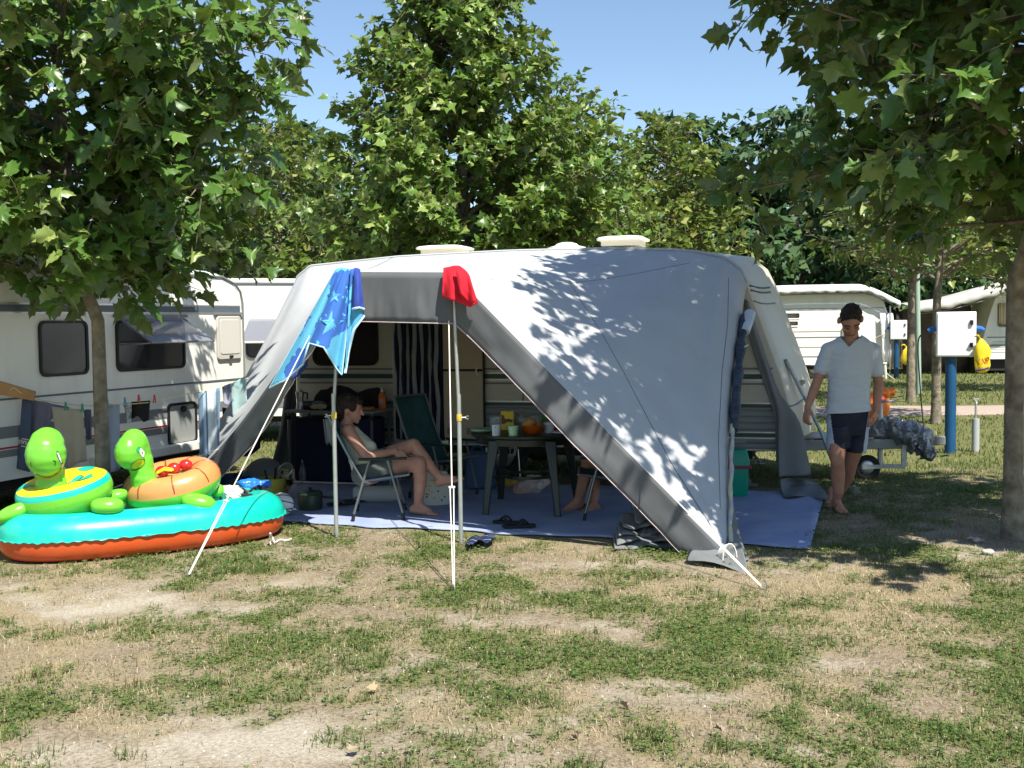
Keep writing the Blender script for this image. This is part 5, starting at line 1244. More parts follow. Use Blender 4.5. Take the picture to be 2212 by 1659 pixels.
MB().lathe([(.001, 0), (.036, 0), (.038, .01), (.038, .11), (.03, .15), (.014, .17), (.001, .17)], bo, 20, sx=1, sy=.65).build('bottle_body', m_ob, btl); MB().lathe([(.015, .17), (.015, .195), (.007, .20), (.006, .22), (.001, .22)], bo, 14).build('cap', m_plastic, btl); MB().prism(rrect(-.018, .018, .05, .10, .006), MF.u, Z, bo - MF.v * .0275, .003, w=MF.v).build('bottle_print', mat('bottle_label', (.35, .45, .65), .5), btl)
crumple('dish_cloth', MF.p(-1.93, -.50, .81), (.09, .06, .035), mat('beige_cloth', (.48, .42, .30), .9), 'crumpled beige cloth on the edge of the cupboard', 'cloth', 8, .015, 25)
tag(MB().box(MF.p(-1.43, -.42, .79), (.14, .10, .03), MF.u, MF.v).build('sponge_tray', mat('tray_orange', (.50, .24, .08), .6), bev=.008), 'small brown tray by the orange bottle', 'tray')
# ---- hanging hand towel on the cupboard
rows = [[P(x + 3 * math.sin(i * 1.4) * t, 905 + 50 * t + (8 if i % 2 else 0) * t, 11.0 + .02 * math.sin(i * 1.9)) for i, x in enumerate(np.linspace(698 + 4 * t, 722, 9))] for t in np.linspace(0, 1, 9)]
m_hand = stripes('hand_towel', [(0, (.70, .72, .70)), (.45, (.10, .16, .28)), (.55, (.66, .70, .70)), (.62, (.10, .16, .28)), (.70, (.70, .72, .70))], (1, 0, .1), .11)
tag(MB().grid(rows).build('hand_towel', m_hand, solid=.006, ang=80), 'small striped hand towel hanging behind the seated woman', 'towel')

# ---- folding chairs
m_tube = mat('chair_tube', (.20, .21, .215), .35, metal=.6); m_armp = mat('green_armrest', (.012, .035, .03), .5)
m_teals = stripes('teal_weave', [(0, (.05, .17, .20)), (.35, (.09, .26, .30)), (.5, (.05, .15, .28)), (.75, (.10, .30, .30))], (0, 1, 0), .12, bump=.5); m_greenf = mat('green_weave', (.025, .085, .085), .85, var=.2, vs=8, bump=.5, bs=120)
def chair(c, ang, label, fab, back=1.0):
    root = thing('folding_chair', c, label, 'chair', 'folding camp chairs'); f = V(math.cos(ang), math.sin(ang), 0); s = V(-f.y, f.x, 0)
    def q(a, b, z): return Vector(c) + f * a + s * b + Z * z
    for b in (0, .50):
        MB().tube([q(0, b, .015), q(.15, b, .50)], .0105, 8).build('leg', m_tube, root); MB().tube([q(.43, b, .015), q(.30, b, .50)], .0105, 8).build('leg', m_tube, root)
        for a in (0, .43): MB().tube([q(a + (.006 if a == 0 else -.002), b, .0), q(a + (.014 if a == 0 else -.012), b, .06)], .0145, 8).build('foot', m_black, root)
        ar = MB().loft([[q(a, b, 0) + s * (w_ * math.cos(t)) + Z * (.515 + .012 * math.sin(t)) for t in np.linspace(0, 2 * math.pi, 10, endpoint=False)] for a, w_ in ((.06, .01), (.08, .02), (.25, .024), (.42, .022), (.46, .008))]).build('armrest', m_armp, root)
        MB().tube([q(.10, b * .92 + .02, .33), q(.47, b * .92 + .02, .375)], .0105, 8).build('seat_rail', m_tube, root); MB().tube(spline([q(.10, b * .92 + .02, .32), q(-.04, b * .92 + .02, .58), q(-.18, b * .92 + .02, .87 * back)], 4), .0105, 8).build('back_post', m_tube, root)
    for a in (0.012, .418): MB().tube([q(a, 0, .035), q(a, .5, .035)], .009, 8).build('cross_bar', m_tube, root)
    MB().tube([q(.47, .02, .375), q(.47, .48, .375)], .0105, 8).build('cross_bar', m_tube, root)
    sg = [[q(.10 + .37 * i / 8, .03 + .44 * j / 8, .335 + .04 * i / 8 - .05 * math.sin(math.pi * j / 8) * (.3 + .7 * math.sin(math.pi * min(i + .5, 8) / 8))) for j in range(9)] for i in range(9)]
    MB().grid(sg).build('seat', fab, root, solid=.005, ang=80)
    bp_ = [q(.10, 0, .32), q(-.04, 0, .58), q(-.18, 0, .87 * back)]; bl_ = spline(bp_, 5)
    MB().grid([[p + s * (.03 + .44 * j / 8) - f * (.035 * math.sin(math.pi * j / 8)) for j in range(9)] for p in bl_]).build('backrest', fab, root, solid=.005, ang=80)
    MB().tube([bl_[-1] + s * (.03 + .44 * j / 8) - f * (.03 * math.sin(math.pi * j / 8)) for j in range(9)], .012, 8).build('back_bar', m_tube, root)
    return root
CH1 = G(761, 1131); CH1.z = .02
chair(CH1, R(4), 'teal striped folding chair under the seated woman', m_teals)
chair(V(-.98, 10.35, .02), R(-35), 'empty dark green folding chair behind the woman, near the doorway', m_greenf, 1.08)
CH3 = G(1271, 1131); CH3.z = .02
chair(CH3 + V(.43, .5, 0), R(176), 'green folding chair half hidden by the awning panel beside the table', m_greenf)
# ---- table and what stands on it
m_tab = mat('black_green_plastic', (.014, .022, .018), .35, spec=.45); TC = V(.13, 9.78, 0); TZ = .69
tb_ = thing('garden_table', TC, 'round black plastic garden table laid for breakfast', 'table')
MB().lathe([(.001, TZ - .03), (.47, TZ - .03), (.485, TZ - .035), (.50, TZ - .02), (.50, TZ - .004), (.49, TZ), (.001, TZ)], TC, 48).build('tabletop', m_tab, tb_, ang=30); MB().lathe([(.44, TZ - .09), (.455, TZ - .09), (.455, TZ - .03), (.44, TZ - .03)], TC, 40, close=True).build('apron', m_tab, tb_)
for x, y in ((-.37, -.40), (.24, -.52), (.45, .30), (-.25, .42)):
    rows = [[TC + V(x * k + dx * w_, y * k + dy * w_, z) for dx, dy in ((-1, -1), (1, -1), (1, 1), (-1, 1))] for z, k, w_ in ((.015, 1.0, .028), (.35, .90, .034), (TZ - .04, .78, .05))]
    MB().loft(rows).build('leg', m_tab, tb_, bev=.01)
MB().lathe([(.20, .29), (.22, .285), (.22, .31), (.20, .31)], TC, 30, close=True).build('shelf', m_tab, tb_)
for a in range(4): q_ = a * math.pi / 2 + .8; MB().bar(TC + V(.2 * math.cos(q_), .2 * math.sin(q_), .30), TC + V(.42 * math.cos(q_), .42 * math.sin(q_), .33), .03, .02).build('stretcher', m_tab, tb_)
def tp(x, y, d): p = P(x, y, d); p.z = TZ + .001; return p
m_gpl = mat('green_plate', (.20, .42, .18), .35); m_wpl = mat('white_crockery', (.75, .76, .78), .3)
for k in range(3): tag(MB().lathe([(.001, 0), (.055, 0), (.095, .012), (.094, .016), (.05, .005), (.001, .005)], tp(1040, 937, 9.70) + V(0, 0, .001 + k * .011), 28).build('plate', m_gpl if k != 1 else m_wpl), ('green plate at the bottom of the stack on the table', 'white plate in the middle of the plate stack', 'green plate on top of the stack beside the white mug')[k], 'plate', 'plate stack')
def mug(c, h, r0, r1, m, label, cat, hand=None, cm=None):
    root = thing('mug' if hand else 'cup', c, label, cat); MB().lathe([(.001, 0), (r0, 0), (r0 + .002, .004), (r1, h), (r1 - .004, h), (r0 - .003, .008), (.001, .008)], c, 24).build('cup_body', m, root)
    if hand: MB().tube(spline([c + hand * (r1 * .95) + Z * (h * .85), c + hand * (r1 + .028) + Z * (h * .75), c + hand * (r1 + .024) + Z * (h * .35), c + hand * (r0 * 1.0) + Z * (h * .2)], 5), .005, 6).build('handle', m, root)
    return root
mug(tp(1072, 941, 9.42), .092, .034, .037, mat('pale_blue_china', (.60, .70, .82), .3), 'pale blue white mug on the near side of the table', 'mug', V(-.2, -.95, 0).normalized())
gcup = mug(tp(1109, 944, 9.36), .085, .033, .047, mat('mint_plastic', (.38, .66, .42), .35), 'mint green cup with a saucer on the near edge of the table', 'cup'); MB().lathe([(.001, .0), (.045, .001), (.047, .006), (.001, .006)], tp(1109, 944, 9.36), 24).build('saucer', m_gpl, gcup)
tub2 = mug(tp(1186, 934, 9.6), .09, .04, .048, mat('white_tub', (.66, .68, .74), .35), 'white printed plastic tub right of the orange bowl', 'tub'); MB().lathe([(.0415, .03), (.0465, .065)], tp(1186, 934, 9.6), 24).build('tub_print', mat('tub_print', (.16, .20, .42), .5, c2=(.60, .62, .70), vs=60), tub2)
mug(tp(1072, 930, 9.95), .11, .05, .062, glass('clear_plastic', (.6, .62, .62), .5), 'clear plastic tub behind the pale mug', 'tub')
bx = tp(1096, 926, 9.88); yb = thing('cocoa_box', bx, 'yellow drinks powder box with brown print on the table', 'box'); MB().box(bx + Z * .085, (.112, .05, .17)).build('carton', mat('carton_yellow', (.75, .56, .02), .45), yb, bev=.003)
m_brp = mat('brown_print', (.12, .055, .03), .5)
MB().prism([(-.052, .06), (-.03, .055), (.0, .075), (.045, .07), (.05, .095), (.01, .105), (-.02, .10), (-.03, .135), (-.052, .14)], V(1, 0, 0), Z, bx + V(0, -.027, 0), .0015, w=V(0, 1, 0)).build('box_print', m_brp, yb); MB().prism(rrect(-.01, .035, .015, .04, .004), V(1, 0, 0), Z, bx + V(0, -.027, 0), .0015, w=V(0, 1, 0)).build('box_print', mat('violet_print', (.22, .18, .40), .5), yb)
ob_ = tp(1150, 938, 9.52); bowl = thing('bread_bowl', ob_, 'orange see-through bowl on the table', 'bowl'); MB().lathe([(.001, .0), (.05, .0), (.085, .03), (.105, .075), (.101, .075), (.08, .034), (.048, .007), (.001, .007)], ob_, 30).build('bowl_wall', glass('orange_acrylic', (.60, .12, .01), .86, .15), bowl)
m_crust = mat('bread_crust', (.48, .24, .07), .8, var=.3, vs=18, bump=.3, bs=40); mb = MB().ell(ob_ + V(-.03, 0, .085), (.075, .05, .045), V(.85, 0, .5)); me = remesh(mb, .01, 2); wob(me, .006, 20); me.materials.append(m_crust); tag(link('bread_roll', me), 'bread roll leaning up in the orange bowl', 'bread')
mb = MB().ell(ob_ + V(.045, .03, .065), (.045, .045, .035)); me = remesh(mb, .01, 2); wob(me, .006, 20, 4); me.materials.append(m_crust); tag(link('bread_roll', me), 'darker bread roll lying low in the orange bowl', 'bread')
o_ = crumple('food_bag', tp(1138, 925, 9.98) + V(0, 0, .09), (.13, .08, .085), mat('bag_film', (.42, .43, .40), .25, c2=(.20, .22, .16), vs=10), 'clear bag of food standing behind the bowl', 'bag', 12, .02, 16)
tag(MB().lathe([(.001, 0), (.06, 0), (.10, .012), (.099, .017), (.058, .006), (.001, .006)], tp(1214, 939, 9.52), 28).build('plate', m_wpl), 'white plate at the edge of the table by the awning', 'plate')
rb = tp(1197, 929, 9.85); pk = MB(); rows = [[rb + V(w_ * math.cos(t), d_ * math.sin(t), z) for t in np.linspace(0, 2 * math.pi, 14, endpoint=False)] for z, w_, d_ in ((0, .05, .035), (.05, .055, .035), (.11, .05, .02), (.15, .048, .004))]
tag(pk.loft(rows).build('red_packet', mat('red_foil', (.55, .02, .03), .35)), 'red and white food packet at the back of the table', 'packet')
tag(MB().box(tp(1182, 925, 10.05) + Z * .06, (.10, .06, .12)).build('green_carton', mat('green_carton', (.10, .30, .08), .5), bev=.003), 'small green carton at the back of the table', 'carton')
# ---- under and behind the table
o_ = crumple('carrier_bag', G(1150, 1076) + V(0, .25, .09), (.16, .12, .10), mat('bag_white', (.62, .63, .62), .4, c2=(.50, .22, .14), vs=5), 'white plastic carrier bag with red print under the table', 'bag', 15, .025, 14)
crumple('yellow_bag', G(1092, 1066) + V(0, .35, .06), (.12, .08, .05), mat('ochre_cloth', (.50, .32, .06), .8), 'ochre cloth lying under the table by the blue edge', 'cloth', 17, .02, 16)
jg = V(-.32, 10.9, .02); jug = thing('water_canister', jg, 'blue water canister in the shade by the caravan step', 'canister'); MB().prism(rrect(-.15, .15, 0, .36, .05), V(1, 0, 0), Z, jg + V(0, -.1, 0), .20, w=V(0, 1, 0)).build('canister_body', mat('canister_blue', (.03, .09, .22), .4), jug, bev=.02); MB().lathe([(.03, .36), (.03, .40), (.001, .405)], jg + V(.08, 0, 0), 14).build('cap', m_plastic, jug)
MB().tube(spline([jg + V(-.1, 0, .36), jg + V(-.06, 0, .41), jg + V(.0, 0, .41), jg + V(.03, 0, .36)], 5), .012, 7).build('handle', mat('canister_blue', (0, 0, 0)), jug)
stp = thing('caravan_step', MF.p(-.9, -.35, 0), 'low metal step in front of the caravan doorway', 'step'); MB().box(MF.p(-.95, -.30, .22), (.52, .30, .03), MF.u, MF.v).build('tread', m_galv, stp)
for a in (-1.18, -.72):
    for b in (-.43, -.17): MB().tube([MF.p(a, b, 0.01), MF.p(a, b, .21)], .012, 7).build('leg', m_galv, stp)
bk_ = thing('wire_basket', V(-.08, 10.7, .28), 'small wire basket with red bundle on a stand behind the table', 'basket'); b0_ = V(-.08, 10.75, .36)
for z, r_ in ((0, .10), (.08, .12), (.16, .135)): MB().tube([b0_ + V(r_ * math.cos(t), r_ * math.sin(t), z) for t in np.linspace(0, 2 * math.pi, 21)], .004, 5).build('wire', m_alu, bk_)
for t in np.linspace(0, 2 * math.pi, 12, endpoint=False): MB().tube([b0_ + V(.1 * math.cos(t), .1 * math.sin(t), 0), b0_ + V(.135 * math.cos(t), .135 * math.sin(t), .16)], .003, 5).build('wire', m_alu, bk_)
for dx in (-.13, .13):
    for dy in (-.1, .1): MB().tube([b0_ + V(dx, dy, .05), b0_ + V(dx * 1.2, dy * 1.2, -.34)], .006, 6).build('leg', m_alu, bk_)
crumple('red_bundle', b0_ + Z * .07, (.09, .09, .05), mat('red_net', (.35, .02, .02), .7), 'red netted bundle inside the wire basket', 'bundle', 21, .02, 20)
fb = V(-.70, 9.95, .02); fbag = thing('flowered_bag', fb, 'white bag with small flowers behind the woman legs', 'bag'); m_flow = mat('flower_print', (.62, .60, .52), .8, c2=(.62, .62, .55), vs=30)
mb = MB(); rows = [[fb + V(w_ * math.cos(t), .07 * math.sin(t) * (w_ / .15), z) for t in np.linspace(0, 2 * math.pi, 20, endpoint=False)] for z, w_ in ((0, .13), (.04, .155), (.18, .15), (.27, .12), (.30, .10))]
mb.loft(rows).build('bag_body', m_flow, fbag)
for i in range(16):
    x, z = rd.uniform(-.11, .11), rd.uniform(.05, .24); yy = -.07 * math.sqrt(max(0, 1 - (x / .155) ** 2)) - .004
    MB().prism([(.012 * math.cos(a) * (1 if k % 2 else .5), .012 * math.sin(a) * (1 if k % 2 else .5)) for k, a in enumerate(np.linspace(0, 2 * math.pi, 10, endpoint=False))], V(1, 0, 0), Z, fb + V(x, yy - .004, z), .002, w=V(0, -1, 0)).build('flower_print', (m_dgreen, m_brass)[i % 2], fbag)
tag(MB().lathe([(.001, -.22), (.06, -.22), (.075, -.2), (.078, .2), (.06, .22), (.001, .22)], V(-1.25, 10.15, .09), 20, V(0, 0, 1), V(0, 1, 0), V(1, 0, 0)).build('foam_roll', mat('pale_foam', (.42, .43, .42), .9)), 'pale rolled foam mat lying behind the woman chair', 'mat')

# ---- cool box
cc = G(1587, 1078); cb = thing('cool_box', cc, 'green cool box with magenta handle by the awning opening', 'cool box'); m_cool = mat('cool_green', (.0, .27, .17), .4); m_mag = mat('magenta_plastic', (.20, .015, .06), .4)
rows = [[cc + V(p[0] * k, .17 + p[1] * k, z) for p in rrect(-.15, .14, -.15, .15, .03)] for z, k in ((.015, .92), (.03, .96), (.30, 1.0))]; MB().loft(rows).build('tub', m_cool, cb, ang=40)
rows = [[cc + V(p[0] * k, .17 + p[1] * k, z) for p in rrect(-.155, .145, -.155, .155, .03)] for z, k in ((.305, 1.02), (.345, 1.02), (.41, .93), (.445, .86), (.45, .7))]; MB().loft(rows).build('lid', m_cool, cb, ang=40)
MB().box(cc + V(-.005, .016, .29), (.31, .018, .03)).box(cc + V(.148, .17, .29), (.018, .33, .03)).box(cc + V(-.158, .17, .29), (.018, .33, .03)).build('handle', m_mag, cb, bev=.006); MB().box(cc + V(-.06, .008, .36), (.10, .02, .10)).build('latch', m_mag, cb, bev=.006)
# ---- folded tarpaulin heap by the front edge
tr = thing('folded_tarpaulin', G(1410, 1192), 'folded grey tarpaulin heap with white print under the awning edge', 'tarpaulin')
mb = MB()
for (xa, xb, ya, yb_, z0, z1, sd) in ((1326, 1492, 1191, 1165, .02, .05, 1), (1332, 1470, 1189, 1166, .06, .09, 2), (1336, 1482, 1186, 1164, .10, .13, 3), (1345, 1476, 1184, 1162, .15, .17, 4), (1372, 1480, 1180, 1160, .19, .22, 5)):
    rows = []
    for i in range(15):
        s = i / 14; x = xa + (xb - xa) * s
        a = G(x, ya - 6 * math.sin(s * 3.1) + 2 * math.sin(i * 1.7 + sd)); b = a + V(.03, .42, 0)
        rows.append([a.lerp(b, t) + Z * (z0 + (z1 - z0) * t + .014 * math.sin(i * .9 + sd * 2 + t * 5) + (.0 if 0 < t < 1 else -.01)) for t in np.linspace(0, 1, 9)])
    MB().grid(rows).build('tarpaulin_layer', m_awm, tr, solid=.022, sub=1, ang=80)
bs0 = [P(1380, 1160, 8.05), P(1400, 1112, 8.35), P(1436, 1112, 8.45), P(1480, 1160, 8.2)]
rows = [[bs0[0].lerp(bs0[3], s).lerp(bs0[1].lerp(bs0[2], s), t) + V(0, -.05 * math.sin(math.pi * s), .01 * math.sin(s * 9 + t * 4)) for s in np.linspace(0, 1, 9)] for t in np.linspace(0, 1, 9)]
cov = MB().grid(rows).build('tarpaulin_bag', m_awm, tr, solid=.03, sub=1, ang=80); bvh_c = bvh_of(cov)
decal(bvh_c, [(1384, 1156), (1402, 1118), (1412, 1114), (1410, 1125), (1394, 1153)], mat('tarp_print_white', (.62, .62, .60), .6), 'print_patch', cov, .02); decal(bvh_c, [(1394, 1135), (1402, 1119), (1408, 1118), (1402, 1140)], mat('tarp_print_yellow', (.60, .42, .04), .6), 'print_patch', cov, .023)
for x0 in (1412, 1432):
    for dx in (0, 5): line_on(bvh_c, [(x0 + dx, 1155), (x0 + 8 + dx, 1140), (x0 + 17 + dx, 1124)], .003, m_plastic, 'print_line', cov)
    for k in range(6): line_on(bvh_c, [(x0 + k * 3, 1155 - k * 6), (x0 + 2.5 + k * 3, 1155 - k * 6), (x0 + 5 + k * 3, 1155 - k * 6)], .003, m_plastic, 'print_line', cov)
nv = thing('folded_shorts', G(1035, 1168), 'folded navy shorts with pale stripe beside the pole foot', 'shorts'); m_nvs = stripes('navy_stripe_cloth', [(0, (.02, .028, .07)), (.80, (.35, .42, .52)), (.86, (.02, .028, .07))], (.5, .9, .3), .07)
for k in range(3):
    rows = [[G(1006 + 60 * s + k * 2, 1176 - 12 * s + 3 * math.sin(s * 8 + k), .02 + .018 * k).lerp(G(1012 + 52 * s + k * 2, 1162 - 8 * s, .028 + .02 * k), t) + Z * (.01 * math.sin(s * 13 + k + t * 4)) for s in np.linspace(0, 1, 15)] for t in np.linspace(0, 1, 5)]
    MB().grid(rows).build('fold', m_nvs, nv, solid=.008, ang=80)

# ---- cloths hung on the awning
def drape(tops, bots, dt, db, n_=28, m_=26, amp=.03, fr=5.0, seed=0, mid=0.0):
    """cloth between an upper and a lower edge given as sight points, folds deepening downwards"""
    k = len(tops); rows = []
    xs_ = np.linspace(0, k - 1, n_ + 1)
    tops = np.array(tops, float); bots = np.array(bots, float); idx = np.arange(k); dt = np.interp(xs_, idx, dt if hasattr(dt, '__len__') else [dt] * k); db = np.interp(xs_, idx, db if hasattr(db, '__len__') else [db] * k)
    for j in range(m_ + 1):
        t = j / m_; row = []
        for i, x in enumerate(xs_):
            a = (np.interp(x, idx, tops[:, 0]), np.interp(x, idx, tops[:, 1])); b = (np.interp(x, idx, bots[:, 0]), np.interp(x, idx, bots[:, 1]))
            px_, py_ = a[0] + (b[0] - a[0]) * t, a[1] + (b[1] - a[1]) * t
            d = dt[i] + (db[i] - dt[i]) * t + amp * (.25 + .75 * t) * math.sin(x * fr + seed + t * 1.2) + amp * .4 * mnoise.noise(Vector((x * 1.3, t * 4, seed))) - mid * math.sin(math.pi * t)
            row.append(P(px_ + amp * 60 * math.cos(x * fr + seed) * t * .4, py_, d))
        rows.append(row)
    return rows
def blob_mat(name, c1, c2, sc_, thr=.5):
    if name in MATS: return MATS[name]
    m = mat(name, c1, .95, c2=c2, vs=sc_, bump=.5, bs=300, spec=.1)
    for nd in m.node_tree.nodes:
        if nd.type == 'VALTORGB': nd.color_ramp.interpolation = 'CONSTANT'; nd.color_ramp.elements[0].position = 0; nd.color_ramp.elements[1].position = thr
        if nd.type == 'TEX_NOISE' and nd.inputs['Scale'].default_value == sc_: nd.inputs['Detail'].default_value = 0
    return m
m_tow = blob_mat('towel_blue', (.055, .155, .48), (.13, .46, .68), 3.6, .50); m_towh = mat('towel_hem', (.45, .66, .78), .95, bump=.4, bs=200); m_star = mat('towel_star', (.10, .36, .62), .95)
tw = thing('beach_towel', T1, 'blue beach towel with starfish slung over the awning pole corner', 'towel')
g = drape([(724, 584), (730, 580), (736, 578), (743, 579), (750, 580), (757, 582), (764, 581)], [(582, 838), (614, 822), (655, 787), (667, 741), (700, 750), (723, 790), (739, 809)], [8.40, 8.40, 8.40, 8.40, 8.40, 8.40, 8.40], [8.46, 8.33, 8.19, 8.11, 8.20, 8.26, 8.29], 48, 32, .030, 3.6, 1, .03)
tm = MB().grid(g).build('towel_body', m_tow, tw, solid=.007, ang=80); MB().tube([p for p in g[-1]], .007, 5).build('hem', m_towh, tm); MB().tube([r_[-1] for r_ in g], .006, 5).build('hem', m_towh, tm); MB().tube([r_[0] for r_ in g[14:]], .007, 5).build('hem', m_towh, tm)
g2 = drape([(757, 582), (764, 580), (771, 581), (776, 583)], [(746, 806), (752, 760), (765, 712), (786, 682)], [8.36, 8.36, 8.36, 8.36], [8.28, 8.28, 8.30, 8.32], 16, 24, .025, 2.6, 4, .03)
t3 = MB().grid(g2).build('towel_fold', m_tow, tw, solid=.007, ang=80); MB().tube(g2[-1], .011, 6).build('hem', m_towh, t3)
g3 = drape([(766, 579), (772, 579), (778, 582)], [(762, 668), (775, 664), (787, 668)], 8.31, [8.26, 8.24, 8.28], 10, 16, .02, 2.8, 2, .02)
t4 = MB().grid(g3).build('towel_fold', mat('towel_reverse', (.04, .075, .36), .95, bump=.5, bs=300), tw, solid=.007, ang=80); MB().tube(g3[-1], .010, 6).build('hem', m_towh, t4)
g4 = drape([(640, 775), (652, 765), (668, 748)], [(628, 822), (646, 812), (664, 790)], 8.95, 9.0, 8, 8, .015, 2, 3)
MB().grid(g4).build('towel_fold', mat('towel_reverse', (0, 0, 0)), tw, solid=.006, ang=80)
bvt = bvh_of(tm)
def star(cx, cy, r, rot): return [(cx + (r if k % 2 == 0 else r * .36) * math.cos(rot + k * math.pi / 5), cy + (r if k % 2 == 0 else r * .36) * math.sin(rot + k * math.pi / 5)) for k in range(10)]
for cx, cy, r_, rot in ((633, 778, 24, .4), (715, 700, 30, 1.0), (692, 660, 20, .2), (722, 640, 16, .9)): decal(bvt, star(cx, cy, r_, rot), m_star, 'starfish_print', tm, .006, 4)
rdc = thing('red_shorts', T2, 'bright red cloth hung over the right awning pole corner', 'cloth'); m_redc = mat('red_cotton', (.62, .012, .03), .9, var=.08, vs=6, bump=.3, bs=220)
g = drape([(958, 579), (968, 577), (980, 574), (992, 574), (1004, 582), (1012, 592)], [(954, 640), (966, 646), (980, 650), (998, 656), (1016, 664), (1032, 654)], [8.24, 8.22, 8.20, 8.20, 8.20, 8.20], [8.18, 8.15, 8.12, 8.11, 8.11, 8.13], 34, 16, .022, 2.4, 6, .03)
MB().grid(g).build('cloth_body', m_redc, rdc, solid=.006, ang=80)
g = drape([(984, 577), (994, 575), (1006, 584), (1014, 595)], [(992, 632), (1004, 645), (1018, 658), (1030, 650)], 8.10, 8.07, 22, 14, .018, 3.0, 2, .02)
MB().grid(g).build('cloth_fold', m_redc, rdc, solid=.006, ang=80)

# ---- washing line with clothes
LD = 9.62
ln_pts = [P(60, 858, 9.4), P(110, 868, LD), P(180, 876, LD), P(260, 874, LD + .1), P(330, 868, LD + .25), P(400, 852, 10.1), P(470, 838, 10.35), P(540, 815, 10.9)]
wl = thing('washing_line', ln_pts[0], 'yellow and white washing line strung behind the left tree trunk', 'washing line'); MB().tube(spline(ln_pts, 6), .004, 5).build('cord', mat('line_cord', (.55, .55, .25), .8), wl)
bdp = [P(-6, 822, 9.25), P(76, 846, 9.38), P(72, 866, 9.38), P(-6, 852, 9.25)]; brd = thing('wooden_board', bdp[0], 'brown wooden bar holding the washing line at the left edge', 'board'); nrm_ = V(-.1, .99, 0) * .03
MB().add(bdp + [p + nrm_ for p in bdp], [(0, 1, 2, 3), (7, 6, 5, 4), (0, 4, 5, 1), (1, 5, 6, 2), (2, 6, 7, 3), (3, 7, 4, 0)]).build('plank', mat('pine_brown', (.42, .21, .08), .6, var=.2, vs=6), brd, bev=.004); MB().tube(spline([P(22, 842, 9.24), P(30, 838, 9.22), P(40, 845, 9.22), P(46, 850, 9.24)], 4), .004, 5).build('cord_loop', mat('line_cord', (0, 0, 0)), brd); MB().tube([bdp[3] + V(-.05, .05, 0), P(-8, 1200, 9.25)], .02, 7).build('upright', mat('pine_brown', (0, 0, 0)), brd)
def garment(name, tops, bots, d0, m, label, cat, amp=.02, fr=3.0, seed=0, n_=20, dd=0.0): return tag(MB().grid(drape(tops, bots, d0, d0 + dd, n_, 16, amp, fr, seed)).build(name, m, solid=.005, ang=80), label, cat, 'clothes on the washing line')
m_tn = mat('towel_navy', (.075, .095, .15), .95, bump=.4, bs=250); m_gp = mat('grey_violet_cotton', (.17, .16, .21), .9, bump=.2, bs=200, var=.08); m_kh = mat('khaki_cotton', (.42, .37, .27), .9, bump=.2, bs=200, var=.06); m_lil = mat('grey_blue_cotton', (.31, .35, .43), .9, bump=.2, bs=200, var=.06)
o_ = garment('hanging_towel', [(48, 862), (58, 863), (68, 865)], [(36, 1012), (50, 1016), (64, 1020)], 9.50, m_tn, 'navy towel with pale key-pattern border at the left of the washing line', 'towel', .02, 3, 1)
bt_ = bvh_of(o_)
m_key = mat('key_border', (.62, .58, .44), .9)
for sg in ([(40, 946), (62, 950)], [(39, 962), (62, 966)], [(42, 958), (42, 951), (48, 952), (48, 957), (45, 957)], [(51, 959), (51, 953), (57, 954), (57, 960), (54, 959)]):
    qq = [];
    for k in range(len(sg) - 1): qq += [(sg[k][0] + (sg[k + 1][0] - sg[k][0]) * t, sg[k][1] + (sg[k + 1][1] - sg[k][1]) * t) for t in (0, .33, .66)]
    q_ = onto(bt_, qq + [sg[-1]], .005)
    if len(q_) > 2: MB().tube(q_, .006, 5).build('key_border', m_key, o_)
garment('hanging_shirt', [(66, 862), (82, 866), (98, 868), (112, 872), (150, 880)], [(66, 1000), (84, 960), (100, 935), (110, 905), (150, 890)], 9.60, m_gp, 'grey violet shirt on the washing line left of the trousers', 'shirt', .022, 3.2, 2, 26)
garment('hanging_trousers', [(112, 878), (130, 880), (155, 883), (178, 884)], [(130, 1008), (150, 1012), (168, 1000), (188, 996)], 9.58, m_kh, 'khaki trousers hanging on the line left of the trunk', 'trousers', .026, 3.4, 3, 26)
garment('hanging_vest', [(181, 886), (188, 884), (197, 885)], [(186, 948), (192, 950), (198, 948)], 9.66, mat('slate_cotton', (.12, .12, .16), .9), 'small slate top squeezed between trousers and trunk', 'top', .01, 3, 4, 10)
garment('hanging_trousers', [(222, 873), (235, 873), (248, 873), (258, 873)], [(226, 1015), (238, 1020), (250, 1018), (260, 1012)], 9.75, m_lil, 'pale blue grey trousers hanging right of the trunk', 'trousers', .024, 3.2, 5, 22)
garment('hanging_bra', [(266, 871), (275, 869), (283, 869)], [(270, 886), (276, 915), (283, 910)], 9.80, mat('black_white_lace', (.03, .03, .03), .8, c2=(.62, .62, .62), vs=22), 'black and white bra pegged on the line', 'bra', .012, 4, 6, 12)
garment('hanging_shorts', [(284, 868), (300, 867), (312, 866), (324, 865)], [(284, 905), (298, 898), (310, 912), (322, 908)], 9.85, mat('black_cotton', (.022, .016, .018), .85, var=.3), 'black shorts pegged on the washing line', 'shorts', .018, 3.2, 7, 20)
m_st = stripes('blue_white_towel', [(0, (.55, .62, .66)), (.3, (.18, .27, .38)), (.55, (.42, .52, .60)), (.7, (.10, .16, .26)), (.8, (.60, .66, .68))], (1, .35, 0), .16)
garment('hanging_towel', [(428, 846), (445, 843), (462, 840), (476, 837)], [(432, 985), (445, 990), (462, 985), (474, 960)], 10.25, m_st, 'blue and white striped towel near the awning corner', 'towel', .02, 3, 8, 22)
garment('hanging_shirt', [(480, 835), (488, 832), (498, 828)], [(484, 872), (492, 876), (502, 866)], 10.45, mat('navy_white_print', (.05, .06, .16), .9, c2=(.40, .42, .48), vs=9), 'navy and white top beside the striped towel', 'shirt', .015, 3, 9, 14)
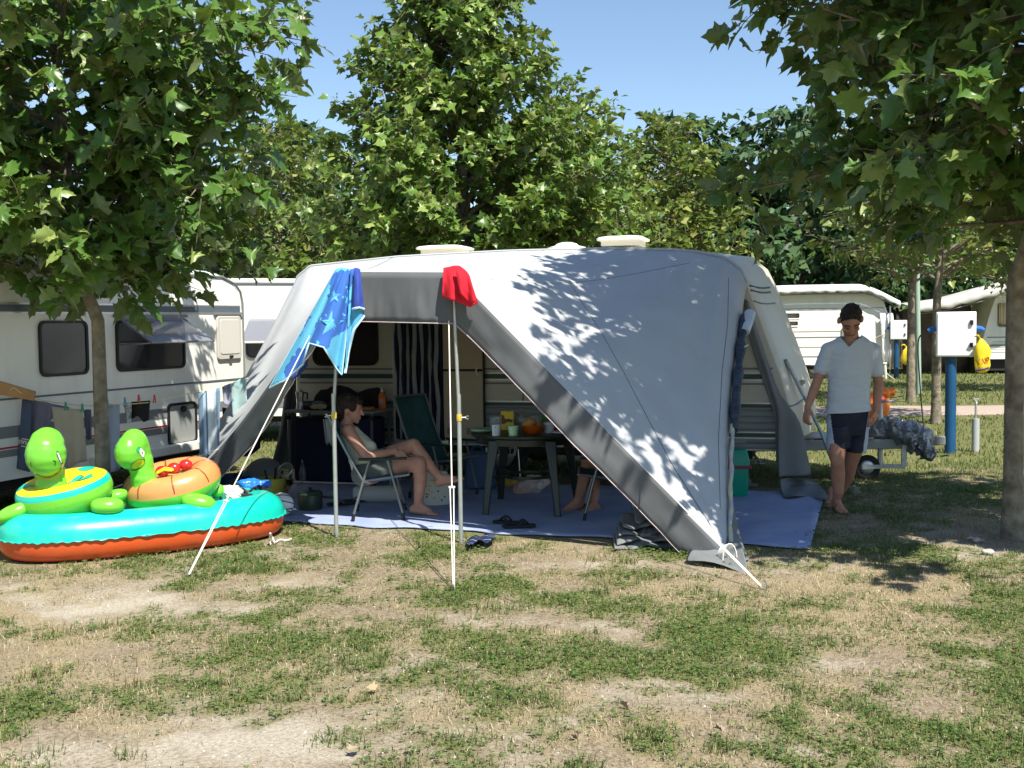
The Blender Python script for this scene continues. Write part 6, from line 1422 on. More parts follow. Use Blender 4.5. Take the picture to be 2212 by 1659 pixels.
garment('hanging_cloth', [(499, 829), (512, 822), (530, 812)], [(503, 900), (516, 890), (534, 866)], 10.6, mat('grey_green_print', (.32, .36, .36), .9, c2=(.28, .48, .46), vs=8), 'pale grey green printed cloth at the far end of the line', 'cloth', .015, 3, 10, 16)
garment('hanging_towel', [(480, 880), (510, 885), (540, 885), (566, 880)], [(486, 985), (512, 988), (540, 985), (562, 968)], 11.3, mat('navy_towel_dark', (.018, .026, .055), .95, bump=.4, bs=200), 'dark navy towel hanging low behind the left awning wing', 'towel', .02, 3, 11, 24)
pgm = [mat('peg_green', (.03, .28, .16), .5), mat('peg_red', (.55, .06, .03), .5), mat('peg_blue', (.10, .30, .50), .5)]
for i, (x, y, d, c) in enumerate(((142, 880, 9.56, 0), (178, 884, 9.56, 0), (232, 873, 9.72, 2), (270, 870, 9.78, 2), (300, 864, 9.82, 1), (334, 864, 9.86, 1))):
    q_ = P(x, y, d); r = thing('clothes_peg', q_, ('green clothes peg in the middle of the khaki trousers', 'green clothes peg at the waistband end by the trunk', 'blue clothes peg on the pale trousers', 'blue clothes peg on the bra', 'red clothes peg above the black shorts', 'red clothes peg alone right of the black shorts')[i], 'peg', 'clothes pegs')
    for s in (-1, 1): MB().box(q_ + V(.006 * s, 0, .01), (.008, .012, .075), V(1, 0, .12 * s).normalized(), V(0, 1, 0)).build('peg_half', pgm[c], r)

# ---- at the caravan nose: orange bag, silver tarpaulin, leaning poles
ogb = thing('orange_bag', MF.p(3.25, .95, .45), 'orange dry bag standing on the drawbar behind the man', 'bag'); m_og = mat('orange_pvc', (.85, .20, .015), .35)
rows = [[P(x, y, 11.5) + V(w_ * math.cos(t), w_ * .8 * math.sin(t), 0) for t in np.linspace(0, 2 * math.pi, 18, endpoint=False)] for x, y, w_ in ((1880, 948, .02), (1882, 940, .07), (1888, 915, .11), (1894, 885, .13), (1897, 862, .12), (1898, 848, .085))]
MB().loft(rows).build('bag_body', m_og, ogb, ang=60); rows = [[P(x, y, 11.45) + V(0, w_ * math.cos(t), w_ * math.sin(t)) for t in np.linspace(0, 2 * math.pi, 12, endpoint=False)] for x, y, w_ in ((1896, 850, .05), (1910, 848, .065), (1918, 849, .05), (1922, 848, .03), (1930, 846, .05), (1934, 845, .005))]
MB().loft(rows).build('bag_neck', m_og, ogb, ang=60); MB().tube([P(1886, 862, 11.36), P(1896, 862, 11.35), P(1907, 862, 11.37)], .04, 8).build('red_label', mat('clear_red', (.50, .10, .08), .3), ogb)
mb = MB(); mb.chain([P(1872, 938, 11.35), P(1905, 928, 11.3), P(1935, 930, 11.25), P(1960, 938, 11.2)], [.10, .12, .13, .12]); mb.chain([P(1960, 938, 11.2), P(1985, 952, 11.15), P(2003, 975, 11.1)], [.13, .13, .08])
me = remesh(mb, .018, 2); sharp_folds(me, .07, 6, 2, (1.4, 1, .5)); sharp_folds(me, .03, 13, 5, (1.2, 1, .7))
m_silv = mat('silver_film', (.30, .31, .32), .25, metal=.45, c2=(.10, .105, .11), vs=3, spec=.6); me.materials.append(m_silv)
for p in me.polygons: p.use_smooth = False
sv_ = link('hitch_cover', me); tag(sv_, 'silver grey plastic sheet tied over the caravan hitch', 'cover')
lp = thing('tent_poles', P(1800, 1012, 10.6), 'grey tent pole leaning against the caravan nose beside the man', 'pole'); MB().tube([P(1697, 776, 10.75), P(1738, 858, 10.72), P(1778, 945, 10.7), P(1812, 1035, 10.62)], .016, 8).build('pole_tube', mat('blue_grey_tube', (.25, .32, .34), .4, metal=.4), lp); MB().tube([P(1699, 780, 10.73), P(1736, 855, 10.70)], .019, 8).build('pole_sleeve', m_galv, lp)
tag(MB().add([G(1832, 1052, .02), G(1846, 1048, .16), G(1862, 1064, .02), G(1843, 1068, .012), G(1846, 1050, .17), G(1834, 1054, .03)], [(0, 1, 2, 3), (0, 5, 4, 1), (3, 0, 1), (1, 2, 3)]).build('paper_scrap', m_plastic, solid=.004), 'white plastic scrap standing in the grass behind the man legs', 'scrap')

# ---- service posts, lamp, taps, bags
def service_box(x0, x1, y0, y1, base, d, label, plabel):
    c0, c1 = P(x0, y0, d), P(x1, y1, d); w_, h_ = c1.x - c0.x, c0.z - c1.z; cx, cz = (c0.x + c1.x) / 2, (c0.z + c1.z) / 2
    root = thing('electricity_box', V(cx, d, 0), label, 'electricity box', 'electricity boxes'); u = V(math.cos(R(-19)), math.sin(R(-19)), 0); v = V(-u.y, u.x, 0); c = V(cx, d, cz)
    MB().box(c + v * .1, (w_, .22, h_), u, v).build('casing', mat('box_white', (.80, .80, .78), .4, dirt=.12), root, bev=.008); dr = MB().box(c - v * .018, (w_ * .95, .014, h_ * .95), u, v).build('door', mat('box_door', (.78, .79, .80), .4, dirt=.1), root, bev=.004)
    for k in (.26, -.24): MB().box(c - v * .035 + u * (w_ * .38) + Z * (h_ * k), (.035, .03, .055), u, v).build('latch', m_black, dr, bev=.005)
    for s in (-1, 1):
        so = c + u * (s * (w_ / 2 + .03)) + v * .08 + Z * (h_ * .13); MB().tube([so - u * (s * .03), so + u * (s * .03) - Z * .01, so + u * (s * .06) - Z * .03], [.036, .034, .028], 10).build('socket', mat('socket_blue', (.02, .13, .42), .4), root)
    MB().tube([V(cx - .02, d + .1, -.02), V(cx - .02, d + .1, cz - h_ / 2)], w_ * .145, 16).build('post', mat('post_blue', (.006, .065, .16), .5, var=.15), root)
    return root, c, u, v, w_, h_
s1, sc1, su1, sv1, sw1, sh1_ = service_box(2026, 2105, 674, 770, 980, 13.3, 'white electricity box on a blue post beside the yellow bag', '')
s2, sc2, su2, sv2, sw2, sh2_ = service_box(1924, 1958, 692, 733, 816, 29.5, 'smaller distant white electricity box beside the far caravan', '')
tag(MB().tube(spline([sc1 - su1 * .33 + V(0, .08, .03), sc1 - su1 * .40 + V(0, .08, -.1), sc1 - su1 * .385 + V(0, .05, -.6), sc1 - su1 * .37 + V(0, -.05, -1.1), V(sc1.x - .34, 13.1, .02), V(sc1.x - .2, 13.0, .02)], 6), .010, 6).build('power_cable', m_black), 'black cable hanging from the nearer electricity box', 'cable')
tag(MB().tube(spline([sc2 + su2 * .33 + V(0, .08, .0), sc2 + su2 * .45 + V(0, .08, -.1), sc2 + su2 * .5 + V(0, .05, -.7), sc2 + su2 * .52 + V(0, 0, -1.0)], 6), .012, 6).build('power_cable', m_plastic), 'white cable on the distant electricity box', 'cable'); tag(MB().tube(spline([sc2 - su2 * .3 + V(0, .05, -.1), sc2 - su2 * .6 + V(0, .05, -.3), sc2 - su2 * .45 + V(0, -.1, -1.0), sc2 + V(0, -.3, -1.46)], 6), .014, 6).build('power_cable', mat('beige_cable', (.5, .45, .36), .6)), 'beige cable looping down from the distant electricity box to the grass', 'cable')
def hang_bag(x, y, d, w_, h_, label, text=None):
    c = P(x, y, d); root = thing('carrier_bag', c, label, 'bag', 'yellow carrier bags'); rows = []
    for z, k, tw_ in ((.5, .12, .2), (.42, .35, .15), (.30, .75, .1), (.1, 1.0, .05), (-.1, .98, 0), (-.3, .9, 0), (-.45, .72, .05), (-.5, .3, .1)):
        rows.append([c + V(w_ / 2 * k * math.cos(t) * (1 + .07 * math.sin(t * 5 + z * 9)), w_ * .26 * k * math.sin(t) * (1 + .1 * math.sin(t * 4 + z * 13)), h_ * z) + V(-w_ * tw_ * .5, 0, 0) for t in np.linspace(0, 2 * math.pi, 26, endpoint=False)])
    me_ = MB().loft(rows).mesh('bag_body', mat('yellow_film', (.78, .62, .03), .38, trans=.2), ang=80); wob(me_, w_ * .16, 2.0 / w_, 3); wob(me_, w_ * .06, 6.0 / w_, 5); b = link('bag_body', me_, root); MB().tube(spline([c + V(-w_ * .15, 0, h_ * .48), c + V(-w_ * .35, -.02, h_ * .6), c + V(-w_ * .5, 0, h_ * .55)], 4), w_ * .05, 6).build('bag_handle', mat('yellow_film', (0, 0, 0)), root)
    if text:
        cu_ = bpy.data.curves.new('lettering', 'FONT'); cu_.body = text; cu_.size = .105; cu_.extrude = .001; cu_.align_x = 'CENTER'; to = bpy.data.objects.new('tmp', cu_); col.objects.link(to); dg = bpy.context.evaluated_depsgraph_get(); dg.update(); tme = bpy.data.meshes.new_from_object(to.evaluated_get(dg)); bpy.data.objects.remove(to)
        tree_ = bvh_of(b); mx = Matrix.Rotation(R(12), 4, 'Y').inverted()
        for v_ in tme.vertices:
            q = mx @ Vector((v_.co.x * .74 - .005, 0, v_.co.y)); o0 = c + V(q.x, -.6, q.z - .10); h = tree_.ray_cast(o0, V(0, 1, 0)); v_.co = (h[0] if h[0] is not None else c + V(q.x, -w_ * .3, q.z - .1)) + V(0, -.004, 0)
        tme.materials.clear(); tme.materials.append(mat('bag_red', (.62, .04, .04), .4)); link('lettering', tme, root)
        mb_ = MB(); pts = []
        for k in range(9):
            q = mx @ Vector((-.10 + .025 * k, 0, -.055)); h = tree_.ray_cast(c + V(q.x, -.6, q.z - .10), V(0, 1, 0))
            if h[0] is not None: pts.append(h[0] + V(0, -.003, 0))
        if len(pts) > 2: mb_.tube(pts, .010, 5).build('underline', mat('bag_violet', (.06, .02, .16), .4), root)
    return root
hang_bag(2123, 768, 13.15, .20, .40, 'yellow carrier bag with red letters tied beside the nearer electricity box', 'VAIP'); hang_bag(1962, 768, 29.2, .36, .48, 'plain yellow bag on the standpipe by the distant electricity box')
wt = G(2107, 975); wtp = thing('water_tap', wt, 'short grey standpipe with tap right of the blue post', 'water tap', 'standpipes'); MB().tube([wt, wt + V(0, 0, .40)], .045, 12).build('pipe_sleeve', mat('grey_pipe', (.36, .38, .37), .6), wtp, ang=50); MB().tube([wt + V(0, 0, .38), wt + V(0, 0, .60)], .014, 8).build('riser', m_galv, wtp); MB().tube(spline([wt + V(0, 0, .60), wt + V(-.02, -.04, .62), wt + V(-.03, -.08, .60), wt + V(-.03, -.085, .57)], 4), .014, 8).box(wt + V(-.01, -.03, .645), (.07, .012, .02)).build('tap', m_galv, wtp)
w2t = P(1962, 800, 29.2); w2t.z = 0; w2 = thing('water_tap', w2t, 'distant standpipe below the plain yellow bag', 'water tap', 'standpipes'); MB().tube([w2t, w2t + V(0, 0, .5)], .045, 10).build('pipe_sleeve', mat('grey_pipe', (0, 0, 0)), w2, ang=50); MB().tube([w2t + V(0, 0, .48), w2t + V(0, 0, .75)], .02, 8).build('riser', m_galv, w2)
lb = G(1985, 851); lamp = thing('lamp_post', lb, 'pale green lamp post with conical lamp beside the track', 'lamp post'); m_lp = mat('lamp_green', (.30, .40, .33), .5); lt = V(lb.x - .06, lb.y, 2.62)
MB().tube([lb - Z * .02, lt], .055, 12).build('post', m_lp, lamp); MB().lathe([(.06, 0), (.10, .03), (.12, .08), (.06, .10)], lt, 18).build('collar', m_black, lamp); MB().lathe([(.12, .09), (.17, .28), (.17, .30), (.001, .30)], lt, 20).build('lantern', mat('lantern_opal', (.62, .62, .55), .4), lamp); MB().lathe([(.19, .30), (.19, .33), (.10, .40), (.001, .42)], lt, 20).build('lamp_cap', mat('lamp_cap', (.45, .46, .42), .5), lamp)
pch = P(1897, 800, 29.6); pch.z = 0; ps_ = thing('plastic_stool', pch, 'small white plastic stool beside the far caravan', 'stool')
MB().box(pch + V(0, 0, .42), (.36, .34, .04)).build('seat', m_plastic, ps_, bev=.01)
for dx in (-.14, .14):
    for dy in (-.13, .13): MB().bar(pch + V(dx * 1.15, dy * 1.15, 0), pch + V(dx, dy, .41), .05, .04).build('leg', m_plastic, ps_)
# ---- stones and dry leaves on the ground
m_stone = mat('grey_stone', (.36, .34, .30), .85, var=.2, vs=20)
for i, (x, y, r_) in enumerate(((2112, 1166, .045), (2134, 1191, .05), (2096, 1163, .026))):
    mb = MB().ell(G(x, y, r_ * .35), (r_, r_ * .8, r_ * .38)); me = remesh(mb, r_ / 7, 1); wob(me, r_ * .4, .9 / r_, i); me.materials.append(m_stone); tag(link('stone', me), ('pale round stone left of the right tree trunk', 'flat whitish stone in the sandy patch by the right trunk', 'small grey stone nearest the trunk shadow')[i], 'stone', 'stones by the tree')
lme = [raw_mesh('dry_leaf', t * .05, LEAF_F, [mm], False) for t, mm in ((LEAF_VAR[0], mat('dry_leaf_tan', (.36, .27, .16), .8)), (LEAF_VAR[3], mat('dry_leaf_grey', (.26, .21, .16), .8)), (LEAF_VAR[1], mat('dry_leaf_pale', (.40, .33, .21), .8)))]
for i, (x, y, lab) in enumerate(((812, 1487, 'curled pale dry leaf lying on the green patch at lower middle left'), (1250, 1588, 'brown dry leaf on bare soil at the lower middle'), (1805, 1196, 'tan dry leaf on the grass below the groundsheet corner'), (2000, 1218, 'tan dry leaf between the right trunk and the golden grass'), (1560, 1580, 'grey dry leaf low in the clover'), (1735, 1292, 'grey dry leaf in the golden grass'), (760, 1620, 'small pale leaf on the sand at the bottom'), (1340, 1520, 'dry leaf in the thin grass right of centre'))):
    ob = bpy.data.objects.new('dry_leaf', lme[i % 3]); col.objects.link(ob); ob.location = G(x, y, .03); ob.rotation_euler = (rd.uniform(-.6, .6), rd.uniform(-.6, .6), rd.uniform(0, 6)); tag(ob, lab, 'leaf', 'dry leaves on the ground')
# ================================================================== people
m_skin = mat('skin_tanned', (.42, .215, .14), .55, c2=(.36, .165, .10), vs=14, bump=.1, bs=90, spec=.35); m_skin2 = mat('skin_light', (.50, .27, .185), .55, c2=(.43, .205, .13), vs=12, bump=.1, bs=90, spec=.35)
m_hair = mat('dark_hair', (.022, .013, .009), .6, var=.4, vs=40, bump=.8, bs=60)
def hand(mb, wrist, palm_dir, side, nrm, curl=.5, L_=.185):
    """palm and five bent fingers; side points to the thumb, nrm out of the palm"""
    d, s, n_ = Vector(palm_dir).normalized(), Vector(side).normalized(), Vector(nrm).normalized(); w_ = Vector(wrist)
    for k in (-.028, -.010, .010, .027): mb.cap(w_ + d * .015 + s * (k * .6), w_ + d * (L_ * .50) + s * k, .0135, .0125, 8)
    for k, ln in ((-.032, .36), (-.011, .45), (.010, .48), (.030, .43)):
        b = w_ + d * (L_ * .48) + s * k; l = L_ * ln; q = b; dirs = d
        for j, f in enumerate((.45, .32, .23)):
            dirs = (d * math.cos(curl * (j + .6) * .75) + n_ * math.sin(curl * (j + .6) * .75)).normalized(); e = q + dirs * (l * f); mb.cap(q, e, .0095 - .0008 * j, .0088 - .0008 * j, 8); q = e
    b = w_ + d * (L_ * .14) + s * .025; t1_ = b + (d * .75 + s * .6 + n_ * .25).normalized() * .045; t2_ = t1_ + (d * .95 + s * .2 + n_ * .35).normalized() * .033; mb.cap(b, t1_, .0145, .0115, 8); mb.cap(t1_, t2_, .011, .009, 8)
def foot(mb, ankle, toe_dir, L_=.25, z0=None, flat=True):
    a, d = Vector(ankle), Vector(toe_dir).normalized(); s = d.cross(Z).normalized(); up = s.cross(d).normalized(); so = a - up * .065
    mb.cap(a, so - d * .045 + up * .03, .036, .034, 10); mb.cap(so - d * .045 + up * .03, so + d * (L_ * .45) + up * .025, .034, .032, 10); mb.cap(a + d * .02, so + d * (L_ * .45) + up * .028, .034, .028, 10)
    for k, (w_, ln) in enumerate(((-.030, .74), (-.014, .77), (.002, .78), (.017, .76), (.031, .72))):
        mb.cap(so + d * (L_ * .42) + s * w_ + up * .018, so + d * (L_ * ln) + s * (w_ * 1.08) + up * .014, .019, .012 if k else .013, 8)
def limb_mesh(mb, m, name, parent, vox=.0085, it=3):
    me = remesh(mb, vox, it, .5); me.materials.append(m); return link(name, me, parent)
def cut(me, co, no):
    bm = bmesh.new(); bm.from_mesh(me); bmesh.ops.bisect_plane(bm, geom=bm.verts[:] + bm.edges[:] + bm.faces[:], plane_co=co, plane_no=no, clear_outer=True); bm.to_mesh(me); bm.free()

# ---- man walking, head bowed
MD = 9.42
def M(x, y, dy=0.0): return P(x, y, MD + dy)
man = thing('person', G(1812, 1100), 'barefoot person in pale grey T-shirt and dark shorts walking with bowed head', 'person')
mb = MB()
# head bowed forward
hx = M(1838, 687, -.05)
fwd = V(-.10, -.62, -.78).normalized(); sideh = V(1, -.12, .05).normalized(); uph = sideh.cross(fwd).normalized(); uph = -uph if uph.z < 0 else uph
fwd = (V(-.12, -.66, -.70)).normalized(); uph = (sideh.cross(fwd)); uph = (uph if uph.z > 0 else -uph).normalized(); HK = 1.15
fwd, sideh, uph = fwd * HK, sideh * (HK * 1.03), uph * HK
def HE(m_, c, r, u, v, w): return m_.ell(c, tuple(q * HK for q in r), u, v, w)
def HC(m_, a, b, ra, rb, n=12): return m_.cap(a, b, ra * HK, rb * HK, n)
HE(mb, hx, (.076, .098, .088), sideh, fwd, uph); HE(mb, hx + fwd * .035 - uph * .06, (.060, .062, .075), sideh, fwd, uph)
chin = hx + fwd * .055 - uph * .125
HC(mb, hx + fwd * .03 - uph * .09, chin, .050, .026); HC(mb, hx + fwd * .092 + uph * .0, hx + fwd * .112 - uph * .045, .010, .015, 8)
for s in (-1, 1):
    HE(mb, hx + sideh * (.080 * s) - fwd * .01 - uph * .03, (.014, .022, .034), sideh, fwd, uph); HC(mb, hx + fwd * .088 + sideh * (.012 * s) + uph * .014, hx + fwd * .076 + sideh * (.052 * s) + uph * .010, .011, .009, 8)
    HE(mb, hx + fwd * .070 + sideh * (.040 * s) - uph * .045, (.022, .018, .02), sideh, fwd, uph); HC(mb, hx + fwd * .093 - uph * .078, hx + fwd * .082 - uph * .080 + sideh * (.026 * s), .010, .006, 8)
neck = M(1839, 728, .02); mb.cap(hx - fwd * .03 - uph * .05, neck, .058, .062); mb.cap(neck, M(1840, 750, .03), .062, .075)
# torso core, arms, legs
mb.loft([ringx(M(x, y, .02), w_, d_) for x, y, w_, d_ in ((1840, 730, .05, .05), (1838, 750, .15, .085), (1836, 790, .15, .10), (1834, 840, .145, .10), (1832, 885, .15, .10), (1832, 925, .155, .105), (1832, 940, .1, .08))])
sl, el, wl_ = M(1789, 757, .03), M(1766, 822, .03), M(1744, 880, -.04); mb.chain([sl, sl.lerp(el, .5), el, el.lerp(wl_, .35), wl_], [.058, .050, .041, .042, .029])
hand(mb, wl_, (M(1740, 912, -.08) - wl_), V(.5, -.85, .1), V(.8, .5, 0), .7)
sr_, er, wr_ = M(1886, 758, .03), M(1898, 828, .05), M(1893, 884, -.03); mb.chain([sr_, sr_.lerp(er, .5), er, er.lerp(wr_, .35), wr_], [.058, .050, .041, .042, .029])
hand(mb, wr_, (M(1888, 916, -.06) - wr_), V(-.5, -.85, .1), V(-.8, .5, 0), .6)
# near leg (front) and far leg (behind)
a1 = G(1812, 1104); ank1 = V(a1.x - .01, a1.y + .04, .085); mb.chain([M(1812, 925, .02), M(1808, 960, -.02), M(1809, 998, -.05), M(1810, 1025, -.01), M(1811, 1062, .0), ank1], [.088, .080, .058, .062, .046, .036]); foot(mb, ank1, V(.06, -1, -.12), .25)
a2 = G(1800, 1092); ank2 = V(a2.x + .0, 9.78, .13); mb.chain([M(1848, 925, .05), M(1846, 965, .08), M(1838, 1002, .14), M(1830, 1030, .24), M(1814, 1060, .34), ank2], [.088, .080, .057, .060, .044, .035]); foot(mb, ank2, V(-.30, -.85, -.42), .24)
skin_o = limb_mesh(mb, m_skin, 'body', man, .0075, 4)
# hair: short, uneven
mb = HE(MB(), hx + uph * .013 - fwd * .008, (.079, .102, .091), sideh, fwd, uph); HE(mb, hx + uph * .05 + fwd * .04, (.058, .045, .042), sideh, fwd, uph); HE(mb, hx - fwd * .055 - uph * .015, (.064, .05, .066), sideh, fwd, uph)
me = remesh(mb, .007, 1); cut(me, hx + fwd * .050 + uph * .020, (fwd * .88 - uph * .47).normalized()); wob(me, .012, 46, 3); wob(me, .010, 95, 5); me.materials.append(m_hair); link('hair', me, man)
for s in (-1, 1):
    MB().tube([hx + fwd * .099 + sideh * (.014 * s) + uph * .018, hx + fwd * .098 + sideh * (.034 * s) + uph * .024, hx + fwd * .084 + sideh * (.054 * s) + uph * .018], .0042, 6).build('eyebrow', m_hair, man); MB().tube([hx + fwd * .094 + sideh * (.020 * s) - uph * .008, hx + fwd * .093 + sideh * (.033 * s) - uph * .012, hx + fwd * .083 + sideh * (.046 * s) - uph * .008], .003, 6).build('eye', m_hair, man)
MB().tube([hx + fwd * .098 - sideh * .024 - uph * .079, hx + fwd * .106 - uph * .078, hx + fwd * .098 + sideh * .024 - uph * .079], .0026, 6).build('mouth', mat('lip_line', (.20, .07, .05), .5), man)
# shirt
m_tee = mat('grey_tshirt', (.50, .54, .57), .9, var=.03, vs=8, bump=.15, bs=250, spec=.1)
mb = MB(); R2 = [(1840, 722, .070, .062), (1840, 730, .12, .078), (1838, 742, .185, .098), (1836, 765, .195, .118), (1835, 795, .186, .128), (1834, 830, .180, .126), (1833, 865, .182, .126), (1832, 890, .187, .130), (1832, 902, .187, .130)]
mb.loft([ringx(M(x, y, .02), w_, d_, n=28) for x, y, w_, d_ in R2])
for s_, e_ in ((sl, el), (sr_, er)): mb.chain([s_.lerp(M(1838, 745, .02), .35), s_, s_.lerp(e_, .62)], [.072, .064, .063])
me = remesh(mb, .010, 5, .6); wob(me, .009, 9, 2, (1, 1, 1.6)); wob(me, .006, 22, 7, (.5, 1, 1.9))
tmp_b = BVHTree.FromPolygons([v.co for v in me.vertices], [tuple(p.vertices) for p in me.polygons]); NV = [(1807, 712), (1815, 730), (1824, 740), (1834, 750), (1845, 740), (1857, 731), (1870, 713)]
band = onto(tmp_b, NV[1:-1], .0)
bm = bmesh.new(); bm.from_mesh(me); bm.faces.ensure_lookup_table(); fc = np.array([f.calc_center_median() for f in bm.faces]); fx, fy = to_px(fc[:, 0], fc[:, 1], fc[:, 2]); inn = inside(fx, fy, NV + [(1870, 690), (1807, 690)]) & ((fc[:, 1] < MD + .03) | (fy < 727))
bmesh.ops.delete(bm, geom=[f for f, k in zip(bm.faces, inn) if k], context='FACES'); bm.to_mesh(me); bm.free()
cut(me, M(1832, 890, 0), V(.05, 0, -1)); me.materials.append(m_tee); tee = link('t_shirt', me, man, solid=.004)
if len(band) > 3: MB().tube(spline(band, 4), .006, 6).build('neckband', m_tee, tee)
# shorts
m_short = mat('navy_shorts', (.014, .016, .030), .8, var=.25, vs=10, bump=.2, bs=200); m_panel = mat('pale_panel', (.42, .46, .54), .8)
mb = MB(); mb.loft([ringx(M(x, y, .03), w_, d_, n=26) for x, y, w_, d_ in ((1832, 878, .172, .122), (1832, 900, .178, .125), (1832, 925, .182, .122), (1832, 940, .15, .10))])
mb.loft([ringx(M(x, y, .0), w_, d_, n=22) for x, y, w_, d_ in ((1814, 920, .10, .11), (1812, 940, .102, .105), (1810, 962, .098, .098), (1810, 969, .097, .096))]); mb.loft([ringx(M(x, y, .07), w_, d_, n=22) for x, y, w_, d_ in ((1850, 920, .10, .11), (1850, 945, .098, .105), (1849, 968, .092, .096), (1849, 976, .090, .095))])
me = remesh(mb, .009, 3); wob(me, .006, 14, 4); me.materials.append(m_short); me.materials.append(m_panel)
cL, cR = M(1832, 925, .03), 0
for p in me.polygons:
    c = p.center; px1, py1 = to_px(np.array([c.x]), np.array([c.y]), np.array([c.z])); xl = 1793 + max(0, (py1[0] - 890)) * .13; xr = 1876 - max(0, (py1[0] - 890)) * .14
    p.material_index = 1 if (px1[0] < xl or px1[0] > xr) else 0
link('shorts', me, man)

# ---- woman sitting in profile
WD = 9.48
def Wm(x, y, dy=0.0): return P(x, y, WD + dy)
wom = thing('person', Wm(790, 1050), 'person in a pale sleeveless top sitting with crossed legs in the folding chair', 'person')
mb = MB()
hc_ = Wm(757, 880, 0); F_ = V(.97, -.10, -.12).normalized(); S_ = V(.1, 1, 0).normalized(); U_ = F_.cross(S_).normalized(); U_ = U_ if U_.z > 0 else -U_
mb.ell(hc_, (.094, .074, .096), F_, S_, U_); mb.ell(hc_ + F_ * .035 - U_ * .055, (.062, .058, .07), F_, S_, U_); mb.cap(hc_ + F_ * .02 - U_ * .075, hc_ + F_ * .068 - U_ * .112, .046, .022); mb.cap(hc_ + F_ * .094 - U_ * .005, hc_ + F_ * .116 - U_ * .048, .009, .013, 8); mb.ell(hc_ + F_ * .092 - U_ * .082, (.012, .02, .010), F_, S_, U_); mb.cap(hc_ + F_ * .086 + U_ * .018 - S_ * .03, hc_ + F_ * .092 + U_ * .018 + S_ * .02, .010, .010, 8)
for s in (-1, 1): mb.ell(hc_ - F_ * .012 + S_ * (.074 * s) - U_ * .03, (.022, .012, .032), F_, S_, U_)
nb_ = Wm(748, 916, 0); mb.cap(hc_ - F_ * .02 - U_ * .06, nb_, .050, .054); mb.cap(nb_, Wm(750, 930), .054, .07)
mb.loft([[Wm(x, y) + V(w_ * math.cos(t), d_ * math.sin(t), 0) for t in np.linspace(0, 2 * math.pi, 20, endpoint=False)] for x, y, w_, d_ in ((751, 918, .05, .09), (758, 935, .085, .165), (774, 960, .10, .16), (784, 985, .10, .15), (792, 1010, .11, .16), (796, 1030, .11, .165), (798, 1042, .08, .14))])
for sgn, (s0, e0, w0) in ((-1, (Wm(752, 930, -.165), Wm(790, 986, -.23), Wm(853, 975, -.13))), (1, (Wm(752, 932, .165), Wm(800, 985, .22), Wm(850, 968, .10)))):
    mb.chain([s0, s0.lerp(e0, .5), e0, e0.lerp(w0, .4), w0], [.056, .050, .042, .038, .027])
    hand(mb, w0, V(.75, .1 * -sgn, -.65), V(.55, .5 * -sgn, .6), V(-.45, 0, -.8), .45, .17)
# supporting leg, then the crossed one over it
mb.chain([Wm(790, 1020, -.09), Wm(850, 1010, -.11), Wm(905, 1000, -.10), Wm(908, 1035, -.09), Wm(905, 1070, -.08), Wm(903, 1094, -.07)], [.092, .082, .060, .058, .046, .036]); foot(mb, Wm(903, 1093, -.07), V(.98, -.15, -.10), .23)
mb.chain([Wm(795, 1012, .09), Wm(850, 980, .06), Wm(893, 962, .0), Wm(915, 990, -.02), Wm(935, 1015, -.02), Wm(952, 1033, -.02)], [.092, .080, .060, .058, .044, .035]); foot(mb, Wm(955, 1032, -.02), V(.93, -.05, .22), .23)
limb_mesh(mb, m_skin2, 'body', wom, .0075, 4)
mb = MB().ell(hc_ + U_ * .022 - F_ * .028, (.098, .086, .10), F_, S_, U_); mb.ell(hc_ - F_ * .075 - U_ * .03, (.06, .075, .085), F_, S_, U_); mb.ell(hc_ + F_ * .06 + U_ * .065, (.05, .06, .035), F_, S_, U_); mb.ell(hc_ - F_ * .055 - U_ * .085, (.045, .06, .05), F_, S_, U_)
for s in (-1, 1): mb.ell(hc_ + F_ * .02 + S_ * (.066 * s) + U_ * .02, (.05, .022, .05), F_, S_, U_)
me = remesh(mb, .008, 1); wob(me, .012, 34, 6); me.materials.append(m_hair); link('hair', me, wom)
m_top = mat('pale_yellow_top', (.68, .66, .50), .9, var=.05, vs=8, bump=.15, bs=200)
mb = MB().loft([[Wm(x, y) + V(w_ * math.cos(t), d_ * math.sin(t), 0) for t in np.linspace(0, 2 * math.pi, 24, endpoint=False)] for x, y, w_, d_ in ((753, 922, .070, .10), (761, 938, .105, .15), (777, 962, .138, .172), (787, 985, .138, .17), (794, 1008, .138, .176), (797, 1026, .130, .178), (798, 1038, .11, .16))])
mb.ell(Wm(797, 966, -.07), (.068, .065, .06)); mb.ell(Wm(797, 966, .07), (.068, .065, .06))
me = remesh(mb, .009, 4); wob(me, .006, 16, 2); me.materials.append(m_top); wt_ = link('sleeveless_top', me, wom); bw_ = bvh_of(wt_)
decal(bw_, px_ell(812, 968, 6, 8, 10), mat('top_print', (.62, .62, .66), .9, c2=(.50, .30, .34), vs=40), 'top_print', wt_, .006)
m_ws = mat('grey_green_shorts', (.115, .13, .115), .9, var=.15, vs=10)
mb = MB(); mb.chain([Wm(788, 1018, -.09), Wm(838, 1012, -.11)], [.112, .098]); mb.chain([Wm(790, 1014, .09), Wm(838, 988, .07)], [.112, .096]); mb.cap(Wm(786, 1024, -.07), Wm(786, 1024, .07), .11, .11)
me = remesh(mb, .010, 3); wob(me, .007, 16, 4); me.materials.append(m_ws); link('shorts', me, wom)

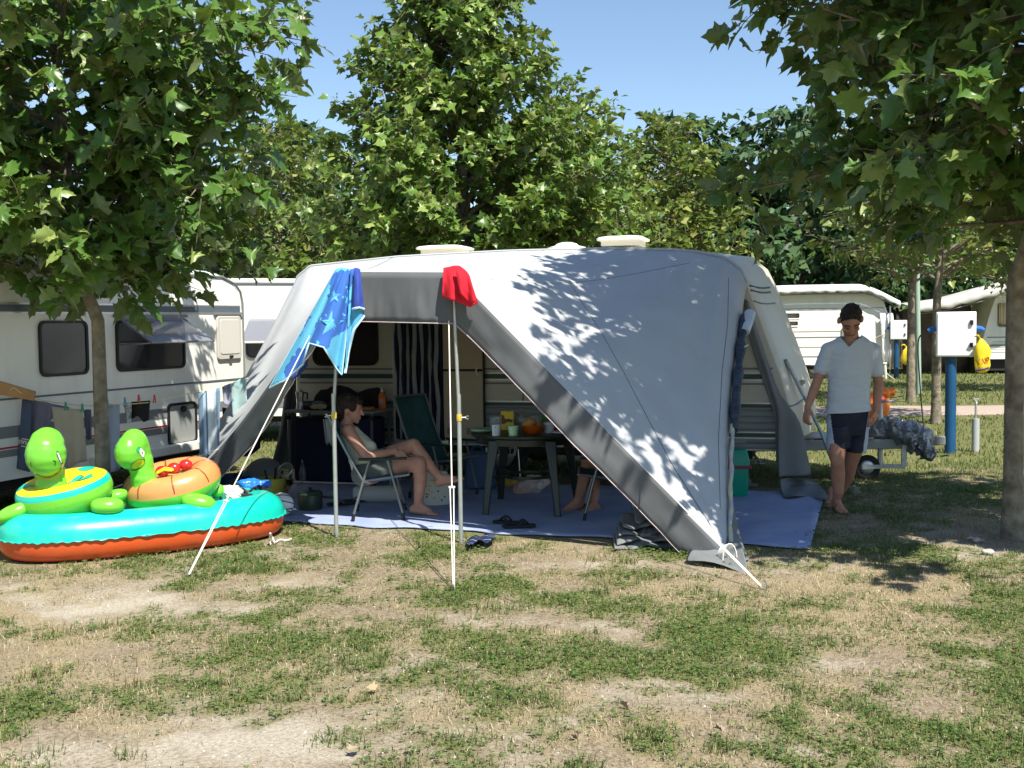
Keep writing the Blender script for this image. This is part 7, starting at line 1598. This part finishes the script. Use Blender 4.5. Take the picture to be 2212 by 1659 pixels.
# ---- third person on the far side of the table, mostly behind the awning panel
TD = 9.62
def Tm(x, y, dy=0.0): return P(x, y, TD + dy)
thp = thing('person', Tm(1300, 1100), 'barefoot person at the table, only lower legs showing beneath the awning panel', 'person')
mb = MB()
mb.chain([Tm(1330, 1018, -.09), Tm(1290, 1000, -.09), Tm(1272, 990, -.08), Tm(1262, 1030, -.06), Tm(1252, 1070, -.04), Tm(1246, 1088, -.03)], [.088, .072, .058, .055, .042, .034]); foot(mb, Tm(1246, 1084, -.03), V(-.92, -.25, -.2), .23)
mb.chain([Tm(1332, 1018, .09), Tm(1295, 1000, .09), Tm(1284, 992, .08), Tm(1284, 1035, .05), Tm(1283, 1075, .0), Tm(1281, 1094, -.04)], [.088, .072, .058, .055, .042, .034]); foot(mb, Tm(1281, 1090, -.04), V(-.75, -.6, -.12), .23)
mb.loft([[Tm(x, y) + V(w_ * math.cos(t), d_ * math.sin(t), 0) for t in np.linspace(0, 2 * math.pi, 20, endpoint=False)] for x, y, w_, d_ in ((1344, 905, .05, .09), (1346, 925, .09, .16), (1342, 965, .10, .16), (1336, 1005, .11, .16), (1332, 1030, .10, .15))]); mb.ell(Tm(1338, 872, 0), (.09, .075, .105)); mb.cap(Tm(1342, 880), Tm(1345, 915), .05, .055)
for sg in (-1, 1):
    s0, e0, w0 = Tm(1346, 930, .17 * sg), Tm(1325, 985, .22 * sg), Tm(1290, 975, .12 * sg); mb.chain([s0, e0, w0], [.055, .042, .028]); hand(mb, w0, V(-.9, -.1 * sg, -.3), V(-.3, -.6 * sg, .6), V(.1, 0, -1), .5, .17)
limb_mesh(mb, m_skin, 'body', thp, .009, 3)
mb = MB(); mb.chain([Tm(1334, 1018, -.09), Tm(1300, 1005, -.09)], [.105, .09]); mb.chain([Tm(1334, 1018, .09), Tm(1302, 1005, .09)], [.105, .09]); mb.cap(Tm(1336, 1022, -.07), Tm(1336, 1022, .07), .105, .105); me = remesh(mb, .012, 3); me.materials.append(m_ws); link('shorts', me, thp)
mb = MB().loft([[Tm(x, y) + V(w_ * math.cos(t), d_ * math.sin(t), 0) for t in np.linspace(0, 2 * math.pi, 20, endpoint=False)] for x, y, w_, d_ in ((1345, 915, .07, .11), (1346, 935, .105, .175), (1342, 970, .115, .175), (1337, 1010, .125, .175), (1335, 1026, .12, .17))]); me = remesh(mb, .012, 3); me.materials.append(m_tee); link('t_shirt', me, thp)
mb = MB().ell(Tm(1341, 864, 0), (.098, .085, .09)); me = remesh(mb, .012, 1); wob(me, .012, 34, 6); me.materials.append(m_hair); link('hair', me, thp)
